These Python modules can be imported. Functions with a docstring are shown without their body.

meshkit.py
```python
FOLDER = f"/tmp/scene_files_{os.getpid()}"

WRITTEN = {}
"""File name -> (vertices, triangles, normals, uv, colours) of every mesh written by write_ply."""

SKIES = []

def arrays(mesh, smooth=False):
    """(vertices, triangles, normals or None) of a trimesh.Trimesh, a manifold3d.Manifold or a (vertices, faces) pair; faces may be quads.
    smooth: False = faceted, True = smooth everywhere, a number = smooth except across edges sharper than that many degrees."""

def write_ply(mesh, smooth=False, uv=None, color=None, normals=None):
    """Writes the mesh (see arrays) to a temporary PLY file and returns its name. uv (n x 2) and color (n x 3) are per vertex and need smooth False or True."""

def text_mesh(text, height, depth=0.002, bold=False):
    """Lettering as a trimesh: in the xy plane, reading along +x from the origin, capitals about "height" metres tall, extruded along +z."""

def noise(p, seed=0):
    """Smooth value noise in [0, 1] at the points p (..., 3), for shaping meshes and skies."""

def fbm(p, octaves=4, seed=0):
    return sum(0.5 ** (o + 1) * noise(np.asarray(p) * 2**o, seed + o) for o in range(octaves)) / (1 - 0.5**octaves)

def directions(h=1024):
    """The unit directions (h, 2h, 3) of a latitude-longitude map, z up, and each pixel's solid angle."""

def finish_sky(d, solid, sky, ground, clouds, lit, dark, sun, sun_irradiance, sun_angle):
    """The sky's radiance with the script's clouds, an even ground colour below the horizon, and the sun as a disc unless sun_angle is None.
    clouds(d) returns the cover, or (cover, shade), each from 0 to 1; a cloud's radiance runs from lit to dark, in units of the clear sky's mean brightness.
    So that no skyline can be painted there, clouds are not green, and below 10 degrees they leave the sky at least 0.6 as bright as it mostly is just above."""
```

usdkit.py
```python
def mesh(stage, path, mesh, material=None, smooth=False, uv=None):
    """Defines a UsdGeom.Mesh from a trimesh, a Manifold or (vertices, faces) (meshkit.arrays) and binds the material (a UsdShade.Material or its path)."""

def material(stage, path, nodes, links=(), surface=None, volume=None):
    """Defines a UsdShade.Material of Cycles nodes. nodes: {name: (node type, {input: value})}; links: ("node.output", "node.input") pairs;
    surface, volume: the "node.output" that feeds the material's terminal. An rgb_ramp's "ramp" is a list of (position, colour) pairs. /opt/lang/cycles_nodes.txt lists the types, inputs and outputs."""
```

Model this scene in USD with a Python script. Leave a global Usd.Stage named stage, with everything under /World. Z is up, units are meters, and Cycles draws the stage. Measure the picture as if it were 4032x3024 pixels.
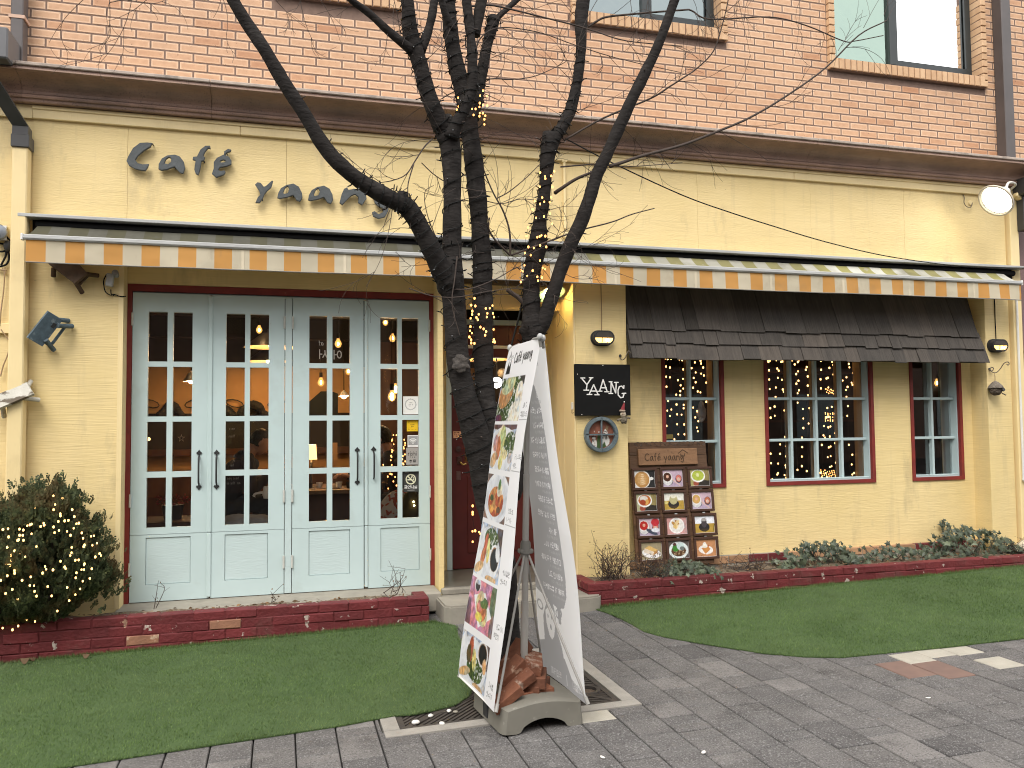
import math, random
import numpy as np
import trimesh
import shapely
from shapely.geometry import Polygon, LineString, Point, MultiPolygon, box as sbox
from shapely.ops import unary_union
from shapely import affinity
import manifold3d as m3
import meshkit, usdkit
from pxr import Usd, UsdGeom, UsdLux, UsdShade, Gf, Sdf, Vt

stage = Usd.Stage.CreateInMemory()
UsdGeom.SetStageUpAxis(stage, UsdGeom.Tokens.z)
UsdGeom.SetStageMetersPerUnit(stage, 1.0)
UsdGeom.Xform.Define(stage, '/World')
UsdGeom.Scope.Define(stage, '/World/Looks')

# ------------------------------------------------------------------ camera, sky, sun, exposure
EXPOSURE = 1.76
SKY = 0.15
SUN = 0.22
SUN_EL, SUN_AZ = math.radians(52), math.radians(212)      # azimuth from +y towards +x
CAM = np.array([0.0, -6.5, 1.55])
FPX = 3263.0
YAW, PITCH, ROLL = np.radians([15.632, 2.820, -0.545])
_f = np.array([math.sin(YAW) * math.cos(PITCH), math.cos(YAW) * math.cos(PITCH), math.sin(PITCH)])
_r = np.array([math.cos(YAW), -math.sin(YAW), 0.0])
_u = np.cross(_r, _f)
_r, _u = _r * math.cos(ROLL) + _u * math.sin(ROLL), -_r * math.sin(ROLL) + _u * math.cos(ROLL)
cam = UsdGeom.Camera.Define(stage, '/World/camera')
cam.CreateHorizontalApertureAttr(36.0)
cam.CreateVerticalApertureAttr(27.0)
cam.CreateFocalLengthAttr(36.0 * FPX / 4032.0)
cam.CreateClippingRangeAttr(Gf.Vec2f(0.05, 300))
cam.CreateExposureAttr(EXPOSURE)
cam.AddTransformOp().Set(Gf.Matrix4d(*_r, 0, *_u, 0, *(-_f), 0, *CAM, 1))

sun_dir = np.array([math.sin(SUN_AZ) * math.cos(SUN_EL), math.cos(SUN_AZ) * math.cos(SUN_EL), math.sin(SUN_EL)])
skym = usdkit.material(stage, '/World/Looks/sky_look', {
    'tc': ('texture_coordinate', {}),
    's': ('sky_texture', {'sky_type': 'single_scattering', 'sun_disc': False, 'sun_elevation': SUN_EL, 'sun_rotation': SUN_AZ, 'aerosol_density': 3.0}),
    'cr': ('rgb_ramp', {'ramp': [(.3, (.78, .785, .80)), (.7, (1.0, .985, .965))]}),
    'tint': ('mix_color', {'blend_type': 'multiply', 'fac': 1.0, 'b': (4.6, 4.6, 4.6), 'use_clamp': False}),
    'n': ('noise_texture', {'scale': 2.2, 'detail': 5.0}),
    'mr': ('map_range', {'from_min': 0.3, 'from_max': 0.7, 'to_min': 0.86, 'to_max': 0.98, 'clamp': True}),
    'mx': ('mix_color', {'use_clamp': False}),
    'b': ('background_shader', {'strength': SKY})},
    [('tc.generated', 'n.vector'), ('n.fac', 'mr.value'), ('n.fac', 'cr.fac'), ('cr.color', 'tint.a'), ('mr.result', 'mx.fac'),
     ('s.color', 'mx.a'), ('tint.result', 'mx.b'), ('mx.result', 'b.color')], surface='b.background')
dome = UsdLux.DomeLight.Define(stage, '/World/sky')
UsdShade.MaterialBindingAPI.Apply(dome.GetPrim()).Bind(skym)
dome.GetPrim().SetCustomDataByKey('kind', 'structure')
sun = UsdLux.DistantLight.Define(stage, '/World/sun')
sun.CreateNormalizeAttr(True)
sun.CreateIntensityAttr(SUN)
sun.CreateAngleAttr(28.0)
sun.CreateColorAttr(Gf.Vec3f(1.0, 0.965, 0.91))
zax = sun_dir; xax = np.cross([0, 0, 1.0], zax); xax /= np.linalg.norm(xax); yax = np.cross(zax, xax)
sun.AddTransformOp().Set(Gf.Matrix4d(*xax, 0, *yax, 0, *zax, 0, 0, 0, 20, 1))

# ------------------------------------------------------------------ helpers
rng = np.random.default_rng(7)
random.seed(7)
_names = {}
_off = {}


def ray(px, py):
    return _f + _r * (px - 2016) / FPX - _u * (py - 1512) / FPX


def PY(px, py, y=0.0):
    """where the line of sight through a point of the photograph meets the plane y"""
    d = ray(px, py)
    t = (y - CAM[1]) / d[1]
    return CAM + d * t


def gz(x, y):
    return 0.077 + 0.0215 * x + 0.008 * y


def PG(px, py):
    d = ray(px, py)
    t = (0.077 + 0.008 * CAM[1] - CAM[2]) / (d[2] - 0.0215 * d[0] - 0.008 * d[1])
    return CAM + d * t


def proj(p):
    q = np.asarray(p, float) - CAM
    z = q @ _f
    return 2016 + FPX * (q @ _r) / z, 1512 - FPX * (q @ _u) / z


def XW(lat, Z, h):
    """a point measured as (sideways, ahead) from the camera and its height"""
    return np.array([lat * math.cos(YAW) + Z * math.sin(YAW), CAM[1] - lat * math.sin(YAW) + Z * math.cos(YAW), h])


def uniq(parent, name):
    k = (parent, name)
    n = _names.get(k, 0)
    _names[k] = n + 1
    return f'{parent}/{name}' + (f'_{n:03d}' if n else '')


def tag(p, label=None, cat=None, group=None, kind=None):
    p = p.GetPrim() if hasattr(p, 'GetPrim') else p
    for k, v in (('label', label), ('category', cat), ('group', group), ('kind', kind)):
        if v:
            p.SetCustomDataByKey(k, v)
    return p


def path_of(parent):
    return '/World' if parent is None else str(parent.GetPath())


def thing(name, label=None, cat=None, group=None, kind=None, loc=(0, 0, 0)):
    """an Xform at the thing's base; its parts are given in world coordinates and moved under it by obj()"""
    x = UsdGeom.Xform.Define(stage, uniq('/World', name))
    if tuple(loc) != (0, 0, 0):
        x.AddTranslateOp().Set(Gf.Vec3d(*map(float, loc)))
        _off[str(x.GetPath())] = np.asarray(loc, float)
    return tag(x, label, cat, group, kind)


def join(ms):
    V, Fc, o = [], [], 0
    for m in ms:
        v, f = (np.asarray(m.vertices), np.asarray(m.faces)) if hasattr(m, 'vertices') else (np.asarray(m[0], float), np.asarray(m[1], int))
        if f.shape[1] == 4:
            f = np.vstack([f[:, [0, 1, 2]], f[:, [0, 2, 3]]])
        V.append(v); Fc.append(f + o); o += len(v)
    return np.vstack(V), np.vstack(Fc)


def obj(name, mesh, mat, parent=None, label=None, cat=None, group=None, kind=None, smooth=False, pv=None, cd=None):
    """one Mesh prim; pv {primvar: array per vertex or a number}; cd vertex colours (flat print)"""
    if isinstance(mesh, list):
        mesh = join(mesh)
    if hasattr(mesh, 'vertices'):
        mesh = (np.asarray(mesh.vertices), np.asarray(mesh.faces))
    if parent is not None:
        o = _off.get('/'.join(path_of(parent).split('/')[:3]))
        if o is not None:
            mesh = (np.asarray(mesh[0], float) - o, mesh[1])
    m = usdkit.mesh(stage, uniq(path_of(parent), name), mesh, mat, smooth=smooth)
    api = UsdGeom.PrimvarsAPI(m)
    n = len(m.GetPointsAttr().Get())
    for k, v in (pv or {}).items():
        v = np.broadcast_to(np.asarray(v, float), (n,)) if np.ndim(v) < 2 else np.asarray(v, float)
        if v.ndim == 1:
            api.CreatePrimvar(k, Sdf.ValueTypeNames.FloatArray, 'vertex').Set(Vt.FloatArray.FromNumpy(np.ascontiguousarray(v, np.float32)))
        else:
            api.CreatePrimvar(k, Sdf.ValueTypeNames.Float3Array, 'vertex').Set(Vt.Vec3fArray.FromNumpy(np.ascontiguousarray(v, np.float32)))
    if cd is not None:
        api.CreatePrimvar('ink', Sdf.ValueTypeNames.Color3fArray, 'vertex').Set(Vt.Vec3fArray.FromNumpy(np.ascontiguousarray(cd, np.float32)))
    return tag(m, label, cat, group, kind)


def copy_of(src, name, loc=(0, 0, 0), rz=0.0, label=None, cat=None, group=None):
    t = UsdGeom.Xform.Define(stage, uniq('/World', name))
    t.AddTranslateOp().Set(Gf.Vec3d(*map(float, loc))); t.AddRotateZOp().Set(float(rz))
    t.GetPrim().GetReferences().AddInternalReference(src.GetPath())
    t.GetPrim().SetInstanceable(True)
    return tag(t, label, cat, group)


# ---- shapes
def bx(x0, x1, y0, y1, z0, z1, b=0.0):
    """box, its edges chamfered by b"""
    x0, x1 = min(x0, x1), max(x0, x1); y0, y1 = min(y0, y1), max(y0, y1); z0, z1 = min(z0, z1), max(z0, z1)
    if not b:
        return trimesh.creation.box(bounds=[[x0, y0, z0], [x1, y1, z1]])
    b = min(b, 0.45 * min(x1 - x0, y1 - y0, z1 - z0))
    P = []
    for sx in (0, 1):
        for sy in (0, 1):
            for sz in (0, 1):
                X, Y, Z = (x0, x1)[sx], (y0, y1)[sy], (z0, z1)[sz]
                dx, dy, dz = b * (1 - 2 * sx), b * (1 - 2 * sy), b * (1 - 2 * sz)
                P += [(X, Y + dy, Z + dz), (X + dx, Y, Z + dz), (X + dx, Y + dy, Z)]
    return hull(P)


def hull(P):
    m = m3.Manifold.hull_points(np.asarray(P, float))
    mm = m.to_mesh()
    return np.asarray(mm.vert_properties[:, :3], float), np.asarray(mm.tri_verts, int)


def xf(mesh, rot=None, loc=(0, 0, 0), scale=1.0):
    v, f = (np.asarray(mesh.vertices), np.asarray(mesh.faces)) if hasattr(mesh, 'vertices') else mesh
    v = np.asarray(v, float) * scale
    if rot is not None:
        v = v @ np.asarray(rot).T
    return v + np.asarray(loc, float), f


def rotm(axis, deg):
    a = math.radians(deg); c, s = math.cos(a), math.sin(a)
    return np.array({'x': [[1, 0, 0], [0, c, -s], [0, s, c]], 'y': [[c, 0, s], [0, 1, 0], [-s, 0, c]], 'z': [[c, -s, 0], [s, c, 0], [0, 0, 1]]}[axis])


def brick_mesh(w, h, d, b=0.004, jit=None):
    """a brick lying against a wall: face at y=0 looking to -y, lower left corner at the origin, depth d, front edges bevelled"""
    v = []
    for y, i in ((d, 0), (b, 0), (0, b)):
        v += [(i, y, i), (w - i, y, i), (w - i, y, h - i), (i, y, h - i)]
    v = np.array(v, float)
    f = []
    for a in (0, 4):
        for k in range(4):
            k2 = (k + 1) % 4
            f.append((a + k, a + k2, a + 4 + k2, a + 4 + k)[::-1])
    f.append((8, 9, 10, 11))
    f = np.array(f)
    f = np.vstack([f[:, [0, 1, 2]], f[:, [0, 2, 3]]])
    return v, f


def tube(pts, rad, n=8, caps=True, wob=0.0, seed=0):
    pts = np.asarray(pts, float)
    k = len(pts)
    rad = np.broadcast_to(np.asarray(rad, float), (k,))
    tan = np.gradient(pts, axis=0) if k > 1 else None
    tan /= np.maximum(np.linalg.norm(tan, axis=1, keepdims=True), 1e-9)
    ref = np.array([0, 0, 1.0]) if abs(tan[0][2]) < 0.9 else np.array([1.0, 0, 0])
    a = np.cross(ref, tan[0]); a /= np.linalg.norm(a)
    V = []
    ang = np.arange(n) / n * 2 * math.pi
    for i in range(k):
        a = a - tan[i] * (a @ tan[i]); a /= max(np.linalg.norm(a), 1e-9)
        b = np.cross(tan[i], a)
        r = rad[i]
        ring = pts[i] + (np.cos(ang)[:, None] * a + np.sin(ang)[:, None] * b) * r
        if wob:
            nn = meshkit.noise(ring * (0.55 / max(rad.max(), 1e-3)) + seed * 7.3, seed) - 0.5
            nn2 = meshkit.noise(ring * (2.0 / max(rad.max(), 1e-3)) + seed * 3.1, seed + 5) - 0.5
            ring = pts[i] + (ring - pts[i]) * (1 + wob * (1.4 * nn + 0.7 * nn2))[:, None]
        V.append(ring)
    V = np.vstack(V)
    Fq = []
    for i in range(k - 1):
        for j in range(n):
            j2 = (j + 1) % n
            Fq.append((i * n + j, i * n + j2, (i + 1) * n + j2, (i + 1) * n + j))
    Fq = np.array(Fq)
    T = np.vstack([Fq[:, [0, 1, 2]], Fq[:, [0, 2, 3]]])
    if caps:
        V = np.vstack([V, pts[0], pts[-1]])
        c0, c1 = k * n, k * n + 1
        T = np.vstack([T, [(c0, (j + 1) % n, j) for j in range(n)], [(c1, (k - 1) * n + j, (k - 1) * n + (j + 1) % n) for j in range(n)]])
    return V, T


def spline(pts, m=8):
    """Catmull-Rom through rows of numbers"""
    P = np.asarray(pts, float)
    if len(P) < 3:
        t = np.linspace(0, 1, m + 1)[:, None]
        return P[0] * (1 - t) + P[-1] * t
    Q = np.vstack([2 * P[0] - P[1], P, 2 * P[-1] - P[-2]])
    out = []
    for i in range(1, len(Q) - 2):
        for t in np.arange(m) / m:
            out.append(0.5 * ((2 * Q[i]) + (-Q[i - 1] + Q[i + 1]) * t + (2 * Q[i - 1] - 5 * Q[i] + 4 * Q[i + 1] - Q[i + 2]) * t * t + (-Q[i - 1] + 3 * Q[i] - 3 * Q[i + 1] + Q[i + 2]) * t ** 3))
    out.append(P[-1])
    return np.array(out)


def lathe(prof, n=24, loc=(0, 0, 0), rot=None):
    prof = np.asarray(prof, float)
    ang = np.arange(n) / n * 2 * math.pi
    V = np.array([(r * math.cos(a), r * math.sin(a), z) for r, z in prof for a in ang])
    Fq = []
    for i in range(len(prof) - 1):
        for j in range(n):
            j2 = (j + 1) % n
            Fq.append((i * n + j, i * n + j2, (i + 1) * n + j2, (i + 1) * n + j))
    return xf((V, np.array(Fq)), rot, loc) if rot is not None or tuple(loc) != (0, 0, 0) else (V, np.array(Fq))


def tri(m):
    v, f = m
    f = np.asarray(f)
    return (v, np.vstack([f[:, [0, 1, 2]], f[:, [0, 2, 3]]])) if f.shape[1] == 4 else m


def ext(poly, h):
    polys = list(poly.geoms) if hasattr(poly, 'geoms') else [poly]
    return join([trimesh.creation.extrude_polygon(p, h, engine='earcut') for p in polys if p.area > 1e-9])


XZ = np.array([[1, 0, 0], [0, 0, -1], [0, 1, 0]], float)      # local (x, y, z) -> (x, -z, y): a drawing stands up, its depth comes towards -y


def upright(poly, depth, y):
    """a drawing in (x, z) made solid: its back on the plane y, its face depth nearer to the street"""
    v, f = ext(poly, depth)
    return np.c_[v[:, 0], y - v[:, 2], v[:, 1]], f


def ball(c, r, n=1, sc=(1, 1, 1)):
    m = trimesh.creation.icosphere(subdivisions=n, radius=1.0)
    return np.asarray(m.vertices) * r * np.asarray(sc) + np.asarray(c), np.asarray(m.faces)


def strokes(lines, w, res=6):
    return unary_union([LineString(l).buffer(w / 2, quad_segs=res) for l in lines if len(l) > 1])


# ---- lettering drawn stroke by stroke
_JA = {
    'ㄱ': [[(0, 1), (1, 1), (.85, 0)]], 'ㄴ': [[(0, 1), (0, 0), (1, 0)]], 'ㄷ': [[(1, 1), (0, 1), (0, 0), (1, 0)]],
    'ㄹ': [[(0, 1), (1, 1), (1, .5), (0, .5), (0, 0), (1, 0)]], 'ㅁ': [[(0, 0), (0, 1), (1, 1), (1, 0), (0, 0)]],
    'ㅂ': [[(0, 1), (0, 0), (1, 0), (1, 1)], [(0, .55), (1, .55)]], 'ㅅ': [[(.5, 1), (.4, .5), (0, 0)], [(.45, .6), (1, 0)]],
    'ㅇ': [[(.5 + .5 * math.cos(a), .5 + .5 * math.sin(a)) for a in np.linspace(0, 2 * math.pi, 13)]],
    'ㅈ': [[(0, 1), (1, 1)], [(.5, 1), (0, 0)], [(.45, .6), (1, 0)]], 'ㅊ': [[(.3, 1), (.7, 1)], [(0, .8), (1, .8)], [(.5, .8), (0, 0)], [(.45, .5), (1, 0)]],
    'ㅋ': [[(0, 1), (1, 1), (.85, 0)], [(0, .55), (.95, .55)]], 'ㅌ': [[(1, 1), (0, 1), (0, 0), (1, 0)], [(0, .5), (.9, .5)]],
    'ㅍ': [[(0, 1), (1, 1)], [(0, 0), (1, 0)], [(.25, 1), (.25, 0)], [(.75, 1), (.75, 0)]],
    'ㅎ': [[(.3, 1), (.7, 1)], [(0, .78), (1, .78)], [(.5 + .4 * math.cos(a), .3 + .3 * math.sin(a)) for a in np.linspace(0, 2 * math.pi, 11)]]}
_LEAD = ['ㄱ', 'ㄱㄱ', 'ㄴ', 'ㄷ', 'ㄷㄷ', 'ㄹ', 'ㅁ', 'ㅂ', 'ㅂㅂ', 'ㅅ', 'ㅅㅅ', 'ㅇ', 'ㅈ', 'ㅈㅈ', 'ㅊ', 'ㅋ', 'ㅌ', 'ㅍ', 'ㅎ']
_TAIL = ['', 'ㄱ', 'ㄱㄱ', 'ㄱㅅ', 'ㄴ', 'ㄴㅈ', 'ㄴㅎ', 'ㄷ', 'ㄹ', 'ㄹㄱ', 'ㄹㅁ', 'ㄹㅂ', 'ㄹㅅ', 'ㄹㅌ', 'ㄹㅍ', 'ㄹㅎ', 'ㅁ', 'ㅂ', 'ㅂㅅ', 'ㅅ', 'ㅅㅅ', 'ㅇ', 'ㅈ', 'ㅊ', 'ㅋ', 'ㅌ', 'ㅍ', 'ㅎ']
_V = {'a': [[(.2, 1), (.2, 0)], [(.2, .5), (1, .5)]], 'e': [[(.3, 1), (.3, 0)], [(.3, .5), (.8, .5)], [(.8, 1), (.8, 0)]], 'ya': [[(.2, 1), (.2, 0)], [(.2, .65), (1, .65)], [(.2, .35), (1, .35)]],
      'yae': [[(.3, 1), (.3, 0)], [(.3, .65), (.8, .65)], [(.3, .35), (.8, .35)], [(.8, 1), (.8, 0)]], 'eo': [[(.8, 1), (.8, 0)], [(.8, .5), (0, .5)]], 'ei': [[(.5, 1), (.5, 0)], [(.5, .5), (0, .5)], [(1, 1), (1, 0)]],
      'yeo': [[(.8, 1), (.8, 0)], [(.8, .65), (0, .65)], [(.8, .35), (0, .35)]], 'ye': [[(.5, 1), (.5, 0)], [(.5, .65), (0, .65)], [(.5, .35), (0, .35)], [(1, 1), (1, 0)]], 'i': [[(.6, 1), (.6, 0)]],
      'o': [[(0, .2), (1, .2)], [(.5, .2), (.5, 1)]], 'yo': [[(0, .2), (1, .2)], [(.3, .2), (.3, 1)], [(.7, .2), (.7, 1)]], 'u': [[(0, .8), (1, .8)], [(.5, .8), (.5, 0)]],
      'yu': [[(0, .8), (1, .8)], [(.3, .8), (.3, 0)], [(.7, .8), (.7, 0)]], 'eu': [[(0, .5), (1, .5)]]}
_VOW = ['a', 'e', 'ya', 'yae', 'eo', 'ei', 'yeo', 'ye', 'o', 'o+a', 'o+e', 'o+i', 'yo', 'u', 'u+eo', 'u+ei', 'u+i', 'yu', 'eu', 'eu+i', 'i']
_LAT = {
    'A': ([[(0, 0), (.5, 1), (1, 0)], [(.2, .38), (.8, .38)]], .8), 'Y': ([[(0, 1), (.5, .5), (1, 1)], [(.5, .5), (.5, 0)]], .8), 'N': ([[(0, 0), (0, 1), (1, 0), (1, 1)]], .75),
    'G': ([[(.95, .8), (.7, 1), (.3, 1), (0, .65), (0, .3), (.3, 0), (.75, 0), (1, .25), (1, .45), (.6, .45)]], .8), 'C': ([[(1, .85), (.6, 1), (.2, .85), (0, .5), (.15, .15), (.55, 0), (1, .12)]], .7),
    'a': ([[(.85, .6), (.4, .62), (.05, .35), (.15, .05), (.5, .05), (.85, .6), (.85, .2), (1, 0)]], .6), 'f': ([[(.9, .95), (.6, 1), (.4, .8), (.4, 0)], [(.05, .6), (.8, .6)]], .45),
    'e': ([[(.05, .33), (.9, .38), (.8, .6), (.4, .62), (.05, .35), (.2, .03), (.9, .1)]], .55), 'y': ([[(0, .6), (.45, .1)], [(.95, .6), (.3, -.3)]], .55), 'n': ([[(.05, 0), (.1, .6)], [(.1, .4), (.5, .62), (.85, .5), (.9, 0)]], .6),
    'g': ([[(.85, .6), (.3, .6), (.05, .35), (.3, .08), (.85, .55), (.85, -.1), (.5, -.32), (.1, -.2)]], .6), 'r': ([[(.1, .62), (.1, 0)], [(.1, .4), (.5, .62), (.8, .6)]], .4), 'i': ([[(.5, .62), (.5, 0)], [(.5, .85), (.5, .95)]], .25),
    's': ([[(.85, .55), (.4, .62), (.1, .48), (.8, .18), (.5, 0), (.05, .08)]], .5), 'h': ([[(.1, 1), (.1, 0)], [(.1, .4), (.5, .62), (.9, .5), (.9, 0)]], .55), 't': ([[(.4, .9), (.4, .1), (.8, 0)], [(0, .6), (.85, .6)]], .4),
    'é': ([[(.05, .33), (.9, .38), (.8, .6), (.4, .62), (.05, .35), (.2, .03), (.9, .1)], [(.4, .78), (.75, .98)]], .55), 'T': ([[(0, 1), (1, 1)], [(.5, 1), (.5, 0)]], .7), 'E': ([[(1, 1), (0, 1), (0, 0), (1, 0)], [(0, .5), (.8, .5)]], .6)}


def _put(lines, x, y, w, h):
    return [[(x + a * w, y + b * h) for a, b in l] for l in lines]


def text_lines(s, size):
    """the strokes of a line of writing, its lower left corner at the origin, and its length"""
    out, x = [], 0.0
    for ch in s:
        c = ord(ch) - 0xAC00
        if ch == ' ':
            x += 0.4; continue
        if 0 <= c < 11172:
            L, Vw, T = _LEAD[c // 588], _VOW[c % 588 // 28], _TAIL[c % 28]
            b = .38 if T else 0
            g = []
            hz, _, vt = Vw.partition('+')
            if hz in ('o', 'yo', 'u', 'yu', 'eu'):
                w = .5 if vt else .7
                for i, q in enumerate(L):
                    g += _put(_JA[q], .05 + i * w / len(L), b + (1 - b) * .55, w / len(L) * .9, (1 - b) * .42)
                g += _put(_V[hz], 0, b + (1 - b) * .05, .62 if vt else .85, (1 - b) * .42)
                if vt:
                    g += _put(_V[vt], .68, b, .22, 1 - b)
            else:
                for i, q in enumerate(L):
                    g += _put(_JA[q], .02 + i * .48 / len(L), b + (1 - b) * .12, .46 / len(L), (1 - b) * .8)
                g += _put(_V[hz], .58, b, .32, 1 - b)
            for i, q in enumerate(T):
                g += _put(_JA[q], .12 + i * .7 / len(T), 0, .66 / len(T), .3)
            out += [[(x + a, y) for a, y in l] for l in g]
            x += 1.0
        elif ch in _LAT:
            l, w = _LAT[ch]
            out += _put(l, x, 0, w * .85, 1); x += w + .05
        else:
            x += .3
    return [[(a * size, b * size) for a, b in l] for l in out], x * size


def text_poly(s, size, weight=.1, at=(0, 0), mirror=False, center=False):
    l, w = text_lines(s, size)
    p = strokes(l, size * weight, 2)
    if center:
        p = affinity.translate(p, -w / 2, 0)
    if mirror:
        p = affinity.scale(p, -1, 1, origin=(0, 0))
    return affinity.translate(p, *at)


# ---- flat print: a fine sheet whose points carry the ink
def sheet(w, h, step, layers, base=(.8, .8, .8), place=None, grain=0.0, seed=0):
    nx, ny = max(2, int(w / step)), max(2, int(h / step))
    X, Y = np.meshgrid(np.linspace(0, w, nx + 1), np.linspace(0, h, ny + 1))
    x, y = X.ravel(), Y.ravel()
    col = np.tile(np.asarray(base, float), (len(x), 1))
    for geom, c in layers:
        x0, y0, x1, y1 = geom.bounds
        idx = np.nonzero((x >= x0) & (x <= x1) & (y >= y0) & (y <= y1))[0]
        if not len(idx):
            continue
        shapely.prepare(geom)
        idx = idx[shapely.contains_xy(geom, x[idx], y[idx])]
        if callable(c):
            col[idx] = c(x[idx], y[idx])
        else:
            col[idx] = c
    if grain:
        nz = meshkit.noise(np.c_[x * 90, y * 90, x * 0 + seed], seed) - .5
        col = col * (1 + grain * nz)[:, None]
    i = np.arange((nx + 1) * (ny + 1)).reshape(ny + 1, nx + 1)
    q = np.c_[i[:-1, :-1].ravel(), i[:-1, 1:].ravel(), i[1:, 1:].ravel(), i[1:, :-1].ravel()]
    v = np.c_[x, y, x * 0] if place is None else place(x, y)
    return (v, np.vstack([q[:, [0, 1, 2]], q[:, [0, 2, 3]]])), np.clip(col, 0, 1)


def ell(cx, cy, a, b, rot=0):
    return affinity.rotate(affinity.scale(Point(cx, cy).buffer(1.0, quad_segs=10), a, b, origin=(cx, cy)), rot, origin=(cx, cy))


def lin(h):
    c = np.array([int(h[i:i + 2], 16) for i in (1, 3, 5)]) / 255.0
    return tuple(np.where(c < .04045, c / 12.92, ((c + .055) / 1.055) ** 2.4))


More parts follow.
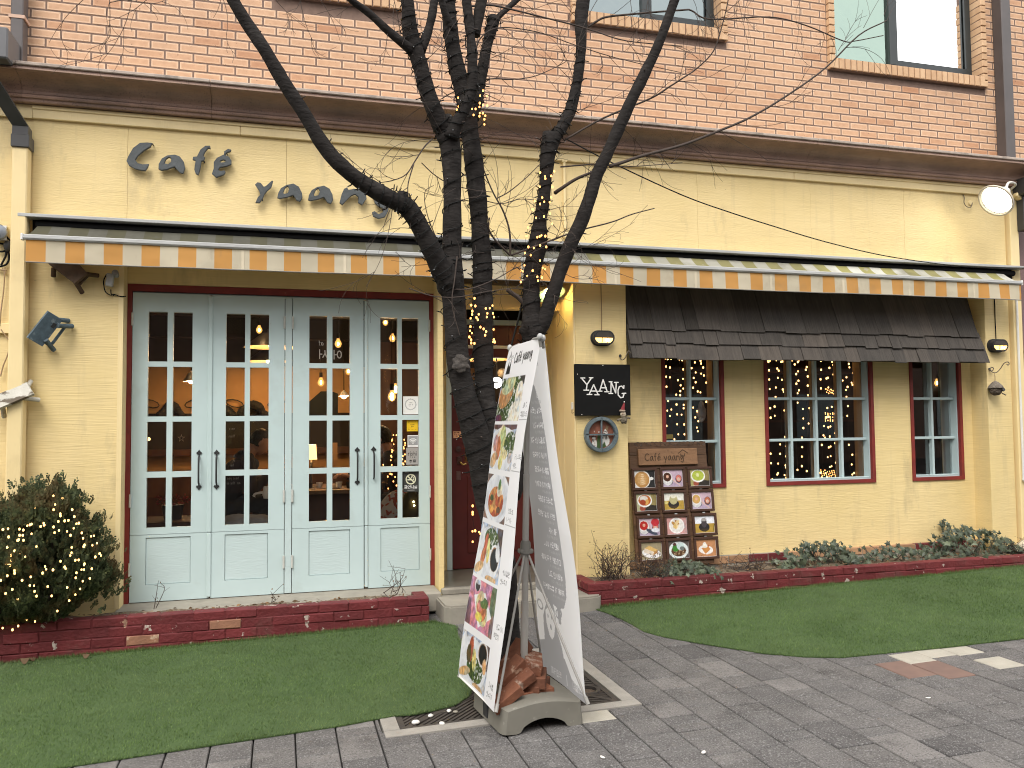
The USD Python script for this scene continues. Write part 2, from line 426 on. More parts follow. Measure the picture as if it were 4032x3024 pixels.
# ---- materials
def M(name, c1, c2=None, scale=6, stretch=(1, 1, 1), detail=5, rough=.6, bump=0.0, bscale=40, bstretch=(1, 1, 1), dirt=None, spec=.4, metal=0.0,
      tone=None, lo=.3, hi=.7, emit=None, coat=0.0, speck=None, transl=0.0, edge=None, bd=.01, transm=0.0):
    c1 = lin(c1) if isinstance(c1, str) else c1
    c2 = c1 if c2 is None else (lin(c2) if isinstance(c2, str) else c2)
    N = {'g': ('geometry', {}), 'mp': ('mapping', {'scale': stretch}), 'n': ('noise_texture', {'scale': scale, 'detail': detail, 'roughness': .6}),
         'r': ('rgb_ramp', {'ramp': [(lo, c1), (hi, c2)]}), 'p': ('principled_bsdf', {'roughness': rough, 'metallic': metal, 'specular_ior_level': spec, 'coat_weight': coat, 'transmission_weight': transm})}
    Lk = [('g.position', 'mp.vector'), ('mp.vector', 'n.vector'), ('n.fac', 'r.fac')]
    cur = 'r.color'
    k = 0

    def mixin(colour, facsrc, blend='mix'):
        nonlocal cur, k
        k += 1
        N[f'mx{k}'] = ('mix_color', {'blend_type': blend, 'b': colour} if not isinstance(colour, str) or colour.startswith('#') else {'blend_type': blend})
        Lk.append((cur, f'mx{k}.a'))
        if isinstance(facsrc, str):
            Lk.append((facsrc, f'mx{k}.fac'))
        else:
            N[f'mx{k}'][1]['fac'] = facsrc
        cur = f'mx{k}.result'

    if edge:                                     # a brick whose rim fired paler than its heart
        N['ea'] = ('attribute', {'attribute': 'rim'})
        N['en'] = ('noise_texture', {'scale': 60.0, 'detail': 3.0})
        N['em'] = ('math', {'math_type': 'multiply_add', 'value2': .012})
        N['er'] = ('map_range', {'from_min': .004, 'from_max': edge[1], 'to_min': 1.0, 'to_max': 0.0, 'clamp': True})
        N['esub'] = ('math', {'math_type': 'subtract', 'value2': .006})
        Lk.extend([('g.position', 'en.vector'), ('en.fac', 'em.value1'), ('ea.fac', 'em.value3'), ('em.value', 'esub.value1'), ('esub.value', 'er.value')])
        mixin(edge[0], 'er.result')
    if tone:
        N['ta'] = ('attribute', {'attribute': 'tone'})
        N['tr'] = ('rgb_ramp', {'ramp': [(i / (len(tone) - 1), lin(t) if isinstance(t, str) else t) for i, t in enumerate(tone)]})
        Lk.append(('ta.fac', 'tr.fac'))
        k += 1
        N[f'mx{k}'] = ('mix_color', {'blend_type': 'multiply', 'fac': 1.0})
        Lk.extend([(cur, f'mx{k}.a'), ('tr.color', f'mx{k}.b')])
        cur = f'mx{k}.result'
    for j, dd in enumerate(dirt or []):
        col, amt, sc, lo2, hi2 = dd[:5]
        N[f'dn{j}'] = ('noise_texture', {'scale': sc, 'detail': 6.0, 'roughness': .65})
        N[f'dm{j}'] = ('mapping', {'scale': dd[5] if len(dd) > 5 else (1, 1, 1), 'location': (3.1 * j, 1.7, 0)})
        N[f'dr{j}'] = ('map_range', {'from_min': lo2, 'from_max': hi2, 'to_min': 0.0, 'to_max': amt, 'clamp': True})
        Lk.extend([('g.position', f'dm{j}.vector'), (f'dm{j}.vector', f'dn{j}.vector'), (f'dn{j}.fac', f'dr{j}.value')])
        mixin(lin(col) if isinstance(col, str) else col, f'dr{j}.result')
    if speck:
        N['sv'] = ('noise_texture', {'scale': speck[1], 'detail': 2.0})
        N['sr'] = ('map_range', {'from_min': speck[2], 'from_max': speck[2] + .08, 'to_min': 0.0, 'to_max': speck[3] if len(speck) > 3 else 1.0, 'clamp': True})
        Lk.extend([('g.position', 'sv.vector'), ('sv.fac', 'sr.value')])
        mixin(lin(speck[0]) if isinstance(speck[0], str) else speck[0], 'sr.result')
    Lk.append((cur, 'p.base_color'))
    if bump:
        N['bm'] = ('mapping', {'scale': bstretch})
        N['bn'] = ('noise_texture', {'scale': bscale, 'detail': 4.0})
        N['b'] = ('bump', {'strength': bump, 'distance': bd})
        Lk.extend([('g.position', 'bm.vector'), ('bm.vector', 'bn.vector'), ('bn.fac', 'b.height'), ('b.normal', 'p.normal')])
    if emit:
        N['p'][1]['emission_color'] = lin(emit[0]) if isinstance(emit[0], str) else emit[0]
        N['p'][1]['emission_strength'] = emit[1]
    surf = 'p.BSDF'
    if transl:
        N['t'] = ('diffuse_bsdf', {})
        N['t'] = ('translucent_bsdf', {})
        N['ms'] = ('mix_closure', {'fac': transl})
        Lk.extend([(cur, 't.color'), ('p.BSDF', 'ms.closure1'), ('t.BSDF', 'ms.closure2')])
        surf = 'ms.closure'
    return usdkit.material(stage, '/World/Looks/' + name, N, Lk, surface=surf)


def INK(name, rough=.45, transl=0.0, spec=.3):
    N = {'a': ('attribute', {'attribute': 'ink'}), 'p': ('principled_bsdf', {'roughness': rough, 'specular_ior_level': spec})}
    Lk = [('a.color', 'p.base_color')]
    surf = 'p.BSDF'
    if transl:
        N['t'] = ('translucent_bsdf', {}); N['ms'] = ('mix_closure', {'fac': transl})
        Lk += [('a.color', 't.color'), ('p.BSDF', 'ms.closure1'), ('t.BSDF', 'ms.closure2')]
        surf = 'ms.closure'
    return usdkit.material(stage, '/World/Looks/' + name, N, Lk, surface=surf)


def PANE(name, ior=1.25, tint=(1, 1, 1), gloss=(1, 1, 1), fixed=None, bump=0.0):
    N = {'t': ('transparent_bsdf', {'color': tint}), 'g': ('glossy_bsdf', {'roughness': 0.0, 'color': gloss}), 'm': ('mix_closure', {})}
    Lk = [('t.BSDF', 'm.closure1'), ('g.BSDF', 'm.closure2')]
    if fixed is None:
        N['f'] = ('fresnel', {'IOR': ior}); Lk.append(('f.fac', 'm.fac'))
    else:
        N['m'][1]['fac'] = fixed
    if bump:
        N['q'] = ('geometry', {}); N['n'] = ('noise_texture', {'scale': 5.0, 'detail': 1.0, 'distortion': 1.5}); N['b'] = ('bump', {'strength': bump, 'distance': .02})
        Lk += [('q.position', 'n.vector'), ('n.fac', 'b.height'), ('b.normal', 'g.normal')]
    return usdkit.material(stage, '/World/Looks/' + name, N, Lk, surface='m.closure')


def GLOWGLASS(name, col, s, fac=.35):
    return usdkit.material(stage, '/World/Looks/' + name, {'e': ('emission', {'color': col, 'strength': s}), 't': ('transparent_bsdf', {}), 'm': ('mix_closure', {'fac': fac})},
                           [('t.BSDF', 'm.closure1'), ('e.emission', 'm.closure2')], surface='m.closure')


def GLOW(name, col, s):
    return usdkit.material(stage, '/World/Looks/' + name, {'e': ('emission', {'color': lin(col) if isinstance(col, str) else col, 'strength': s})}, [], surface='e.emission')


YEL = (.76, .60, .305)
m_yellow = M('yellow_paint', YEL, (.70, .54, .245), scale=1.3, rough=.55, bump=.55, bscale=9, bstretch=(.35, .35, 36), bd=.005,
             dirt=[((.47, .38, .22), .42, .9, .50, .72, (1, 1, .6)), ((.36, .29, .17), .5, 4.0, .58, .74, (1, 1, .35)), ((.52, .39, .19), .3, 40, .50, .68, (.05, .05, 1.6)), ((.22, .17, .10), .7, 22, .70, .76), ((.42, .33, .19), .28, 6, .57, .74, (1.6, 1.6, .14))])
m_yellow2 = M('yellow_trim', (.77, .62, .335), (.71, .56, .29), scale=2, rough=.5, bump=.12, bscale=14, bstretch=(8, 8, 1), dirt=[((.45, .34, .18), .4, 2.2, .6, .8)])
m_red = M('red_trim_paint', (.22, .028, .022), (.15, .02, .017), scale=9, rough=.5, bump=.2, bscale=60, dirt=[((.33, .18, .13), .7, 26, .68, .74)])
m_door = M('pale_blue_paint', (.50, .61, .605), (.455, .56, .555), scale=2.2, rough=.42, bump=.06, bscale=30, bstretch=(1, 1, 6), dirt=[((.30, .33, .29), .35, 2.5, .58, .8), ((.33, .33, .28), .5, 22, .72, .8)])
m_doorp = M('pale_blue_panel', (.50, .605, .60), (.47, .57, .565), scale=2.2, rough=.45, bump=.4, bscale=8, bstretch=(1.5, 1.5, 40), bd=.005)
m_wblue = M('window_blue_paint', (.46, .56, .565), (.40, .50, .51), scale=3, rough=.45, bump=.08, bscale=30)
m_wood_in = M('bare_wood', (.30, .21, .12), (.22, .15, .08), scale=14, stretch=(1, 1, .1), rough=.5)
m_iron = M('black_iron', (.018, .018, .019), (.03, .03, .03), scale=20, rough=.55, bump=.2, bscale=120)
m_dkmetal = M('dark_metal', (.028, .027, .027), (.045, .043, .042), scale=5, rough=.4, spec=.5)
m_brownmetal = M('brown_downpipe', (.085, .070, .066), (.065, .055, .052), scale=5, rough=.38, spec=.5)
m_silver = M('painted_aluminium', (.42, .43, .42), (.36, .36, .35), scale=4, rough=.4, dirt=[((.18, .17, .15), .5, 9, .55, .75, (.3, .3, 1))])
m_white = M('white_plastic', (.70, .69, .66), (.62, .61, .57), scale=4, rough=.4)
m_brick = M('pale_orange_brick', (.575, .355, .215), (.49, .29, .175), scale=22, rough=.7, bump=.25, bscale=160, bd=.004,
            tone=[(.80, .66, .58), (.92, .85, .80), (1, .98, .96), (1.0, 1.0, 1.0), (1.06, 1.08, 1.10)], edge=((.69, .475, .315), .02), speck=('#57352a', 55, .70, .8),
            dirt=[((.30, .17, .11), .55, 1.4, .6, .8)])
m_sillbrick = M('cream_brick', (.62, .42, .25), (.55, .35, .20), scale=20, rough=.7, bump=.2, bscale=160, bd=.004, tone=[(.85, .8, .76), (1, 1, 1)])
m_mortar = M('brown_mortar', (.215, .143, .11), (.165, .11, .086), scale=25, rough=.9, bump=.4, bscale=200, bd=.004)
m_cornice = M('brown_granite', (.36, .225, .165), (.25, .155, .112), scale=5, rough=.42, spec=.5, speck=((.03, .02, .017), 150, .60, .8),
              dirt=[((.11, .08, .065), .7, 2.2, .5, .75, (.6, 1, 1)), ((.26, .16, .11), .4, 90, .58, .66)])
m_cornice_top = M('grey_granite_edge', (.42, .35, .29), (.31, .25, .21), scale=18, rough=.6, dirt=[((.08, .07, .06), .7, 6, .5, .7)])
m_redbrick = M('red_painted_brick', (.150, .027, .029), (.105, .020, .022), scale=7, rough=.65, spec=.25, bump=.8, bscale=45, bd=.008, tone=[(.78, .78, .78), (1.15, 1.1, 1.1)],
               dirt=[((.42, .36, .31), .95, 13, .635, .65), ((.36, .22, .15), .85, 5.5, .665, .68), ((.10, .06, .05), .7, 3.2, .55, .75)])
m_redtop = M('red_brick_top', (.33, .14, .125), (.22, .055, .05), scale=16, rough=.65, bump=.4, bscale=60, dirt=[((.5, .42, .36), .85, 12, .62, .68)])
m_rawbrick = M('bare_brick', (.30, .145, .085), (.20, .095, .06), scale=14, rough=.75, bump=.5, bscale=60, bd=.008, dirt=[((.52, .38, .27), .9, 9, .6, .66)])
m_plinthbrick = M('plinth_brick', (.42, .25, .13), (.33, .18, .10), scale=14, rough=.75, bump=.3, bscale=60, tone=[(.75, .75, .75), (1.1, 1.1, 1.1)])
m_soil = M('dry_soil', (.14, .10, .07), (.075, .055, .04), scale=25, rough=.95, bump=.8, bscale=60, bd=.02, speck=((.32, .24, .15), 70, .62, .8))
m_concrete = M('concrete', (.30, .275, .225), (.23, .21, .175), scale=6, rough=.8, bump=.3, bscale=80, bd=.006, dirt=[((.12, .11, .085), .6, 3, .55, .75)])
m_riser = M('speckled_granite', (.20, .155, .115), (.12, .09, .07), scale=120, rough=.5, speck=((.36, .31, .25), 180, .6, .7))
m_tile = M('dark_entry_tile', (.13, .12, .095), (.09, .083, .067), scale=5, rough=.3, spec=.5)
m_paver = M('grey_paver', (.148, .140, .135), (.106, .101, .098), scale=7, rough=.9, spec=.2, bump=.9, bscale=150, bd=.004, tone=[(.66, .66, .67), (.98, .98, .98), (1, .99, .98), (1.5, 1.48, 1.45)],
            speck=((.24, .235, .23), 120, .57, .75), dirt=[((.045, .042, .041), .75, 110, .52, .62), ((.045, .042, .04), .65, 3.2, .54, .70), ((.21, .20, .19), .5, 8, .6, .72)])
m_paver_pale = M('pale_paver', (.40, .37, .31), (.32, .30, .25), scale=9, rough=.85, bump=.3, bscale=190, bd=.003, speck=((.2, .19, .17), 200, .6, .5))
m_paver_red = M('reddish_paver', (.19, .12, .095), (.145, .095, .08), scale=9, rough=.85, bump=.3, bscale=190, bd=.003, speck=((.14, .1, .08), 200, .6, .5))
m_joint = M('joint_sand', (.040, .036, .032), (.028, .026, .024), scale=40, rough=.95)
m_kerb = M('pale_granite_kerb', (.32, .30, .265), (.25, .235, .21), scale=12, rough=.75, bump=.2, bscale=150, speck=((.15, .14, .13), 190, .6, .5), dirt=[((.15, .14, .12), .4, 4, .55, .75)])
m_grate = M('rusty_cast_iron', (.060, .050, .042), (.035, .031, .028), scale=18, rough=.7, bump=.3, bscale=90)
m_pebble = M('white_pebble', (.72, .70, .66), (.6, .58, .54), scale=30, rough=.5)
m_turf = M('turf_backing', (.056, .095, .030), (.042, .074, .024), scale=9, rough=.95)
m_blade = M('turf_blades', (.125, .196, .062), (.092, .152, .047), scale=2.4, rough=.55, spec=.25, tone=[(.42, .46, .4), (1, 1, 1), (1.85, 1.65, 1.7)], transl=.25, dirt=[((.15, .195, .085), .65, 1.3, .48, .7), ((.06, .085, .025), .5, 3.0, .52, .7)])
m_bark = M('dark_bark', (.0145, .0125, .0115), (.030, .0265, .0245), scale=16, stretch=(.6, .6, 1.6), rough=.9, spec=.15, bump=.6, bscale=24, bstretch=(1, 1, 2.6), bd=.012,
           dirt=[((.085, .078, .072), .5, 5, .58, .78), ((.015, .013, .012), .7, 9, .55, .7, (1, 1, 3))])
m_twig = M('twig_bark', (.045, .032, .026), (.066, .048, .038), scale=20, rough=.8)
m_wire = M('dark_wire', (.007, .0075, .007), rough=.7, spec=.2)
m_thuja = M('thuja_green', (.095, .115, .055), (.058, .078, .040), scale=7, rough=.6, spec=.25, tone=[(.45, .47, .45), (1, 1, 1), (1.9, 1.75, 1.5)], transl=.3, dirt=[((.14, .088, .038), .75, 4, .50, .64)])
m_ivy = M('ivy_green', (.078, .098, .058), (.052, .070, .042), scale=14, rough=.45, spec=.4, tone=[(.40, .44, .42), (1, 1, 1), (2.3, 2.1, 2.2)], transl=.2)
m_dry = M('dry_leaf', (.20, .125, .065), (.12, .075, .042), scale=20, rough=.8, tone=[(.5, .5, .5), (1, 1, 1), (1.9, 1.7, 1.45)], transl=.25)
m_rope = M('rope', (.30, .21, .12), rough=.9)
m_shingle = M('weathered_shingle', (.062, .054, .046), (.037, .032, .028), scale=5, stretch=(9, 1, 1), rough=.85, bump=.7, bscale=8, bstretch=(14, 1, 1), bd=.006, tone=[(.65, .63, .6), (1, 1, 1), (1.5, 1.42, 1.35)],
              dirt=[((.025, .022, .02), .6, 3, .55, .72)])
m_glass = PANE('door_glass', 1.36)
m_wglass = PANE('window_glass', 1.32)
m_ink = INK('print')
m_banner = INK('banner_print', rough=.4, transl=.28, spec=.35)
m_bannerback = INK('banner_print_back', rough=.55, transl=.55, spec=.2)

# ================================================================== the ground
def slab(poly, z0, z1, step=None):
    """a flat sheet of a polygon in plan, following the fall of the ground, from z0 to z1 above it"""
    v, f = ext(poly, 1.0)
    g = gz(v[:, 0], v[:, 1])
    return np.c_[v[:, 0], v[:, 1], g + np.where(v[:, 2] > .5, z1, z0)], f


gs = 60.0
gv = np.array([(x, y, gz(x, y) - .022) for x, y in ((-gs, -gs), (gs, -gs), (gs, .9), (-gs, .9))])
obj('ground', (gv, np.array([[0, 1, 2, 3]])), m_joint, kind='structure')

PX0, PX1, PY0, PY1 = 0.49, 1.812, -2.465, -1.30             # the tree pit
pit = sbox(PX0, PY0, PX1, PY1)
tl_px = [(-560, 3060), (280, 3022), (1344, 2862), (1480, 2836), (1556, 2823), (1632, 2817), (1710, 2801), (1786, 2782), (1843, 2748), (1872, 2690), (1852, 2600), (1806, 2520), (1792, 2468)]
tl = [tuple(PG(*p)[:2]) for p in tl_px]
turfL = Polygon([(-3.3, -2.5)] + tl[1:] + [(1.10, -.37), (-3.3, -.37)])
tr_px = [(2349, 2403), (2395, 2418), (2439, 2436), (2490, 2462), (2538, 2490), (2590, 2505), (2647, 2517), (2810, 2545), (3008, 2576), (3171, 2590), (3316, 2592), (3479, 2576), (3750, 2549), (4032, 2517)]
tr = [tuple(PG(*p)[:2]) for p in tr_px]
turfR = Polygon([(2.34, -.40)] + tr + [(8.6, tr[-1][1] + .10), (8.6, -.37)])

pav = thing('paving', kind='structure')
cells = []
r2 = np.random.default_rng(3)
col_w = .193
for ci in range(-19, 48):
    x0 = PX1 + .004 + ci * col_w
    y = -5.2 + r2.uniform(0, .3)
    while y < -.1:
        ln = r2.choice([.095, .19, .19, .285, .285])
        cells.append((x0, y, col_w - .007, ln - .007))
        y += ln
kerb_out = sbox(PX0 - .004, PY0 - .004, PX1 + .004, PY1 + .004)
stepzone = sbox(1.16, -.51, 2.42, .3)
inner_turf = unary_union([turfL, turfR]).buffer(-.06)
planters = unary_union([sbox(-3.4, -.36, 1.06, .3), sbox(2.34, -.36, 9, .3)])
done = []
for (x, y, w, h) in cells:
    b = sbox(x, y, x + w, y + h)
    if inner_turf.contains(b) or planters.contains(b) or stepzone.contains(b):
        continue
    if b.intersects(kerb_out):
        b = b.difference(kerb_out.buffer(.004, join_style=2))
        if b.is_empty or b.area < .0008 or b.geom_type != 'Polygon':
            continue
    cx, cy = b.centroid.x, b.centroid.y
    px, py = proj((cx, cy, gz(cx, cy)))
    vis = ((np.array([cx, cy]) - CAM[:2]) @ _f[:2] > .5) and -60 < px < 4092 and 2200 < py < 3070
    done.append((b, cx, cy, np.hypot(cx - CAM[0], cy - CAM[1]) if vis else 99))
done.sort(key=lambda t: t[3])
special = {}
for k, p in (('pale', (3560, 2590)), ('pale', (3800, 2565)), ('pale', (3905, 2595)), ('pale', (3650, 2575)), ('red', (3530, 2615)), ('red', (3640, 2618)), ('pale', (2340, 2840)), ('pale', (2390, 2826))):
    g = PG(*p)
    i = min(range(len(done)), key=lambda i: (done[i][1] - g[0]) ** 2 + (done[i][2] - g[1]) ** 2)
    special[i] = k


def paver(b, seed):
    x0, y0, x1, y1 = b.bounds
    r = np.random.default_rng(seed)
    dz = r.uniform(-.0015, .0015); tx, ty = r.uniform(-.006, .006, 2)
    bv = .004
    P = []
    for i, z in ((0, -.03), (0, -bv), (bv, 0)):
        for X, Y in ((x0 + i, y0 + i), (x1 - i, y0 + i), (x1 - i, y1 - i), (x0 + i, y1 - i)):
            P.append((X, Y, gz(X, Y) + z + dz + tx * (X - (x0 + x1) / 2) + ty * (Y - (y0 + y1) / 2)))
    f = [(a + k, a + (k + 1) % 4, a + 4 + (k + 1) % 4, a + 4 + k) for a in (0, 4) for k in range(4)] + [(8, 9, 10, 11)]
    return np.array(P), np.array(f)


restP, restT = [], []
for i, (b, cx, cy, d) in enumerate(done):
    v, f = paver(b, i)
    t = float(np.clip(r2.normal(.45, .22), 0, 1))
    if i < 290 or i in special:
        obj('paver', (v, f), {'pale': m_paver_pale, 'red': m_paver_red, None: m_paver}[special.get(i)], pav, pv={'tone': t})
    else:
        restP.append((v, f)); restT.append(np.full(len(v), t))
obj('paver_field', join(restP), m_paver, pav, kind='stuff', pv={'tone': np.concatenate(restT)})


# ---- artificial turf: a backing sheet and short blades
def turf(poly, seed, per=15000):
    t = thing('turf', kind='stuff')
    obj('backing', slab(poly, .001, .008), m_turf, t)
    r = np.random.default_rng(seed)
    x0, y0, x1, y1 = poly.bounds
    n = int((x1 - x0) * (y1 - y0) * per)
    p = np.c_[r.uniform(x0, x1, n), r.uniform(y0, y1, n)]
    shapely.prepare(poly)
    p = p[shapely.contains_xy(poly, p[:, 0], p[:, 1])]
    edge = np.array(poly.exterior.segmentize(.004).coords)[:, :2]
    edge = np.repeat(edge, 2, 0) + r.normal(0, .006, (len(edge) * 2, 2))
    ns = int((x1 - x0) * 1400)
    foot = np.c_[r.uniform(x0, x1, ns), r.uniform(-.42, -.375, ns) - (.03 if seed == 12 else 0)]
    foot = foot[shapely.contains_xy(poly, foot[:, 0], foot[:, 1])]
    nf = len(foot)
    p = np.vstack([p, edge, foot])
    n = len(p)
    a = r.uniform(0, 2 * math.pi, n)
    h = r.uniform(.007, .016, n) * (.75 + .5 * meshkit.noise(np.c_[p * 9, np.zeros(n)], seed))
    h[n - nf:] *= 2.0
    w = r.uniform(.0012, .0024, n)
    lean = r.normal(0, .0065, (n, 2)) + (meshkit.noise(np.c_[p * 2.5, np.zeros(n)], seed + 1) - .5)[:, None] * np.array([.012, .008])
    g = gz(p[:, 0], p[:, 1]) + .006
    d = np.c_[np.cos(a), np.sin(a)] * w[:, None]
    A = np.c_[p - d, g]; B = np.c_[p + d, g]; T = np.c_[p + lean, g + h]
    v = np.empty((3 * n, 3)); v[0::3], v[1::3], v[2::3] = A, B, T
    f = np.arange(3 * n).reshape(n, 3)
    tone = np.repeat(np.clip(r.normal(.45, .25, n), 0, 1), 3)
    obj('blades', (v, f), m_blade, t, kind='stuff', pv={'tone': tone})


turf(turfL, 11)
turf(turfR, 12)

# ---- the tree pit: stone kerbs and a grate in two halves
kb = thing('pit_kerb', 'pale granite kerb framing the square tree grate', 'kerb', loc=(PX0, PY0, gz(PX0, PY0)))
kw = .078
for a in (sbox(PX0, PY0, PX0 + .62, PY0 + kw), sbox(PX0 + .624, PY0, PX1, PY0 + kw), sbox(PX0, PY0 + kw + .003, PX0 + kw, PY1 - kw - .003), sbox(PX1 - kw, PY0 + kw + .003, PX1, PY1 - kw - .003), sbox(PX0, PY1 - kw, PX1, PY1)):
    obj('kerb_stone', slab(a, -.10, .003), m_kerb, kb)
pv_ = np.array([(x, y, gz(x, y) - .018) for x, y in ((PX0 + kw, PY0 + kw), (PX1 - kw, PY0 + kw), (PX1 - kw, PY1 - kw), (PX0 + kw, PY1 - kw))])
obj('pit_soil', (pv_, np.array([[0, 1, 2, 3]])), m_soil, kind='structure')
TX, TY = 1.262, -1.83                                   # foot of the tree
ix0, ix1, iy0, iy1 = PX0 + kw + .004, PX1 - kw - .004, PY0 + kw + .004, PY1 - kw - .004
hole = Point(TX, TY).buffer(.19)
for nm, x0, x1, lab in (('tree_grate', ix0, TX - .004, 'cast iron half grate with slanting slots and white pebbles, left of the tree foot'), ('tree_grate', TX + .004, ix1, 'cast iron half grate with a round hole, right of the tree foot')):
    t = thing(nm, lab, 'tree grate', loc=(x0, iy0, gz(x0, iy0)))
    area = sbox(x0, iy0, x1, iy1)
    fr = area.difference(area.buffer(-.028, join_style=2))
    ring = hole.buffer(.03).difference(hole).intersection(area)
    spot = Point((x0 + x1) / 2 + (.13 if x0 > 1 else -.1), iy0 + .24)
    fr = unary_union([fr, ring, spot.buffer(.075).difference(spot.buffer(.055)).intersection(area), LineString([(x0, (iy0 + iy1) / 2), (x1, (iy0 + iy1) / 2)]).buffer(.013).intersection(area),
                      LineString([(x0 if x0 < 1 else x1, iy0), (TX, TY)]).buffer(.012).intersection(area), LineString([(x0 if x0 < 1 else x1, iy1), (TX, TY)]).buffer(.012).intersection(area)])
    inside = area.buffer(-.02, join_style=2).difference(hole).difference(spot.buffer(.06))
    obj('grate_frame', slab(fr.difference(hole), -.022, -.001), m_grate, t)
    for k in range(-30, 31):
        sgn = 1 if x0 < 1 else -.35
        l = LineString([(TX + (k * .036) - 1.2, TY - 1.2 * sgn), (TX + k * .036 + 1.2, TY + 1.2 * sgn)]) if x0 < 1 else LineString([(x0 - .1, TY + k * .034 + .06), (x1 + .1, TY + k * .034 - .10)])
        bar = l.buffer(.0075).intersection(inside)
        for q in (bar.geoms if hasattr(bar, 'geoms') else [bar]):
            if q.area > .0004:
                obj('bar', slab(q, -.022, -.004), m_grate, t)
for k, (px, py, w) in enumerate([(1637, 2848, 1.3), (1696, 2822, 1.0), (1768, 2803, .9), (1740, 2853, 1.0), (1794, 2807, .8), (2163, 2690, 1.2)]):
    g = PG(px, py)
    m = ball((0, 0, 0), .013 * w, 2, (1.25, 1.0, .62)); v = m[0] + .003 * (meshkit.noise(m[0] * 90 + k) - .5)[:, None]
    labs = ['largest white pebble nearest the front kerb on the tree grate', 'white pebble in the middle of the left grate, at the turf edge', 'white pebble beside the grey one near the banner base', 'white pebble on the front kerb of the tree grate', 'dull grey pebble close to the banner base', 'white pebble under the grey banner, behind the bricks']
    obj('pebble', xf((v, m[1]), rotm('z', 40 * k), (g[0], g[1], gz(g[0], g[1]) + .006)), m_pebble if k != 4 else m_concrete, label=labs[k], cat='pebble', smooth=True)

# dead leaves and scraps along the foot of the left planter and on the pavers
for k, (px, py, s, mt, lab) in enumerate([(98, 2622, 1.2, m_dry, 'curled brown leaf at the foot of the left planter'), (127, 2612, .9, m_dry, 'pale brown leaf beside the curled one under the left planter'), (15, 2612, .8, m_pebble, 'white scrap on the turf at the left edge of the picture'), (339, 2600, 1.0, m_dry, 'dead leaf on the turf below the bare brick of the left planter'),
                                     (2770, 2966, .8, m_pebble, 'white scrap on the pavers in front of the right turf'), (2373, 2985, .7, m_pebble, 'white scrap on the pavers right of the banner base'), (3655, 2750, .6, m_pebble, 'white fleck on the pavers below the patched ones')]):
    g = PG(px, py)
    v, f = ext(ell(0, 0, .022 * s, .011 * s), .002)
    v = np.c_[v[:, 0], v[:, 1], v[:, 2] + 6 * v[:, 0] ** 2 * (8 if mt is m_dry else 1)]
    obj('dead_leaf' if mt is m_dry else 'scrap', xf((v, f), rotm('z', 57 * k), (g[0], g[1], gz(g[0], g[1]) + (.014 if py < 2650 else .003))), mt, label=lab, cat='leaf' if mt is m_dry else 'litter', pv={'tone': .5})

# ================================================================== the upper building: brick
BY = 0.03                                               # face of the brickwork
BZ0 = 4.03                                              # first course rests on the cornice
cx0 = PY(575 * 700 / 2212, 80 * 700 / 2212, BY)
COURSE, BW = .0690, .2000
bb = thing('brick_building', 'pale orange brick upper storey with dark framed windows above the yellow front', 'building', loc=(-3, BY, BZ0))
W2 = (PY(2688 + 967 / 1.6458, 150 / 1.6458, BY)[0], PY(2688 + 1912 / 1.6458, 200 / 1.6458, BY)[0])
W1 = (PY(1344 + 1530 / 1.6458, 90 / 1.6458, BY)[0], PY(2688 + 236 / 1.6458, 130 / 1.6458, BY)[0])
W1z = PY(1344 + 1900 / 1.6458, 100 / 1.6458, BY - .045)[2]
W2z = PY(3332 + 840 / 3.16, 825 / 3.16, BY - .045)[2]
TOP = 6.4
SUR = .062                                              # width of the projecting surround
zj = PY(182, (80 + 35) / 3.16, BY)[2]                    # a bed joint of the photograph
nrow0 = -int((zj - BZ0) / COURSE) - 1
WA = (PY(1075, 5, BY)[0] + .06, PY(1578, 42, BY)[0] - .06)        # a third window, its sill at the very top of the picture
WAz = PY(1344 + 200 / 1.6458, 58 / 1.6458, BY)[2] + .117
wins = [(W1[0], W1[1], W1z), (W2[0], W2[1], W2z), (WA[0], WA[1], WAz)]
blist = []
rb = np.random.default_rng(21)
for row in range(nrow0, 40):
    z = zj + row * COURSE
    if z < BZ0 - .03 or z > TOP:
        continue
    for k in range(-14, 62):
        x = cx0[0] + k * BW + (BW / 2 if (row % 2) else 0)
        a, b = x + .0062, x + BW - .0062
        if b < -2.7 or a > 11.0:
            continue
        hit = False
        for wx0, wx1, wz in wins:
            lo, hi, zz = wx0 - SUR - .006, wx1 + SUR + .006, wz - .165
            if z + COURSE > zz and b > lo and a < hi:
                if a < lo - .03:
                    b = lo
                elif b > hi + .03:
                    a = hi
                else:
                    hit = True
        if hit or b - a < .03:
            continue
        px, py = proj(((a + b) / 2, BY, z + .03))
        vis = -30 < px < 4062 and -25 < py < 700
        blist.append((a, b, z, np.linalg.norm(np.array([(a + b) / 2, BY, z]) - CAM) if vis else 50 + abs(py)))
blist.sort(key=lambda t: t[3])


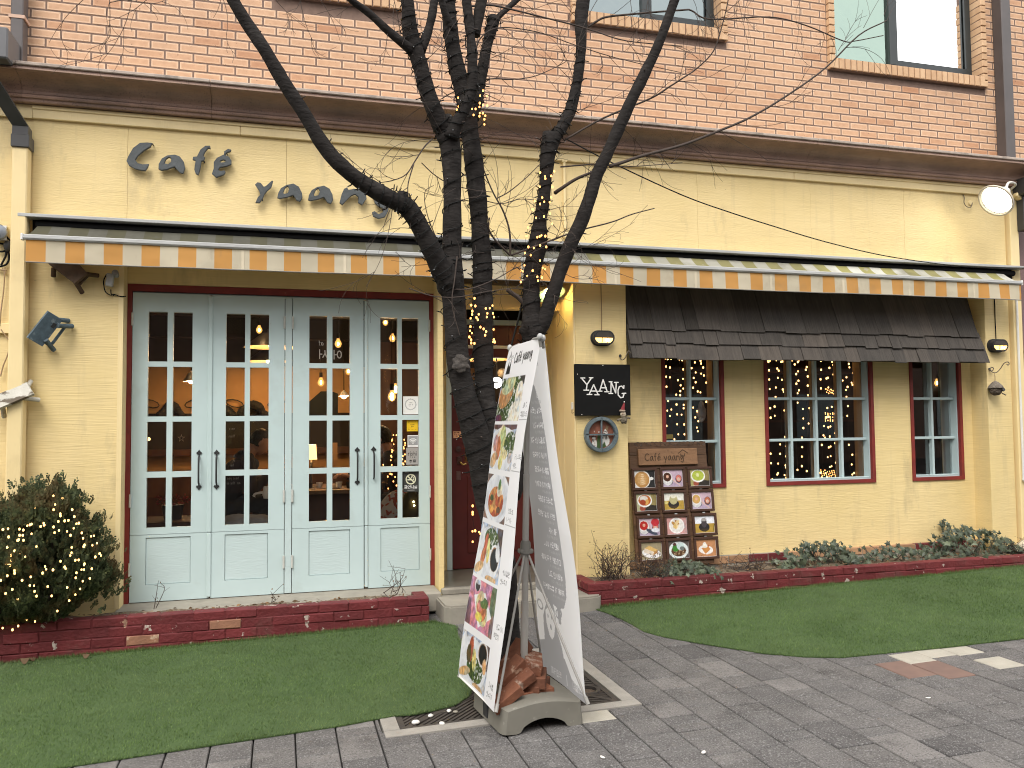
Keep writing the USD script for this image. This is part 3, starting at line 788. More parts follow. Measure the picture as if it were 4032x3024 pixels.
def wallbrick(a, b, z, h=COURSE - .0118, y=BY, d=.05):
    v, f = brick_mesh(b - a, h, d, .0025)
    rim = np.minimum(np.minimum(v[:, 0], b - a - v[:, 0]), np.minimum(v[:, 2], h - v[:, 2]))
    # a middle ring of points, so that the rim can be told from the heart
    w_, e = b - a, .021
    ix = [(e, e), (w_ - e, e), (w_ - e, h - e), (e, h - e)]
    nv = np.array([(X, 0, Z) for X, Z in ix])
    k = len(v)
    f = np.delete(f, (8, 17), 0)
    q = [(8 + i, 8 + (i + 1) % 4, k + (i + 1) % 4, k + i) for i in range(4)] + [(k, k + 1, k + 2, k + 3)]
    q = np.array(q)
    f = np.vstack([f, q[:, [0, 1, 2]], q[:, [0, 2, 3]]])
    v = np.vstack([v, nv])
    rim = np.r_[rim[:8] * 0, np.full(4, .004), np.full(4, .03)]
    dy = rb.uniform(-.0015, .0015)
    return v + np.array([a, y + dy, z]), f, rim


rv, rt, rr = [], [], []
NB = 215
for i, (a, b, z, d) in enumerate(blist):
    v, f, rim = wallbrick(a, b, z)
    t = float(np.clip(rb.choice([rb.normal(.68, .16), rb.normal(.15, .1)], p=[.90, .10]), 0, 1))
    if i < NB:
        obj('brick', (v, f), m_brick, bb, pv={'tone': t, 'rim': rim})
    else:
        rv.append((v, f)); rt.append(np.full(len(v), t)); rr.append(rim)
obj('brick_field', join(rv), m_brick, bb, kind='stuff', pv={'tone': np.concatenate(rt), 'rim': np.concatenate(rr)})
# mortar behind the bricks, with the window openings
wall = sbox(-9, BZ0 - .3, 15, 9.5)
for wx0, wx1, wz in wins:
    wall = wall.difference(sbox(wx0 - .002, wz - .1, wx1 + .002, wz + 1.6))
obj('wall', upright(wall, .25, BY + .0026 + .25), m_mortar, bb)

m_alu = M('dark_window_frame', (.022, .028, .029), (.03, .037, .038), scale=4, rough=.4, spec=.5)
m_mirror = PANE('coated_pane', gloss=(1.0, 1.0, .985), tint=(.5, .5, .5), fixed=.92)
m_green = PANE('green_pane', gloss=(.36, .455, .385), tint=(.4, .5, .45), fixed=.80, bump=.10)
m_greyp = PANE('grey_pane', gloss=(.27, .31, .31), tint=(.3, .34, .34), fixed=.8, bump=.1)
PR = .045                                               # how far the surround stands out
nbk = 0
for wi, (wx0, wx1, wz) in enumerate(wins):
    win = obj('window', upright(sbox(wx0, wz, wx1, wz + 1.55).difference(sbox(wx0 + .045, wz + .05, wx1 - .04, wz + 1.5)), .07, BY + .16), m_alu, bb)
    mid = wx0 + (wx1 - wx0) * (.44 if wi == 1 else .5)
    obj('mullion', bx(mid - .035, mid + .04, BY + .075, BY + .15, wz + .052, wz + 1.498, .004), m_alu, win)
    obj('sash', upright(sbox(mid + .04, wz + .05, wx1 - .04, wz + 1.5).difference(sbox(mid + .055, wz + .105, wx1 - .075, wz + 1.45)), .02, BY + .10), m_alu, win)
    for a, b, mt in ((wx0 + .045, mid - .035, m_green if wi == 1 else m_greyp), (mid + .05, wx1 - .05, m_mirror if wi == 1 else m_greyp)):
        obj('pane', bx(a, b, BY + .112, BY + .118, wz + .05, wz + 1.5), mt, win)
    if wi == 1:
        obj('blind', bx(wx0 + .05, wx1 - .05, BY + .17, BY + .18, wz + .05, wz + 1.5), m_white, win)
    else:
        obj('blind', bx(wx0 + .05, wx1 - .05, BY + .17, BY + .18, wz + .05, wz + 1.5), m_dkmetal, win)
    # soldier course of the sill
    n = int(round((wx1 - wx0 + .06) / .0655))
    for k in range(n):
        a = wx0 - .03 + k * (wx1 - wx0 + .06) / n
        v, f = brick_mesh((wx1 - wx0 + .06) / n - .010, .10, .16)
        obj('sill_brick', xf((v, f), None, (a + .005, BY - PR, wz - .112)), m_sillbrick, bb, pv={'tone': float(rb.uniform())})
    obj('sill_bed', bx(wx0 - .045, wx1 + .045, BY - PR + .012, BY + .14, wz - .117, wz - .006), m_mortar, bb)
    for side in (0, 1):
        X0 = wx1 if side else wx0 - SUR
        for k in range(14):
            z = wz - .112 + k * COURSE
            v, f = brick_mesh(SUR, COURSE - .009, .155)
            obj('jamb_brick', xf((v, f), None, (X0, BY - PR + rb.uniform(-.002, .002), z)), m_sillbrick, bb, pv={'tone': float(rb.uniform())})
        obj('jamb_bed', bx(X0 + .006, X0 + SUR - .006, BY - PR + .01, BY + .13, wz - .11, wz + 1.5), m_mortar, bb)

# cornice between the two storeys, in lengths of stone
CT, CB = 4.072, 3.853
prof = [(.10, CT - .0265), (-.236, CT - .027), (-.236, CT - .04), (-.243, CT - .043), (-.243, CT - .052), (-.23, CT - .056)]
for a in np.linspace(0, 1, 9):
    ang = a * math.pi / 2
    prof.append((-.075 - .150 * (1 - math.sin(ang)), CT - .060 - .088 * (1 - math.cos(ang)) - .012 * a))
prof += [(-.070, CB + .058), (-.070, CB + .052), (-.090, CB + .048), (-.094, CB + .036), (-.090, CB + .026), (-.078, CB + .024), (-.074, CB + .006), (-.07, CB), (.10, CB)]
cuts = [-9.0, -3.2, -1.757, -.50, 1.20, 2.9, 4.60, 5.35, 7.15, 9.0, 15.0]
for i in range(len(cuts) - 1):
    a, b = cuts[i] + .0015, cuts[i + 1] - .0015
    P = np.array(prof)
    sh = rb.uniform(-.002, .002)
    v = np.vstack([np.c_[np.full(len(P), a), P[:, 0] + sh, P[:, 1]], np.c_[np.full(len(P), b), P[:, 0] + sh, P[:, 1]]])
    n = len(P)
    q = np.array([(k, k + 1, n + k + 1, n + k) for k in range(n - 1)])
    obj('cornice_stone', (v, q), m_cornice, bb)
    obj('cornice_cap', bx(a, b, -.252 + sh, .10, CT - .026, CT, .005), m_cornice_top, bb)

# ---- downpipes: square metal pipes with offsets round the cornice
DX0, DX1 = -1.80, -1.703
dp = thing('downpipe', 'grey brown square downpipe bending round the cornice, painted yellow below', 'downpipe', loc=((DX0 + DX1) / 2, -.06, .05))
pl, pr2 = PY(40 / 1.0, 60, -.06)[0], PY(90, 60, -.06)[0]
obj('upper_pipe', bx(pl + .012, pr2 + .012, -.095, BY - .005, 4.06, 7.5, .006), m_brownmetal, dp)
obj('clip', bx(pl - .0, pr2 + .022, -.099, BY - .001, PY(60, 62, -.1)[2] - .012, PY(60, 62, -.1)[2] + .012), M('clip_copper', (.5, .33, .24), rough=.5), dp)
head = [(pl - .05, 4.20), (pr2 - .005, 4.20), (pr2 - .005, 3.97), (pl - .05, 3.97)]
obj('hopper', bx(pl - .13, pr2 - .005, -.36, -.01, 4.035, 4.25, .01), M('grey_hopper', (.13, .13, .135), (.10, .10, .103), scale=4, rough=.4), dp)
zA, zB = 4.06, 3.60
off = np.array([(pl - .07, -.35, zA), (pl - .07, -.35, zA - .10), ((DX0 + DX1) / 2, -.075, zB + .06), ((DX0 + DX1) / 2, -.075, zB - .05)])
sec = .048


def square_tube(path, hw, hd):
    path = np.asarray(path, float); V = []
    for p in path:
        V += [(p[0] - hw, p[1] - hd, p[2]), (p[0] + hw, p[1] - hd, p[2]), (p[0] + hw, p[1] + hd, p[2]), (p[0] - hw, p[1] + hd, p[2])]
    f = [(i * 4 + j, i * 4 + (j + 1) % 4, i * 4 + 4 + (j + 1) % 4, i * 4 + 4 + j) for i in range(len(path) - 1) for j in range(4)]
    return np.array(V), np.array(f)


obj('offset_pipe', square_tube(off, .050, .046), m_dkmetal, dp)
obj('collar', bx(DX0 - .006, DX1 + .012, -.135, -.012, zB - .09, zB - .0, .004), m_dkmetal, dp)
obj('lower_pipe', bx(DX0, DX1, -.122, -.02, .06, zB - .05, .008), m_yellow2, dp, label='pipe painted the yellow of the wall')
dpr = thing('downpipe', 'dark square downpipe on the bricks at the right edge, turning along the cornice', 'downpipe', loc=(7.2, -.05, 4.1))
ra, rb_ = PY(2688 + 2040 / 1.6458, 0, -.06)[0], PY(2688 + 2112 / 1.6458, 0, -.06)[0]
ra = PY(2688 + 2092 / 1.6458, 900 / 1.6458, -.08)[0]
obj('upper_pipe', bx(ra, ra + .115, -.09, BY - .004, 4.10, 7.5, .006), m_brownmetal, dpr)
obj('offset_pipe', bx(ra, ra + 1.5, -.095, BY - .008, 4.075, 4.135, .006), m_brownmetal, dpr)
dk = thing('rain_hopper', 'black metal rain hopper below the cornice beside the floodlight', 'hopper', loc=(7.17, -.1, 3.6))
hp = PY(4022, 745, -.12)
obj('box', bx(hp[0] - .02, hp[0] + .25, -.2, -.02, hp[2] - .06, hp[2] + .11, .015), m_dkmetal, dk)
obj('spout', bx(hp[0] + .02, hp[0] + .12, -.12, -.03, hp[2] - .4, hp[2] - .062, .008), m_dkmetal, dk)

# ================================================================== the yellow shop front
cf = thing('cafe_facade', 'yellow painted timber front with pale blue folding doors and small paned windows', 'shop front', loc=(2.6, 0, .1))
DL, DR = -1.10, 1.206                                    # the opening of the folding doors
EL, ER = 1.249, 2.372                                    # the entrance
PLR = 2.833                                              # pillar right side
WR0 = 6.612                                              # window bay right end
FR = 7.035
OP = 2.86                                                # top of the openings, behind the awning
# fascia of boards 1.2 m wide
xb = [-1.70, PY(1128, 700)[0] - 1.12, PY(1128, 700)[0], PY(1715, 800)[0], PY(2255, 800)[0], PY(2746, 800)[0], PY(3192, 850)[0], PY(3560, 870)[0], 6.90]
xb = [x for x in xb if -1.71 <= x <= 6.91]
xb = sorted(set([-1.70] + [x for x in xb if x > -1.5]))
for a, b in zip(xb[:-1], xb[1:]):
    gp = .0014 if abs(a - xb[2]) < .01 else .0006
    obj('wall_board', bx(a + gp, b - .0006, rb.uniform(-.0006, .0006), .06, OP, 3.765, .0007), m_yellow, cf)
obj('wall_core', bx(-1.70, 6.90, .061, .24, OP + .002, 3.84), m_yellow, cf)
for a, b in ((-1.705, -.30), (-.30, 2.1), (2.1, 4.5), (4.5, 6.9)):
    obj('frieze_board', bx(a + .001, b - .001, -.026, .058, 3.757, 3.851, .004), m_yellow2, cf)
obj('frieze_bead', bx(-1.705, 6.9, -.036, -.026, 3.822, 3.85, .004), m_yellow2, cf)
# walls
obj('left_wall', bx(-1.70, DL, 0, .10, .10, OP - .002), m_yellow, cf)
obj('left_reveal', bx(DL - .08, DL, .10, .55, .1, OP - .002), m_yellow2, cf)
obj('left_edge_trim', bx(DL - .030, DL + .003, -.004, -.0005, .27, OP - .01), m_yellow2, cf)
obj('door_header', bx(DL + .001, DR, .165, .27, 2.63, OP - .004), m_yellow, cf)
obj('middle_post', bx(DR, EL, -.003, .80, .20, OP - .002, .003), m_yellow, cf)
obj('entrance_soffit', bx(EL, ER, .02, .79, 2.80, OP - .002), m_yellow2, cf)
obj('entrance_beam', bx(EL + .002, ER - .002, .36, .44, 2.545, 2.80, .004), m_yellow2, cf)
obj('pillar', bx(ER, PLR, 0, .80, .10, OP - .002, .003), m_yellow, cf)
obj('pillar_corner_board', bx(ER - .016, ER - .001, .001, .10, .27, 2.74, .003), m_yellow2, cf)
for k in range(4):
    a = .10 + k * .17
    obj('pillar_side_board', bx(ER - .012, ER - .001, a + .003, a + .167, .27, 2.74, .002), m_yellow2, cf)
obj('right_pilaster', bx(WR0, 6.905, 0, .25, .10, OP - .002, .003), m_yellow, cf)
obj('corner_post', bx(6.93, FR, -.035, .25, .08, 3.85, .006), m_yellow2, cf)
obj('corner_gap', bx(6.90, 6.932, .03, .25, .10, 3.85), m_yellow2, cf)
obj('corner_pipe', tube(spline([(6.955, -.05, 2.85), (6.955, -.05, 1.15), (6.955, -.05, .98), (7.0, -.055, .93), (7.04, -.06, .90)], 5), .011, 8), m_white, cf, smooth=40)
obj('far_left_wall', bx(-9, -1.70, .004, .14, .05, 3.765), m_yellow, cf)
obj('far_left_frieze', bx(-9, -1.706, -.022, .003, 3.757, 3.851), m_yellow2, cf)
obj('far_left_batten', bx(-2.6, -1.80, -.022, .003, PY(20, 1290, -.02)[2] - .04, PY(20, 1290, -.02)[2] + .03, .003), m_yellow2, cf)

# window wall, 0.2 back, with three openings
WY = .20
WZ0 = PY(3200, 1907, WY)[2]
wins3 = [(PY(2604, 1500, WY)[0], PY(2853, 1700, WY)[0]), (PY(3010, 1600, WY)[0], PY(3438, 1600, WY)[0]), (PY(3583, 1600, WY)[0], PY(3786, 1600, WY)[0])]
WTOP = 2.42
ww = sbox(PLR, .10, WR0, OP - .002)
for a, b in wins3:
    ww = ww.difference(sbox(a, WZ0, b, WTOP))
obj('window_wall', upright(ww, .09, WY + .09), m_yellow, cf)
mz = [PY(3200, 1570, WY + .08)[2], PY(3200, 1731, WY + .08)[2]]
for wi, (a, b) in enumerate(wins3):
    RT = .033
    w = obj('window', upright(sbox(a, WZ0, b, WTOP).difference(sbox(a + RT, WZ0 + RT, b - RT, WTOP - RT)), .034, WY + .022), m_red, cf)
    i0, i1, k0, k1 = a + RT, b - RT, WZ0 + RT, WTOP - RT
    obj('lining', upright(sbox(i0 - .004, k0 - .004, i1 + .004, k1 + .004).difference(sbox(i0 + .010, k0 + .010, i1 - .010, k1 - .010)), .186, WY + .21), m_wblue, w)
    obj('sill', bx(i0 + .010, i1 - .010, WY + .025, WY + .049, k0 + .0102, k0 + .024, .003), m_wblue, w)
    ncol = 4 if wi == 1 else 2
    xs = [i0 + .010 + (i1 - i0 - .02) * k / ncol for k in range(ncol + 1)]
    zs = [k0 + .010, mz[1], mz[0], 2 * mz[0] - mz[1], k1 - .01]
    for k in range(1, ncol):
        obj('muntin', bx(xs[k] - .0125, xs[k] + .0125, WY + .050, WY + .098, k0 + .012, k1 - .012, .004), m_wblue, w)
        obj('inner_muntin', bx(xs[k] - .011, xs[k] + .011, WY + .106, WY + .145, k0 + .012, k1 - .012), m_wood_in if wi < 2 else m_wblue, w)
    obj('inner_jamb', bx(i1 - .022, i1 - .0105, WY + .106, WY + .21, k0 + .012, k1 - .012), m_wood_in if wi < 2 else m_wblue, w)
    for z in zs[1:-1]:
        for k in range(ncol):
            obj('glazing_bar', bx(xs[k] + (.0125 if k else 0), xs[k + 1] - (.0125 if k + 1 < ncol else 0), WY + .053, WY + .097, z - .0125, z + .0125, .003), m_wblue, w)
    for r in range(len(zs) - 1):
        for k in range(ncol):
            obj('pane', bx(xs[k] + .002, xs[k + 1] - .002, WY + .100, WY + .104, zs[r] + .002, zs[r + 1] - .002), m_wglass, w)
# brick footing under the window wall
for k in range(19):
    a = PLR + .02 + k * .20
    v, f = brick_mesh(.192, .066, .06)
    obj('footing_brick', xf((v, f), None, (a, WY - .05, .295 + .006 * k / 5)), (m_redbrick if k in (6, 7, 15, 16, 17) else m_plinthbrick), cf, pv={'tone': float(rb.uniform())})
obj('footing', bx(PLR + .001, WR0 - .001, WY - .043, WY + .05, .10, .370), m_concrete, cf)

# ---- the four folding doors
DY = .18
m_hinge = M('painted_hinge', (.55, .56, .52), (.42, .42, .38), scale=30, rough=.45)
rz = [PY(600, y, DY)[2] for y in (1227, 1423, 1443.5, 1640, 1661, 1858, 1881, 2079)]
grz = PY(585, 2106, DY)[2]
pnb = PY(568, 2304, DY)[2]
DZ0, DZ1 = PY(498, 2377, DY)[2] + .004, PY(507, 1151, DY)[2]
xr = lambda p: PY(p, 1700, DY)[0]
leafs = [(503, 826, (579, 655.5), (678.5, 754.5), 1), (833, 1119.5, (888, 962.5), (983, 1057), 0), (1151.5, 1432, (1217, 1287.5), (1308.5, 1378), 0), (1449, 1708, (1498, 1566), (1583.5, 1649.5), 0)]
fr_ = sbox(DL, DZ0 - .01, DR, 2.628).difference(sbox(DL + .034, DZ0 - .02, DR - .034, DZ1 + .012))
obj('door_frame', upright(fr_, .06, DY + .055), m_red, cf)
m_grey = M('grey_door_edge', (.30, .33, .32), rough=.5)
obj('door_stop', bx(DL + .035, DR - .035, DY + .03, DY + .08, DZ1 + .001, DZ1 + .012), m_door, cf)
gap = (xr(1121), xr(1150))
obj('centre_post', bx(gap[0] + .002, gap[1] - .002, DY - .004, DY + .05, DZ0, DZ1, .003), m_doorp, cf)


def handle(x, z, par, broken=False):
    def leafshape(cx, cz, s):
        p = [(0, .030), (.010, .016), (.021, .006), (.014, -.006), (.006, -.004), (.004, -.014), (-.004, -.014), (-.006, -.004), (-.014, -.006), (-.021, .006), (-.010, .016)]
        return Polygon([(cx + a, cz + s * b) for a, b in p])
    h = obj('handle', tube(spline([(x, DY - .006, z + .105), (x, DY - .034, z + .085), (x, DY - .040, z), (x, DY - .034, z - .085), (x, DY - .006, z - .105)], 5), .0068, 8), m_iron, par, smooth=60)
    obj('rosette', upright(leafshape(x, z + .122, 1), .006, DY), m_iron, h)
    if broken:
        obj('rosette', upright(leafshape(x, z - .122, -1), .002, DY), m_door, h)
    else:
        obj('rosette', upright(leafshape(x, z - .122, -1), .006, DY), m_iron, h)
    return h


for li, (l, r, c1, c2, extra) in enumerate(leafs):
    x0, x1 = xr(l), xr(r)
    x0 = max(x0, DL + .037); x1 = min(x1, DR - .037)
    cols = [(xr(c1[0]), xr(c1[1])), (xr(c2[0]), xr(c2[1]))]
    P = sbox(x0, DZ0, x1, DZ1)
    pan = sbox(cols[0][0], pnb, cols[1][1], grz - .022)
    for a, b in cols:
        for k in range(4):
            P = P.difference(sbox(a, rz[2 * k + 1], b, rz[2 * k]))
    P = P.difference(pan)
    up = P.intersection(sbox(x0, grz + .0015, x1, DZ1)); lowp = P.intersection(sbox(x0, DZ0, x1, grz - .0015))
    d = obj('door', upright(up, .045, DY + .045), m_door, cf)
    obj('lower_frame', upright(lowp, .045, DY + .045), m_door, d)
    obj('lower_panel', bx(cols[0][0] + .002, cols[1][1] - .002, DY + .007, DY + .03, pnb + .002, grz - .024, .002), m_doorp, d)
    for a, b in cols:
        for k in range(4):
            obj('pane', bx(a - .004, b + .004, DY + .020, DY + .024, rz[2 * k + 1] - .004, rz[2 * k] + .004), m_glass, d)
    if li in (0, 2):
        m0, m1 = (xr(817), xr(835)) if li == 0 else (xr(1435), xr(1448))
        obj('cover_strip', bx(m0, m1, DY - .012, DY - .0005, grz + .002, DZ1 - .01, .004), m_door, d)
        obj('cover_strip', bx(m0, m1, DY - .010, DY - .0005, DZ0 + .01, grz - .002, .004), m_door, d)
    hx = [xr(785), xr(854), xr(1406.5), xr(1471)][li]
    handle(hx, [PY(785, 1850, DY)[2], PY(853, 1849, DY)[2], PY(1407, 1835, DY)[2], PY(1471, 1832, DY)[2]][li], d, broken=(li == 3))
    hgx = {0: DL + .037, 1: xr(1119), 2: xr(1152), 3: DR - .037}[li]
    for z in (PY(1120, 1270, DY)[2], PY(1120, 1953, DY)[2], PY(1120, 2212, DY)[2]):
        obj('hinge', tube([(hgx, DY - .008, z - .048), (hgx, DY - .008, z + .048)], .0085, 8), m_hinge, d, smooth=50)
# writing chalked on the inside of the glass, read from within
m_chalk = M('white_marker', (.62, .60, .55), rough=.8)
m_chalk2 = M('faint_marker', (.20, .20, .19), rough=.8)


def gmark(name, poly, y=DY + .0265):
    p = PY(*poly[1], y)
    v, f = upright(affinity.translate(poly[0], p[0], p[2]), .0015, y + .0015)
    obj(name, (v, f), poly[2], glasswrite)


glasswrite = thing('glass_writing', 'mirrored white marker writing on the panes of the second and third folding doors', 'writing', loc=(.35, DY + .03, 1.2))
gmark('letters', (text_poly('caf', .036, .10, mirror=True), (1279, 1360), m_chalk))
gmark('letters', (text_poly('어', .07, .12, mirror=True), (1345, 1414), m_chalk))
gmark('letters', (text_poly('서', .07, .12, mirror=True), (1288, 1412), m_chalk))
for k, (s, px, py) in enumerate([('na s', 925, 1692), ('fhen', 925, 1722), ('free', 925, 1800), ('All', 924, 1818), ('ha', 920, 1836), ('have yea', 940, 1887), ('and the ai', 946, 1906)]):
    gmark('letters', (text_poly(s, .020, .09, mirror=True), (px, py), m_chalk2))

# ---- the entrance: red door with a glazed upper part
EY = .74
m_reddoor = M('dark_red_door', (.085, .012, .011), (.065, .010, .009), scale=6, rough=.4, bump=.05)
d0, d1 = PY(1344 + 715 / 1.6458, 1900, EY)[0], ER - .10
obj('entry_back_wall', bx(EL, d0 - .045, EY + .01, EY + .08, .25, 2.6), m_yellow, cf)
obj('entry_casing', upright(sbox(d0 - .045, .28, d1 + .045, 2.50).difference(sbox(d0, .27, d1, 2.455)), .05, EY + .04), m_wblue, cf)
obj('entry_side_wall', bx(d1 + .045, ER, EY + .01, EY + .08, .25, 2.6), m_yellow, cf)
tz0, tz1 = PY(2000, 1100 + 735 / 2.766, EY)[2], 2.455
ed = obj('door', upright(sbox(d0 + .003, .285, d1 - .003, tz0 - .02).difference(sbox(d0 + .12, 1.22, d1 - .12, tz0 - .10)), .045, EY + .045), m_reddoor, cf, label='dark red entrance door with a glazed upper half')
obj('transom', bx(d0 + .002, d1 - .002, EY, EY + .05, tz0 - .018, tz0 + .010), m_white, ed)
for k in range(6):
    a = d0 + .003 + (d1 - d0 - .006) * k / 6
    obj('transom_board', bx(a + .0015, a + (d1 - d0) / 6 - .0015, EY + .012, EY + .04, tz0 + .011, tz1 - .002), m_reddoor, ed)
obj('pane', bx(d0 + .12, d1 - .12, EY + .02, EY + .024, 1.22, tz0 - .10), m_glass, ed)
for k in range(2):
    a = d0 + .12 + k * (d1 - d0 - .24) / 2
    obj('raised_panel', bx(a + .02, a + (d1 - d0 - .24) / 2 - .02, EY - .010, EY - .0005, .42, 1.10, .009), m_reddoor, ed)
m_brass = M('brass', (.45, .30, .09), rough=.3, metal=1.0)
kx = PY(1344 + 765 / 1.6458, 1820, EY)[0]
kz = PY(1344 + 765 / 1.6458, 1008 + 1335 / 1.6458, EY)[2]
lk = obj('lock', bx(kx - .022, kx + .022, EY - .012, EY - .0005, kz - .02, kz + .05, .004), M('dark_lock', (.05, .02, .018), rough=.4), ed)
obj('lever', tube(spline([(kx, EY - .012, kz), (kx, EY - .05, kz), (kx + .02, EY - .055, kz - .02), (kx + .05, EY - .055, kz - .015)], 4), .008, 8), m_brass, lk, smooth=50)
obj('deadbolt', lathe([(.001, 0), (.022, 0), (.026, .012), (.001, .016)], 14, (kx - .01, EY - .001, kz + .115), rotm('x', 90)), M('lock2', (.05, .02, .018), rough=.4), ed, smooth=40)
obj('keypad', bx(kx - .03, kx + .01, EY - .008, EY - .0005, kz - .16, kz - .08, .003), M('lock3', (.10, .05, .045), rough=.4), ed)
nt, ntc = sheet(.075, .060, .0025, [(text_poly('금연 부탁', .011, .14, (.008, .042)), (.12, .03, .02)), (text_poly('드립니다', .011, .14, (.008, .024)), (.12, .03, .02)), (text_poly('감사', .011, .14, (.02, .006)), (.12, .03, .02))], (.62, .34, .20))
npt = PY(1344 + 725 / 1.6458, 1008 + 1180 / 1.6458, EY)
obj('notice', (np.c_[npt[0] + nt[0][:, 0], np.full(len(nt[0]), EY - .002), npt[2] + nt[0][:, 1]], nt[1]), m_ink, ed, cd=ntc)

# ---- sills, steps
obj('door_sill', bx(DL - .02, DR - .002, -.13, DY + .25, .12, DZ0 - .006, .010), m_concrete, cf)
st = thing('entrance_steps', 'worn concrete step and speckled granite threshold before the entrance', 'steps', loc=(1.8, -.3, .1))
obj('threshold', bx(EL - .01, ER + .02, -.02, .82, .20, .278, .008), m_tile, st)
obj('nosing', bx(EL - .03, ER + .02, -.085, -.021, .232, .277, .006), m_concrete, st)
obj('riser', bx(EL - .02, ER + .01, -.066, -.022, .13, .231), m_riser, st)
sp = Polygon([(1.16, -.06), (1.16, -.44), (1.20, -.495), (2.28, -.495), (2.37, -.47), (2.41, -.40), (2.41, -.06)])
v, f = ext(sp.buffer(-.012, join_style=1).buffer(.012), .20)
vt, ft = ext(sp.buffer(-.012), .212)
obj('step', [(v + np.array([0, 0, .02]), f), (vt + np.array([0, 0, .02]), ft)], m_concrete, st)

# ================================================================== brick planters
pt = M('leaf_litter', (.19, .145, .10), (.10, .075, .052), scale=30, rough=.95, bump=1.0, bscale=45, bd=.02, speck=((.40, .32, .22), 80, .60, .8))


def planter(name, label, x0, x1, yf, yb, ztop, rows, left_end, right_end, seed):
    t = thing(name, label, 'planter', loc=((x0 + x1) / 2, yf, gz((x0 + x1) / 2, yf)))
    r = np.random.default_rng(seed)
    h = .066
    for row in range(rows):
        z = ztop - h * (row + 1)
        k0 = (row % 2) * .105
        x = x0 - .21 + k0
        while x < x1:
            a, b = max(x, x0) + .003, min(x + .21, x1) - .003
            x += .21
            if b - a < .03:
                continue
            if z + h < gz((a + b) / 2, yf) - .02:
                continue
            v, f = brick_mesh(b - a, h - .004, .098, .005)
            v = v + r.normal(0, .0012, v.shape)
            if row == 0:
                v, f = bx(0, b - a, 0, .10, 0, h - .006, .006)
                v = v + r.normal(0, .0012, v.shape)
            rz_ = rotm('z', r.normal(0, .8))
            mt = m_redbrick
            if (seed == 1 and row in (1, 2) and abs((a + b) / 2 - ((-.30, -.86)[row - 1])) < .1) or (seed == 2 and row >= 2 and r.uniform() < .12):
                mt = m_rawbrick
            obj('brick', xf((v, f), rz_, (a, yf + r.uniform(-.005, .004), z)), mt, t, pv={'tone': float(np.clip(r.normal(.5, .25), 0, 1))})
        for side, xx in ((left_end, x0), (right_end, x1)):
            if side:
                y = yf + (.104 if row % 2 == 0 else .0)
                y = yf + .104
                while y < yb:
                    ln = min(.2, yb - y)
                    if ln > .04:
                        xa = xx + .001 if side == 'L' else xx - .099
                        obj('brick', bx(xa, xa + .098, y + .003, y + ln - .003, z, z + h - .006, .006), m_redbrick, t, pv={'tone': float(r.uniform(.2, .8))})
                    y += .2
    lo = min(gz(x0, yf), gz(x1, yf)) - .05
    obj('mortar', bx(x0 + .012, x1 - .012, yf + .0045, yf + .09, lo, ztop - .010), m_redbrick, t, pv={'tone': .3})
    ys, xs = np.meshgrid(np.linspace(yf + .092, yb, 8), np.linspace(x0 + .02, x1 - .02, int((x1 - x0) / .05)), indexing='ij')
    zz = ztop - .030 + .022 * (meshkit.noise(np.c_[xs.ravel() * 7, ys.ravel() * 7, xs.ravel() * 0], seed) - .4).reshape(xs.shape)
    nxs = xs.shape[1]
    v = np.c_[xs.ravel(), ys.ravel(), zz.ravel()]
    i = np.arange(len(v)).reshape(xs.shape)
    q = np.c_[i[:-1, :-1].ravel(), i[:-1, 1:].ravel(), i[1:, 1:].ravel(), i[1:, :-1].ravel()]
    obj('soil', (v, q), pt, t, smooth=True)
    return t


planter('brick_planter', 'low dark red brick planter with peeling paint below the folding doors', -3.3, 1.065, -.38, -.135, .293, 5, None, 'R', 1)
planter('brick_planter', 'low dark red brick planter with ivy below the small paned windows', 2.30, 8.2, -.41, .14, .318, 4, 'L', None, 2)
obj('concrete_ledge', bx(-3.3, DL - .03, -.134, -.001, .05, .235, .006), m_concrete, cf)
rs = np.random.default_rng(5)
lv, lt = [], []
for k in range(620):
    if rs.uniform() < .4:
        x, y, z = rs.uniform(-1.7, 1.0), rs.uniform(-.28, -.15), .268
    else:
        x, y, z = rs.uniform(2.42, 6.9), rs.uniform(-.30, .12), .298
    s = rs.uniform(.008, .026)
    v = np.array([(-s, 0, 0), (0, -s * .45, .004), (s, 0, rs.uniform(0, .012)), (0, s * .45, .006)])
    lv.append(xf((v, np.array([[0, 1, 2, 3]])), rotm('z', rs.uniform(0, 360)) @ rotm('x', rs.normal(0, 22)), (x, y, z + rs.uniform(0, .012))))
    lt.append(np.full(4, rs.uniform()))
obj('fallen_leaves', join(lv), m_dry, kind='stuff', label='dry fallen leaves lying on the soil of the planters', cat='leaves', pv={'tone': np.concatenate(lt)})

# ================================================================== awning
aw = thing('awning', 'half rolled awning with orange and cream striped valance and dirty canopy', 'awning', loc=(2.65, -.1, 2.7))
ax0, ax1 = -1.757, 7.02
fx0, fx1 = -1.694, 6.835
FY = -.22
obj('hood', bx(ax0, ax1, -.125, -.001, 3.026, 3.050, .003), m_silver, aw)
m_hoodshade = M('hood_shade_black', (.010, .010, .010), rough=.9, spec=.1)  # deep shade under the hood, put into the colour of plate and roller
obj('back_plate', bx(ax0 + .07, ax1 - .05, -.03, -.002, 2.86, 3.0255), m_hoodshade, aw)
obj('roller', tube([(ax0 + .1, -.058, 2.985), (ax1 - .1, -.058, 2.985)], .026, 14), m_hoodshade, aw, smooth=50)
obj('front_bar', [bx(fx0, fx1, FY - .018, FY + .016, 2.842, 2.880, .006), bx(fx0, fx1, FY - .022, FY - .0182, 2.852, 2.862, .001)], m_silver, aw)
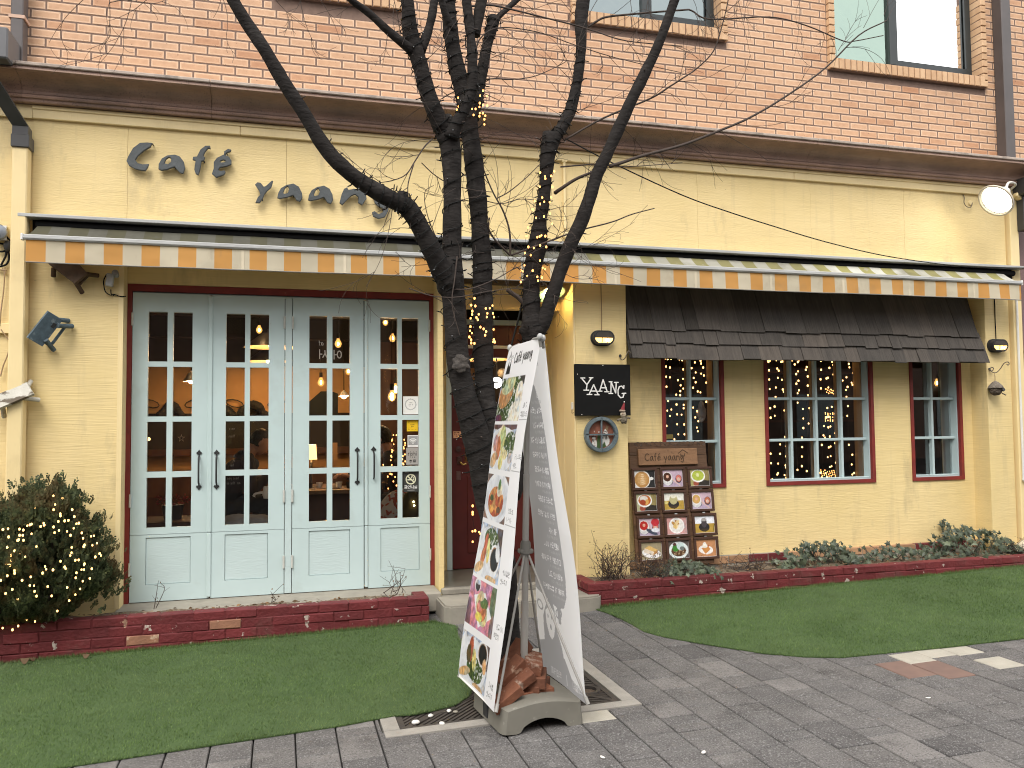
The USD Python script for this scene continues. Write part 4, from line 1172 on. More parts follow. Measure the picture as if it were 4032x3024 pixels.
for a in (fx0, fx1):
    obj('end_cap', bx(a - .012, a + .004, FY - .022, FY + .02, 2.838, 2.884, .004), m_white, aw)
# sheet of the canopy, rolled out a little
NX = 70
sw = (fx1 - fx0 - .05) / NX
stripe = {'n': None}


def striped(name, c_a, c_b, x0, w, dirt, rough=.8, transl=.25, bump=.3, soot=None):
    N = {'g': ('geometry', {}), 's': ('separate_xyz', {}), 'o': ('math', {'math_type': 'subtract', 'value2': x0}), 'd': ('math', {'math_type': 'divide', 'value2': 2 * w}), 'f': ('math', {'math_type': 'fraction'}),
         'c': ('math', {'math_type': 'less_than', 'value2': .5}), 'm': ('mix_color', {'a': c_b, 'b': c_a}), 'p': ('principled_bsdf', {'roughness': rough, 'specular_ior_level': .15}),
         't': ('translucent_bsdf', {}), 'ms': ('mix_closure', {'fac': transl}), 'wn': ('noise_texture', {'scale': 300.0}), 'wb': ('bump', {'strength': bump, 'distance': .002})}
    Lk = [('g.position', 's.vector'), ('s.x', 'o.value1'), ('o.value', 'd.value1'), ('d.value', 'f.value1'), ('f.value', 'c.value1'), ('c.value', 'm.fac'), ('g.position', 'wn.vector'), ('wn.fac', 'wb.height'), ('wb.normal', 'p.normal')]
    cur = 'm.result'
    for j, (col, amt, sc, lo, hi, st_) in enumerate(dirt):
        N[f'n{j}'] = ('noise_texture', {'scale': sc, 'detail': 6.0, 'roughness': .65}); N[f'mp{j}'] = ('mapping', {'scale': st_, 'location': (2.0 * j, .3, .7)})
        N[f'r{j}'] = ('map_range', {'from_min': lo, 'from_max': hi, 'to_min': 0.0, 'to_max': amt, 'clamp': True}); N[f'x{j}'] = ('mix_color', {'b': col})
        Lk += [('g.position', f'mp{j}.vector'), (f'mp{j}.vector', f'n{j}.vector'), (f'n{j}.fac', f'r{j}.value'), (cur, f'x{j}.a'), (f'r{j}.result', f'x{j}.fac')]
        cur = f'x{j}.result'
    if soot:                                     # grime that thins out along the sheet
        N['sr'] = ('map_range', {'from_min': soot[1], 'from_max': soot[2], 'to_min': soot[3], 'to_max': 0.0, 'clamp': True}); N['sm'] = ('mix_color', {'b': soot[0]})
        N['sn'] = ('noise_texture', {'scale': 1.6, 'detail': 5.0}); N['sa'] = ('math', {'math_type': 'multiply_add', 'value2': 4.0})
        Lk += [('g.position', 'sn.vector'), ('sn.fac', 'sa.value1'), ('s.x', 'sa.value3'), ('sa.value', 'sr.value'), (cur, 'sm.a'), ('sr.result', 'sm.fac')]
        cur = 'sm.result'
    Lk += [(cur, 'p.base_color'), (cur, 't.color'), ('p.BSDF', 'ms.closure1'), ('t.BSDF', 'ms.closure2')]
    return usdkit.material(stage, '/World/Looks/' + name, N, Lk, surface='ms.closure')


vx0 = fx0 + .020
m_val = striped('valance_stripes', (.60, .31, .095), (.60, .535, .40), vx0, sw, [((.34, .24, .13), .6, 2.2, .55, .78, (1, 1, 1)), ((.30, .22, .14), .5, 7, .62, .8, (1, 1, .4))])
m_can = striped('canopy_stripes', (.36, .33, .13), (.62, .61, .54), vx0, sw, [((.16, .145, .09), .5, .55, .50, .62, (1, .2, .2)), ((.13, .12, .08), .6, 3.0, .5, .7, (1, 1, 1)), ((.45, .42, .40), .5, 9, .6, .68, (1, 1, 1))], soot=((.075, .072, .055), 3.4, 5.4, .90))
nx = 420
xs = np.linspace(fx0 + .02, fx1 - .01, nx + 1)
rows = []
for t in np.linspace(0, 1, 9):
    back = xs[0] + (xs - xs[0]) * 1
    x = np.where(t < 1, xs, xs)
    xx = x + (1 - t) * np.interp(x, [xs[0], xs[-1]], [.035, -.055])
    y = -.062 + (FY + .012 + .062) * t
    z = 2.99 + (2.878 - 2.99) * t - .014 * math.sin(math.pi * t) * (1 + .35 * np.sin(x * 5.1) + .25 * np.sin(x * 13))
    rows.append(np.c_[xx, np.full_like(x, y), z])
V = np.vstack(rows)
i = np.arange(len(V)).reshape(9, nx + 1)
Q = np.c_[i[:-1, :-1].ravel(), i[1:, :-1].ravel(), i[1:, 1:].ravel(), i[:-1, 1:].ravel()]
obj('canopy', (V, Q), m_can, aw, smooth=True)
rows = []
for t in np.linspace(0, 1, 11):
    z = 2.845 - .150 * t + .004 * np.sin(xs * 1.3) * t
    y = FY - .004 + t * (.006 * np.sin(xs * 4.4 + 1) + .0045 * np.sin(xs * 11.3) + .002 * np.sin(xs * 37)) + .004 * (meshkit.noise(np.c_[xs * 6, xs * 0 + t * 3, xs * 0], 4) - .5) - .004 * t
    rows.append(np.c_[xs, y, z])
V = np.vstack(rows)
i = np.arange(len(V)).reshape(11, nx + 1)
Q = np.c_[i[:-1, :-1].ravel(), i[1:, :-1].ravel(), i[1:, 1:].ravel(), i[:-1, 1:].ravel()]
obj('valance', (V, Q), m_val, aw, smooth=True)
hem = rows[-1].copy(); hem[:, 2] -= .002
obj('hem', tube(hem[::6], .0045, 6), M('grey_hem', (.20, .19, .17), rough=.8), aw)
for k in range(1, 12):
    x = vx0 + sw * (k * 6 + 5.55)
    if x < fx1 - .1:
        j = int(np.argmin(abs(xs - x)))
        obj('seam', (np.array([rows[t][jj] + np.array([0, -.0018, 0]) for t in range(11) for jj in (j, j + 1)]), np.array([(2 * t, 2 * t + 2, 2 * t + 3, 2 * t + 1) for t in range(10)])), M('seam_thread', (.56, .49, .36), rough=.8) if k == 1 else '/World/Looks/seam_thread', aw)
for x in (ax0 + .16, -.2, 2.6, 5.0, ax1 - .25):
    obj('folding_arm', square_tube([(x, -.03, 2.93), (x + .02, -.12, 2.89), (x, FY + .02, 2.862)], .014, .012), m_dkmetal, aw)

# ================================================================== shingled pent roof over the windows
sr = thing('pent_roof', 'dark weathered wooden shingle pent roof over the small paned windows', 'roof', loc=(4.7, .1, 2.1))
sy0, sz0, sy1, sz1 = -.085, 2.102, .14, 2.83
L_ = math.hypot(sy1 - sy0, sz1 - sz0)
ux, uz = (sy1 - sy0) / L_, (sz1 - sz0) / L_
rx0, rx1 = PLR + .003, 6.535
obj('deck', (np.array([(rx0, sy0 + .02, sz0 + .004), (rx1, sy0 + .02, sz0 + .004), (rx1, sy1, sz1 - .03), (rx0, sy1, sz1 - .03), (rx0, sy0 + .034, sz0 - .002), (rx1, sy0 + .034, sz0 - .002), (rx1, sy1, sz1 - .07), (rx0, sy1, sz1 - .07)]),
             np.array([(0, 1, 2, 3), (7, 6, 5, 4), (0, 4, 5, 1), (1, 5, 6, 2)])), m_shingle, sr, pv={'tone': .2})
r3 = np.random.default_rng(9)
for row, (s0, s1) in enumerate([(-.012, .17), (.128, .31), (.255, L_ - .02)]):
    x = rx0 - r3.uniform(0, .1)
    while x < rx1:
        w = r3.uniform(.09, .25)
        a, b = max(x, rx0) + .002, min(x + w, rx1 + (.03 if row == 0 else .01)) - .002
        x += w
        if b - a < .03:
            continue
        e = r3.uniform(-.010, .010)
        th = r3.uniform(.008, .014)
        lift = .012 + r3.uniform(0, .008)
        P = []
        sl = .0 * ((a + b) / 2 > rx1 - .2)
        for X in (a, b):
            for s, o in ((s0 + e, lift + th), (s1, .006), (s1, .0), (s0 + e, lift)):
                sh = -(sl * max(s, 0) / L_) if X == b and sl else 0
                skew = -.018 * (s / L_) * 2
                P.append((X + sh + skew * (row == 2) * (X > rx0 + .02), sy0 + ux * s - uz * o, sz0 + uz * s + ux * o))
        P = np.array(P) + r3.normal(0, .0012, (8, 3))
        f = np.array([(0, 4, 5, 1), (3, 0, 1, 2), (4, 7, 6, 5), (3, 7, 4, 0), (2, 6, 7, 3)])
        obj('shingle', (P, f), m_shingle, sr, pv={'tone': float(np.clip(r3.normal(.45 + .18 * (row < 2), .2), 0, 1))})

# ================================================================== things on the wall
m_letter = M('slate_letter', (.055, .062, .064), (.085, .095, .098), scale=9, rough=.6, bump=.3, bscale=50, dirt=[((.16, .18, .18), .5, 14, .6, .7)])


def zpoly(pts, ox, oy, sc, y, hole=None):
    q = [PY(ox + a / sc, oy + b / sc, y)[[0, 2]] for a, b in pts]
    h = [[PY(ox + a / sc, oy + b / sc, y)[[0, 2]] for a, b in hole]] if hole else None
    p = Polygon(q, h).buffer(0)
    return p.buffer(.006, join_style=1).buffer(-.006, join_style=1)


LT = {
    'C': ([(275, 208), (262, 235), (215, 262), (170, 300), (152, 330), (170, 355), (205, 362), (250, 360), (243, 382), (225, 408), (195, 406), (150, 395), (105, 370), (88, 338), (100, 305), (135, 245), (185, 207), (240, 203)], None),
    'a': ([(320, 395), (322, 360), (345, 320), (385, 297), (440, 292), (475, 305), (505, 345), (513, 390), (500, 428), (480, 425), (458, 405), (440, 380), (420, 385), (380, 400), (340, 406)], [(362, 355), (375, 325), (395, 310), (412, 318), (412, 345), (390, 362)]),
    'f': ([(580, 400), (590, 335), (568, 328), (572, 308), (600, 305), (625, 255), (660, 228), (695, 227), (700, 248), (680, 245), (660, 270), (645, 300), (658, 312), (650, 335), (632, 340), (625, 390), (610, 440), (590, 430)], None),
    'e': ([(708, 430), (722, 390), (722, 345), (745, 315), (790, 293), (830, 305), (850, 335), (850, 362), (820, 375), (765, 385), (755, 405), (775, 412), (800, 405), (808, 420), (795, 438), (740, 458)], [(765, 340), (790, 330), (815, 335), (800, 347), (775, 349)]),
    'acute': ([(795, 295), (798, 268), (825, 250), (848, 255), (845, 268), (815, 278), (805, 298)], None),
    'y': ([(1022, 508), (1040, 492), (1062, 497), (1085, 525), (1100, 520), (1145, 480), (1153, 485), (1140, 530), (1110, 555), (1090, 580), (1075, 615), (1055, 642), (1025, 640), (1040, 605), (1060, 580), (1050, 550)], None),
    'a2': ([(1183, 605), (1190, 570), (1210, 535), (1250, 512), (1300, 502), (1340, 525), (1362, 570), (1365, 605), (1350, 633), (1325, 625), (1300, 585), (1260, 600), (1200, 612)], [(1225, 570), (1240, 535), (1258, 518), (1270, 540), (1260, 570), (1235, 578)]),
    'n': ([(1635, 640), (1650, 580), (1668, 540), (1690, 530), (1700, 548), (1740, 540), (1790, 545), (1825, 575), (1832, 610), (1800, 658), (1770, 640), (1775, 600), (1750, 580), (1720, 590), (1680, 630), (1655, 657)], None),
    'g': ([(1885, 600), (1910, 560), (1960, 545), (2010, 560), (2015, 610), (1990, 660), (1990, 700), (1965, 745), (1920, 757), (1880, 740), (1872, 710), (1890, 702), (1920, 725), (1950, 710), (1955, 685), (1915, 665), (1890, 640)], [(1920, 600), (1945, 580), (1975, 590), (1970, 620), (1940, 635)])}
LT['a3'] = ([(a + 223, b + 15) for a, b in LT['a2'][0]], [(a + 222, b + 16) for a, b in LT['a2'][1]])
sg = thing('cafe_sign', 'dark slate coloured cut-out letters reading Café yaang above the awning', 'sign', loc=PY(1100, 690, 0))
for k in ('C', 'a', 'f', 'e', 'acute', 'y', 'a2', 'a3', 'n', 'g'):
    p = zpoly(LT[k][0], 450, 450, 1.8433, -.05, LT[k][1])
    v, f = upright(p, .020, -.028)
    top = p.buffer(-.003)
    v2, f2 = upright(top, .0025, -.048)
    L_obj = obj('letter', [(v, f), (v2, f2)], m_letter, sg)
    c = np.array(p.exterior.coords)
    for j in (len(c) // 5, len(c) * 3 // 5):
        obj('pin', tube([(c[j][0], .0, c[j][1]), (c[j][0], -.03, c[j][1])], .005, 6), m_iron, L_obj)

m_blue_st = M('blue_stool_paint', (.085, .125, .15), (.045, .066, .08), scale=22, rough=.7, bump=.3, bscale=60, dirt=[((.24, .28, .29), .6, 16, .58, .68)])
m_brown_st = M('brown_stool_wood', (.10, .058, .030), (.06, .036, .02), scale=14, rough=.75, bump=.3, bscale=60)
m_white_st = M('peeling_white_stool', (.52, .50, .44), (.44, .42, .36), scale=10, rough=.75, bump=.3, bscale=50, dirt=[((.10, .075, .05), .95, 11, .52, .56, (.35, 1, 1))])


def zp(x, y, dep, o=(0, 800), s=2.074):
    return PY(o[0] + x / s, o[1] + y / s, dep)


def stool(label, seat, legs, stretch, mat, th=.028, slots=()):
    """seat: four corners; legs: (from, to); all points of the photograph with their distance from the wall"""
    S = np.array([zp(*p) for p in seat])
    n = np.cross(S[1] - S[0], S[3] - S[0]); n /= np.linalg.norm(n)
    c = S.mean(0)
    tip = np.mean([zp(*b) for a, b in legs], 0)
    if (tip - c) @ n < 0:
        n = -n
    t = thing('stool', label, 'stool', 'little stools hung on the wall', loc=c)
    S2 = c + (S - c) * .985
    top = hull(np.vstack([S2, c + (S - c) + n * .006, c + (S - c) + n * (th - .006), S2 + n * th]))
    st_ = obj('seat', top, mat, t)
    for a, b in legs:
        A, B = zp(*a), zp(*b)
        obj('leg', tube([A, A + (B - A) * .5, B], [.017, .016, .0165], 8), mat, t, smooth=50)
    for a, b in stretch:
        obj('stretcher', tube([zp(*a), zp(*b)], .011, 8), mat, t, smooth=50)
    for q in slots:
        q3 = zp(*q)
        d1, d2 = (S[1] - S[0]) / np.linalg.norm(S[1] - S[0]), (S[3] - S[0]) / np.linalg.norm(S[3] - S[0])
        P = [q3 + d1 * i * .012 + d2 * j * .018 - n * .0015 * k for i in (-1, 1) for j in (-1, 1) for k in (0, 1)]
        obj('tenon', hull(np.array(P)), m_iron, st_)
    return t


stool('small blue painted stool hung askew on the left wall', [(395, 882, -.17), (515, 955, -.11), (347, 1172, -.11), (222, 1100, -.17)],
      [((470, 1000, -.12), (592, 1005, -.02)), ((372, 1115, -.12), (440, 1200, -.02)), ((455, 950, -.09), (560, 960, -.002)), ((330, 1100, -.09), (400, 1150, -.002))], [((532, 1008, -.06), (425, 1150, -.06))], m_blue_st, slots=[(372, 952, -.155), (438, 1000, -.130), (292, 1055, -.155)])
stool('dark brown stool hung under the left end of the awning', [(392, 492, -.05), (560, 400, -.05), (712, 572, -.13), (608, 655, -.13)],
      [((440, 530, -.05), (436, 600, -.02)), ((680, 575, -.10), (802, 592, -.03)), ((615, 640, -.10), (672, 732, -.03))], [((722, 585, -.07), (645, 668, -.07))], m_brown_st)
stool('weathered white stool with peeling paint at the left edge of the picture', [(218, 1460, -.12), (272, 1556, -.16), (-70, 1700, -.16), (-115, 1600, -.12)],
      [((225, 1500, -.09), (250, 1455, -.03)), ((190, 1590, -.11), (318, 1606, -.03)), ((20, 1655, -.11), (35, 1745, -.03))], [], m_white_st)

jb = thing('junction_box', 'grey electric box with a cable loop beside the top of the folding doors', 'electric box', loc=zp(900, 630, -.03))
c = zp(903, 632, -.03)
obj('housing', xf(bx(-.024, .024, -.045, 0, -.046, .046, .005), rotm('y', 6), c), M('grey_box', (.40, .40, .39), (.3, .3, .29), scale=30, rough=.5), jb)
obj('hood', xf(lathe([(.001, 0), (.020, 0), (.022, .05), (.001, .055)], 14), rotm('x', 75), zp(950, 590, -.05)), M('grey_box2', (.22, .22, .215), rough=.5), jb, smooth=40)
obj('cable', tube(spline([zp(870, 580, -.03), zp(846, 640, -.03), zp(860, 720, -.03), zp(905, 752, -.02), zp(930, 745, -.012), zp(985, 762, -.008), zp(1030, 760, -.006)], 6), .0042, 6), m_wire, jb)
obj('cable', tube(spline([zp(905, 705, -.03), zp(908, 740, -.03), zp(930, 755, -.012)], 5), .0042, 6), m_wire, jb)

mt_ = thing('meter_box', 'pale electric box with drooping cables at the left edge', 'electric box', loc=PY(10, 910, -.05))
o6, s6 = (0, 800), 2.373
z6 = lambda a, b, y=-.02: PY(a / s6, 800 + b / s6, y)
obj('housing', hull([z6(-60, 205, y) for y in (0, -.06)] + [z6(62, 210, y) for y in (0, -.06)] + [z6(62, 345, y) for y in (0, -.06)] + [z6(-60, 350, y) for y in (0, -.06)]), m_white, mt_)
obj('glass_dial', xf(lathe([(.001, 0), (.05, 0), (.05, .03), (.03, .045), (.001, .05)], 18), rotm('x', 90), z6(-2, 275, -.06)), M('meter_dial', (.22, .24, .27), rough=.2), mt_, smooth=40)
for pts in ([(0, 205), (30, 225), (60, 310), (95, 360), (70, 430)], [(-20, 370), (40, 385), (85, 400), (95, 440), (60, 440), (20, 452), (-20, 450)], [(70, 430), (85, 510), (60, 570), (0, 592), (-40, 600)], [(60, 440), (50, 500), (10, 580)]):
    obj('cable', tube(spline([z6(*p) for p in pts], 6), .007, 6), m_wire, mt_, smooth=60)
obj('splice', xf(ball((0, 0, 0), .03, 2, (1, .8, 1.3)), None, z6(75, 400, -.03)), m_iron, mt_)
for pts in ([(45, 600), (35, 800), (10, 1000), (0, 1150)], [(10, 1180), (60, 1250), (95, 1310), (70, 1420), (30, 1520), (5, 1620)]):
    obj('rope', tube(spline([z6(*p) for p in pts], 6), .0045, 6), m_rope, mt_)
obj('bracket', [tube(spline([z6(-20, 620), z6(30, 625), z6(62, 630)], 4), .006, 6), tube(spline([z6(20, 600), z6(40, 640), z6(60, 650)], 4), .004, 6)], m_rope, mt_)


def bulkhead(label, c, rz_deg):
    t = thing('bulkhead_lamp', label, 'wall lamp', loc=c)
    R = rotm('z', rz_deg)

    def pl(poly, d0, d1):
        v, f = ext(poly, d1 - d0)
        v = np.c_[v[:, 0], -d0 - v[:, 2], v[:, 1]]
        return xf((v, f), R, c)
    stad = LineString([(-.034, 0), (.034, 0)]).buffer(.066, quad_segs=12)
    obj('base', [pl(stad, 0, .014), pl(stad.buffer(-.004), .014, .022)], m_iron, t)
    ring = stad.buffer(-.006).difference(stad.buffer(-.020))
    obj('body', [pl(stad.buffer(-.008).difference(stad.buffer(-.018)), .022, .050), pl(ring, .050, .064), pl(stad.buffer(-.009).difference(stad.buffer(-.018)), .064, .068)], m_iron, t)
    glass = stad.buffer(-.019)
    low = glass.intersection(sbox(-1, -1, 1, -.002)); up = glass.intersection(sbox(-1, -.002, 1, 1))
    obj('hood', [pl(up, .04, .066), pl(up.buffer(-.006), .066, .074)], M('lamp_hood', (.045, .038, .032), rough=.5) if bulkhead.n == 0 else '/World/Looks/lamp_hood', t)
    obj('diffuser', [pl(low, .035, .062), pl(low.buffer(-.006), .062, .070)], m_diff, t)
    for x in (-.022, .026):
        obj('guard', xf(tube(spline([(x, -.064, -.046), (x, -.076, -.03), (x, -.078, 0)], 4), .0028, 6), R, c), m_iron, t)
    obj('bulb', xf(ball((.026, -.073, -.022), .013, 2, (1.3, .6, .85)), R, c), m_bulbglow, t)
    bulkhead.n += 1
    return t


bulkhead.n = 0
m_diff = usdkit.material(stage, '/World/Looks/lamp_diffuser', {'p': ('principled_bsdf', {'base_color': (.75, .55, .25), 'roughness': .3, 'emission_color': (1.0, .58, .18), 'emission_strength': .75})}, [], surface='p.BSDF')
m_bulbglow = GLOW('lamp_bulb', (1.0, .66, .26), 9.0)
bc = PY(2368, 1332, 0)
lamp1 = bulkhead('oval black bulkhead lamp glowing above the black square sign', bc, 0)
obj('cord', tube(spline([bc + np.array([0, -.006, .062]), bc + np.array([.004, -.005, .2]), bc + np.array([.002, -.004, .42]), bc + np.array([.002, -.004, .55])], 4), .0035, 6), m_rope, lamp1)
bc2 = PY(3918, 1362, 0)
lamp2 = bulkhead('oval black bulkhead lamp on the right pilaster beside the shingle roof', bc2, 0)
obj('cord', tube([bc2 + np.array([.01, -.004, .062]), bc2 + np.array([.01, -.004, .5])], .0045, 6), m_wire, lamp2)

# black square sign
BS = thing('square_sign', 'black square sign with white hand painted letters reading YAANG on the pillar', 'sign', loc=PY(2372, 1535, -.03))
a, b = PY(2264, 1433, -.04), PY(2484, 1636, -.04)
obj('panel', bx(a[0], b[0], -.040, -.008, b[2], a[2], .002), M('sign_black', (.009, .009, .009), (.012, .012, .0115), scale=6, rough=.85, spec=.1), BS)
SQ = [[(190, 812), (230, 860)], [(265, 808), (230, 860)], [(230, 860), (225, 905)], [(180, 805), (212, 805)], [(250, 803), (278, 803)], [(205, 905), (245, 905)],
      [(250, 935), (285, 860)], [(285, 860), (320, 938)], [(262, 912), (310, 912)], [(232, 940), (270, 940)], [(295, 942), (330, 942)],
      [(335, 910), (362, 820)], [(362, 820), (395, 915)], [(345, 885), (388, 885)], [(318, 915), (352, 913)], [(375, 917), (410, 918)],
      [(425, 930), (428, 838)], [(428, 838), (465, 928)], [(465, 928), (470, 842)], [(410, 932), (440, 932)], [(412, 836), (435, 836)], [(455, 842), (486, 842)],
      [(527, 888), (515, 872), (495, 876), (484, 905), (486, 945), (505, 966), (525, 963), (533, 935)], [(518, 932), (547, 930)], [(532, 868), (530, 890)]]
m_paintw = M('white_paint', (.74, .73, .70), (.6, .59, .56), scale=40, rough=.6)
groups = [SQ[0:6], SQ[6:11], SQ[11:16], SQ[16:22], SQ[22:]]
for g in groups:
    l = [[PY(2200 + x / 2.074, 1100 + y / 2.074, -.041)[[0, 2]] for x, y in s] for s in g]
    p = unary_union([LineString(s).buffer(.0052 if i in (0, 1, 2, 7, 11) else .0048) for i, s in enumerate(l)])
    obj('letter', upright(p, .002, -.0405), m_paintw, BS)
for x, y in ((153, 774), (188, 1104), (360, 702)):
    p = PY(2200 + x / 2.074, 1100 + y / 2.074, -.041)
    obj('screw', xf(lathe([(.001, .003), (.004, .003), (.004, 0)], 8), rotm('x', 90), p), m_white, BS)

# round window ornament
ro = thing('round_ornament', 'round blue framed ornament with painted snowmen below the black sign', 'ornament', loc=PY(2368, 1710, 0))
oc = PY(2368.5, 1711, -.03)
R0, R1 = .1485, .117
m_blueframe = M('worn_blue_frame', (.135, .17, .18), (.08, .108, .12), scale=14, rough=.6, bump=.3, bscale=60, dirt=[((.30, .36, .36), .6, 18, .6, .68), ((.09, .07, .05), .6, 12, .6, .7)])
for k in range(4):
    ring = Point(0, 0).buffer(R0, quad_segs=16).difference(Point(0, 0).buffer(R1, quad_segs=16)).intersection(affinity.rotate(sbox(.001, .001, 1, 1), 90 * k, origin=(0, 0)))
    p = affinity.translate(ring, oc[0], oc[2])
    obj('rim_segment', [upright(p, .040, -.001), upright(p.buffer(-.005), .006, -.041)], m_blueframe, ro)
bars = [sbox(-.006, -R1 + .001, .006, R1 - .001), sbox(-R1 + .001, -.006, -.0065, .006), sbox(.0065, -.006, R1 - .001, .006)]
for p in bars:
    obj('cross_bar', upright(affinity.translate(p, oc[0], oc[2]), .014, -.022), m_blueframe, ro)
sn = lambda x, y: ((x - 655) / 5.53 / 482, -(y - 718) / 5.53 / 482)
snp = lambda pts: Polygon([sn(*p) for p in pts])
sh = lambda g: affinity.translate(g, R1, R1)
WHT, DKB, GRN = (.62, .60, .55), (.05, .03, .025), (.06, .10, .035)
lay = [(snp([(560, 1010), (640, 1040), (640, 740), (600, 690), (570, 800)]), GRN), (snp([(440, 930), (470, 830), (540, 820), (565, 900), (560, 980), (545, 1010)]), WHT), (ell(*sn(493, 785), .017, .015), WHT), (snp([(445, 800), (435, 760), (490, 740), (545, 770), (540, 800), (520, 775), (470, 770)]), DKB),
       (snp([(450, 820), (550, 820), (548, 832), (490, 835), (490, 885), (475, 885), (475, 835), (430, 920), (440, 850)]), DKB), (ell(*sn(513, 855), .005, .005), (.40, .28, .25)), (ell(*sn(513, 905), .005, .005), (.40, .28, .25)), (ell(*sn(513, 960), .005, .006), (.40, .28, .25)),
       (ell(*sn(505, 650), .004, .006), WHT), (ell(*sn(613, 662), .006, .006), WHT),
       (snp([(680, 760), (700, 740), (830, 745), (865, 830), (860, 920), (800, 985), (685, 960)]), WHT), (snp([(715, 690), (740, 620), (770, 590), (815, 640), (820, 705)]), WHT), (snp([(765, 590), (810, 650), (850, 540), (800, 510)]), (.24, .17, .10)), (snp([(735, 630), (810, 660), (805, 680), (725, 645)]), DKB),
       (snp([(690, 725), (825, 725), (825, 745), (800, 760), (795, 830), (765, 830), (775, 760), (690, 750)]), DKB), (ell(*sn(742, 690), .0055, .005), DKB), (ell(*sn(706, 793), .007, .007), DKB),
       (snp([(740, 875), (770, 930), (765, 935), (790, 985), (660, 1020), (700, 960), (695, 950)]), GRN)]
(dv, df), dc = sheet(2 * R1, 2 * R1, .0028, [(sbox(0, 0, 2 * R1, 2 * R1), lambda x, y: np.array([.22, .085, .055]) * (.65 + .9 * meshkit.fbm(np.c_[x * 22, y * 12, x * 0], 4))[:, None])] + [(sh(g), c) for g, c in lay])
keep = np.hypot(dv[:, 0] - R1, dv[:, 1] - R1) < R1 + .003
df = df[keep[df].all(1)]
used = np.unique(df); df = np.searchsorted(used, df); dv, dc = dv[used], dc[used]
obj('painted_disc', (np.c_[oc[0] - R1 + dv[:, 0], np.full(len(dv), -.010), oc[2] - R1 + dv[:, 1]], df), m_ink, ro, cd=dc)

# gnome doll hung on the corner of the sign
gn = thing('gnome_doll', 'small hanging gnome doll with a red pointed hat on the black sign corner', 'doll', loc=PY(2455, 1640, -.07))
zg = lambda x, y, d=-.07: PY(2250 + x / 5.53, 1580 + y / 5.53, d)
m_hat = M('red_felt', (.20, .025, .03), rough=.9); m_fur = M('cream_wool', (.56, .48, .36), (.4, .33, .24), scale=60, rough=.95, bump=1, bscale=120); m_coat = M('grey_wool', (.20, .17, .12), (.13, .11, .08), scale=60, rough=.95, bump=1, bscale=120)
obj('hat', tube([zg(1150, 30), zg(1135, 100), zg(1115, 190)], [.003, .011, .019], 12), m_hat, gn, smooth=50)
obj('pompom', ball(zg(1152, 15), .0055, 2), m_paintw, gn)
v, f = ball((0, 0, 0), .0255, 3, (1, .8, 1.05)); v += (meshkit.noise(v * 160) - .5)[:, None] * .007
obj('head', xf((v, f), None, zg(1125, 285)), m_fur, gn, smooth=True)
obj('brim', xf(lathe([(.017, 0), (.0235, -.003), (.026, .004), (.02, .012), (.015, .013)], 16), rotm('x', 8), zg(1108, 215)), M('brown_wool', (.27, .20, .15), rough=.95), gn, smooth=50)
obj('nose', ball(zg(1120, 275, -.094), .005, 2), M('doll_nose', (.42, .24, .18), rough=.8), gn)
v, f = ball((0, 0, 0), .030, 3, (1, .7, .9)); v += (meshkit.noise(v * 150 + 9) - .5)[:, None] * .007
obj('body', xf((v, f), None, zg(1140, 410)), m_coat, gn, smooth=True)
for a, b in (((1080, 395), (1000, 420)), ((1190, 365), (1275, 365))):
    obj('arm', tube([zg(*a), zg((a[0] + b[0]) / 2, (a[1] + b[1]) / 2 - 10), zg(*b)], [.011, .009, .011], 8), m_coat, gn, smooth=50)
for x in (1115, 1175):
    obj('boot', ball(zg(x, 470), .011, 2, (1, 1.1, .75)), m_iron, gn)

m_brkt = M('wrought_bracket', (.14, .11, .075), (.09, .07, .05), scale=20, rough=.6)
hk = thing('hook_bracket', 'black iron coat hook on the pillar edge above the black sign', 'hook', loc=PY(2450, 1400, 0))
zf = lambda x, y, d: PY(2200 + x / 2.074, 1100 + y / 2.074, d)
obj('plate', xf(ball((0, 0, 0), .012, 2, (1, .5, 1.2)), None, zf(502, 625, -.005)), m_iron, hk)
obj('hook', tube(spline([zf(500, 635, -.01), zf(515, 658, -.05), zf(540, 645, -.075), zf(560, 600, -.085), zf(572, 585, -.085), zf(585, 600, -.085)], 5), .0042, 6), m_brkt, hk, smooth=60)

zh = lambda x, y, d: PY(3700 + x / 3.687, 1250 + y / 3.687, d)
sb = thing('scroll_bracket', 'rusty scrolled iron bracket on the right pilaster holding the little birdhouse', 'bracket', loc=zh(760, 750, 0))
obj('scroll', tube(spline([zh(720, 750, -.004), zh(735, 770, -.02), zh(770, 770, -.03), zh(780, 735, -.03), zh(750, 725, -.03), zh(735, 750, -.03), zh(760, 790, -.045), zh(820, 800, -.06), zh(880, 745, -.08), zh(930, 670, -.11), zh(980, 645, -.125), zh(1010, 665, -.13), zh(995, 692, -.13), zh(975, 680, -.13)], 6), .0045, 6), m_brkt, sb, smooth=60)
obj('wall_plate', xf(ball((0, 0, 0), .013, 2, (1, .4, 1)), None, zh(722, 750, -.004)), m_iron, sb)
bh = thing('birdhouse', 'little dark woven birdhouse hanging from the scrolled bracket', 'birdhouse', loc=zh(810, 1040, -.06))
hc = zh(812, 1040, -.06)
m_nest = M('woven_nest', (.13, .10, .075), (.055, .043, .033), scale=60, stretch=(1, 1, 3), rough=.95, bump=1, bscale=110, bd=.01)
v, f = ball((0, 0, 0), .062, 4, (1, .9, 1.0)); v += (meshkit.fbm(v * 60, 3) - .5)[:, None] * .014
obj('nest', xf((v, f), None, hc), m_nest, bh, smooth=True)
v, f = lathe([(.001, .082), (.03, .066), (.058, .034), (.070, .012), (.068, .006), (.001, .02)], 18)
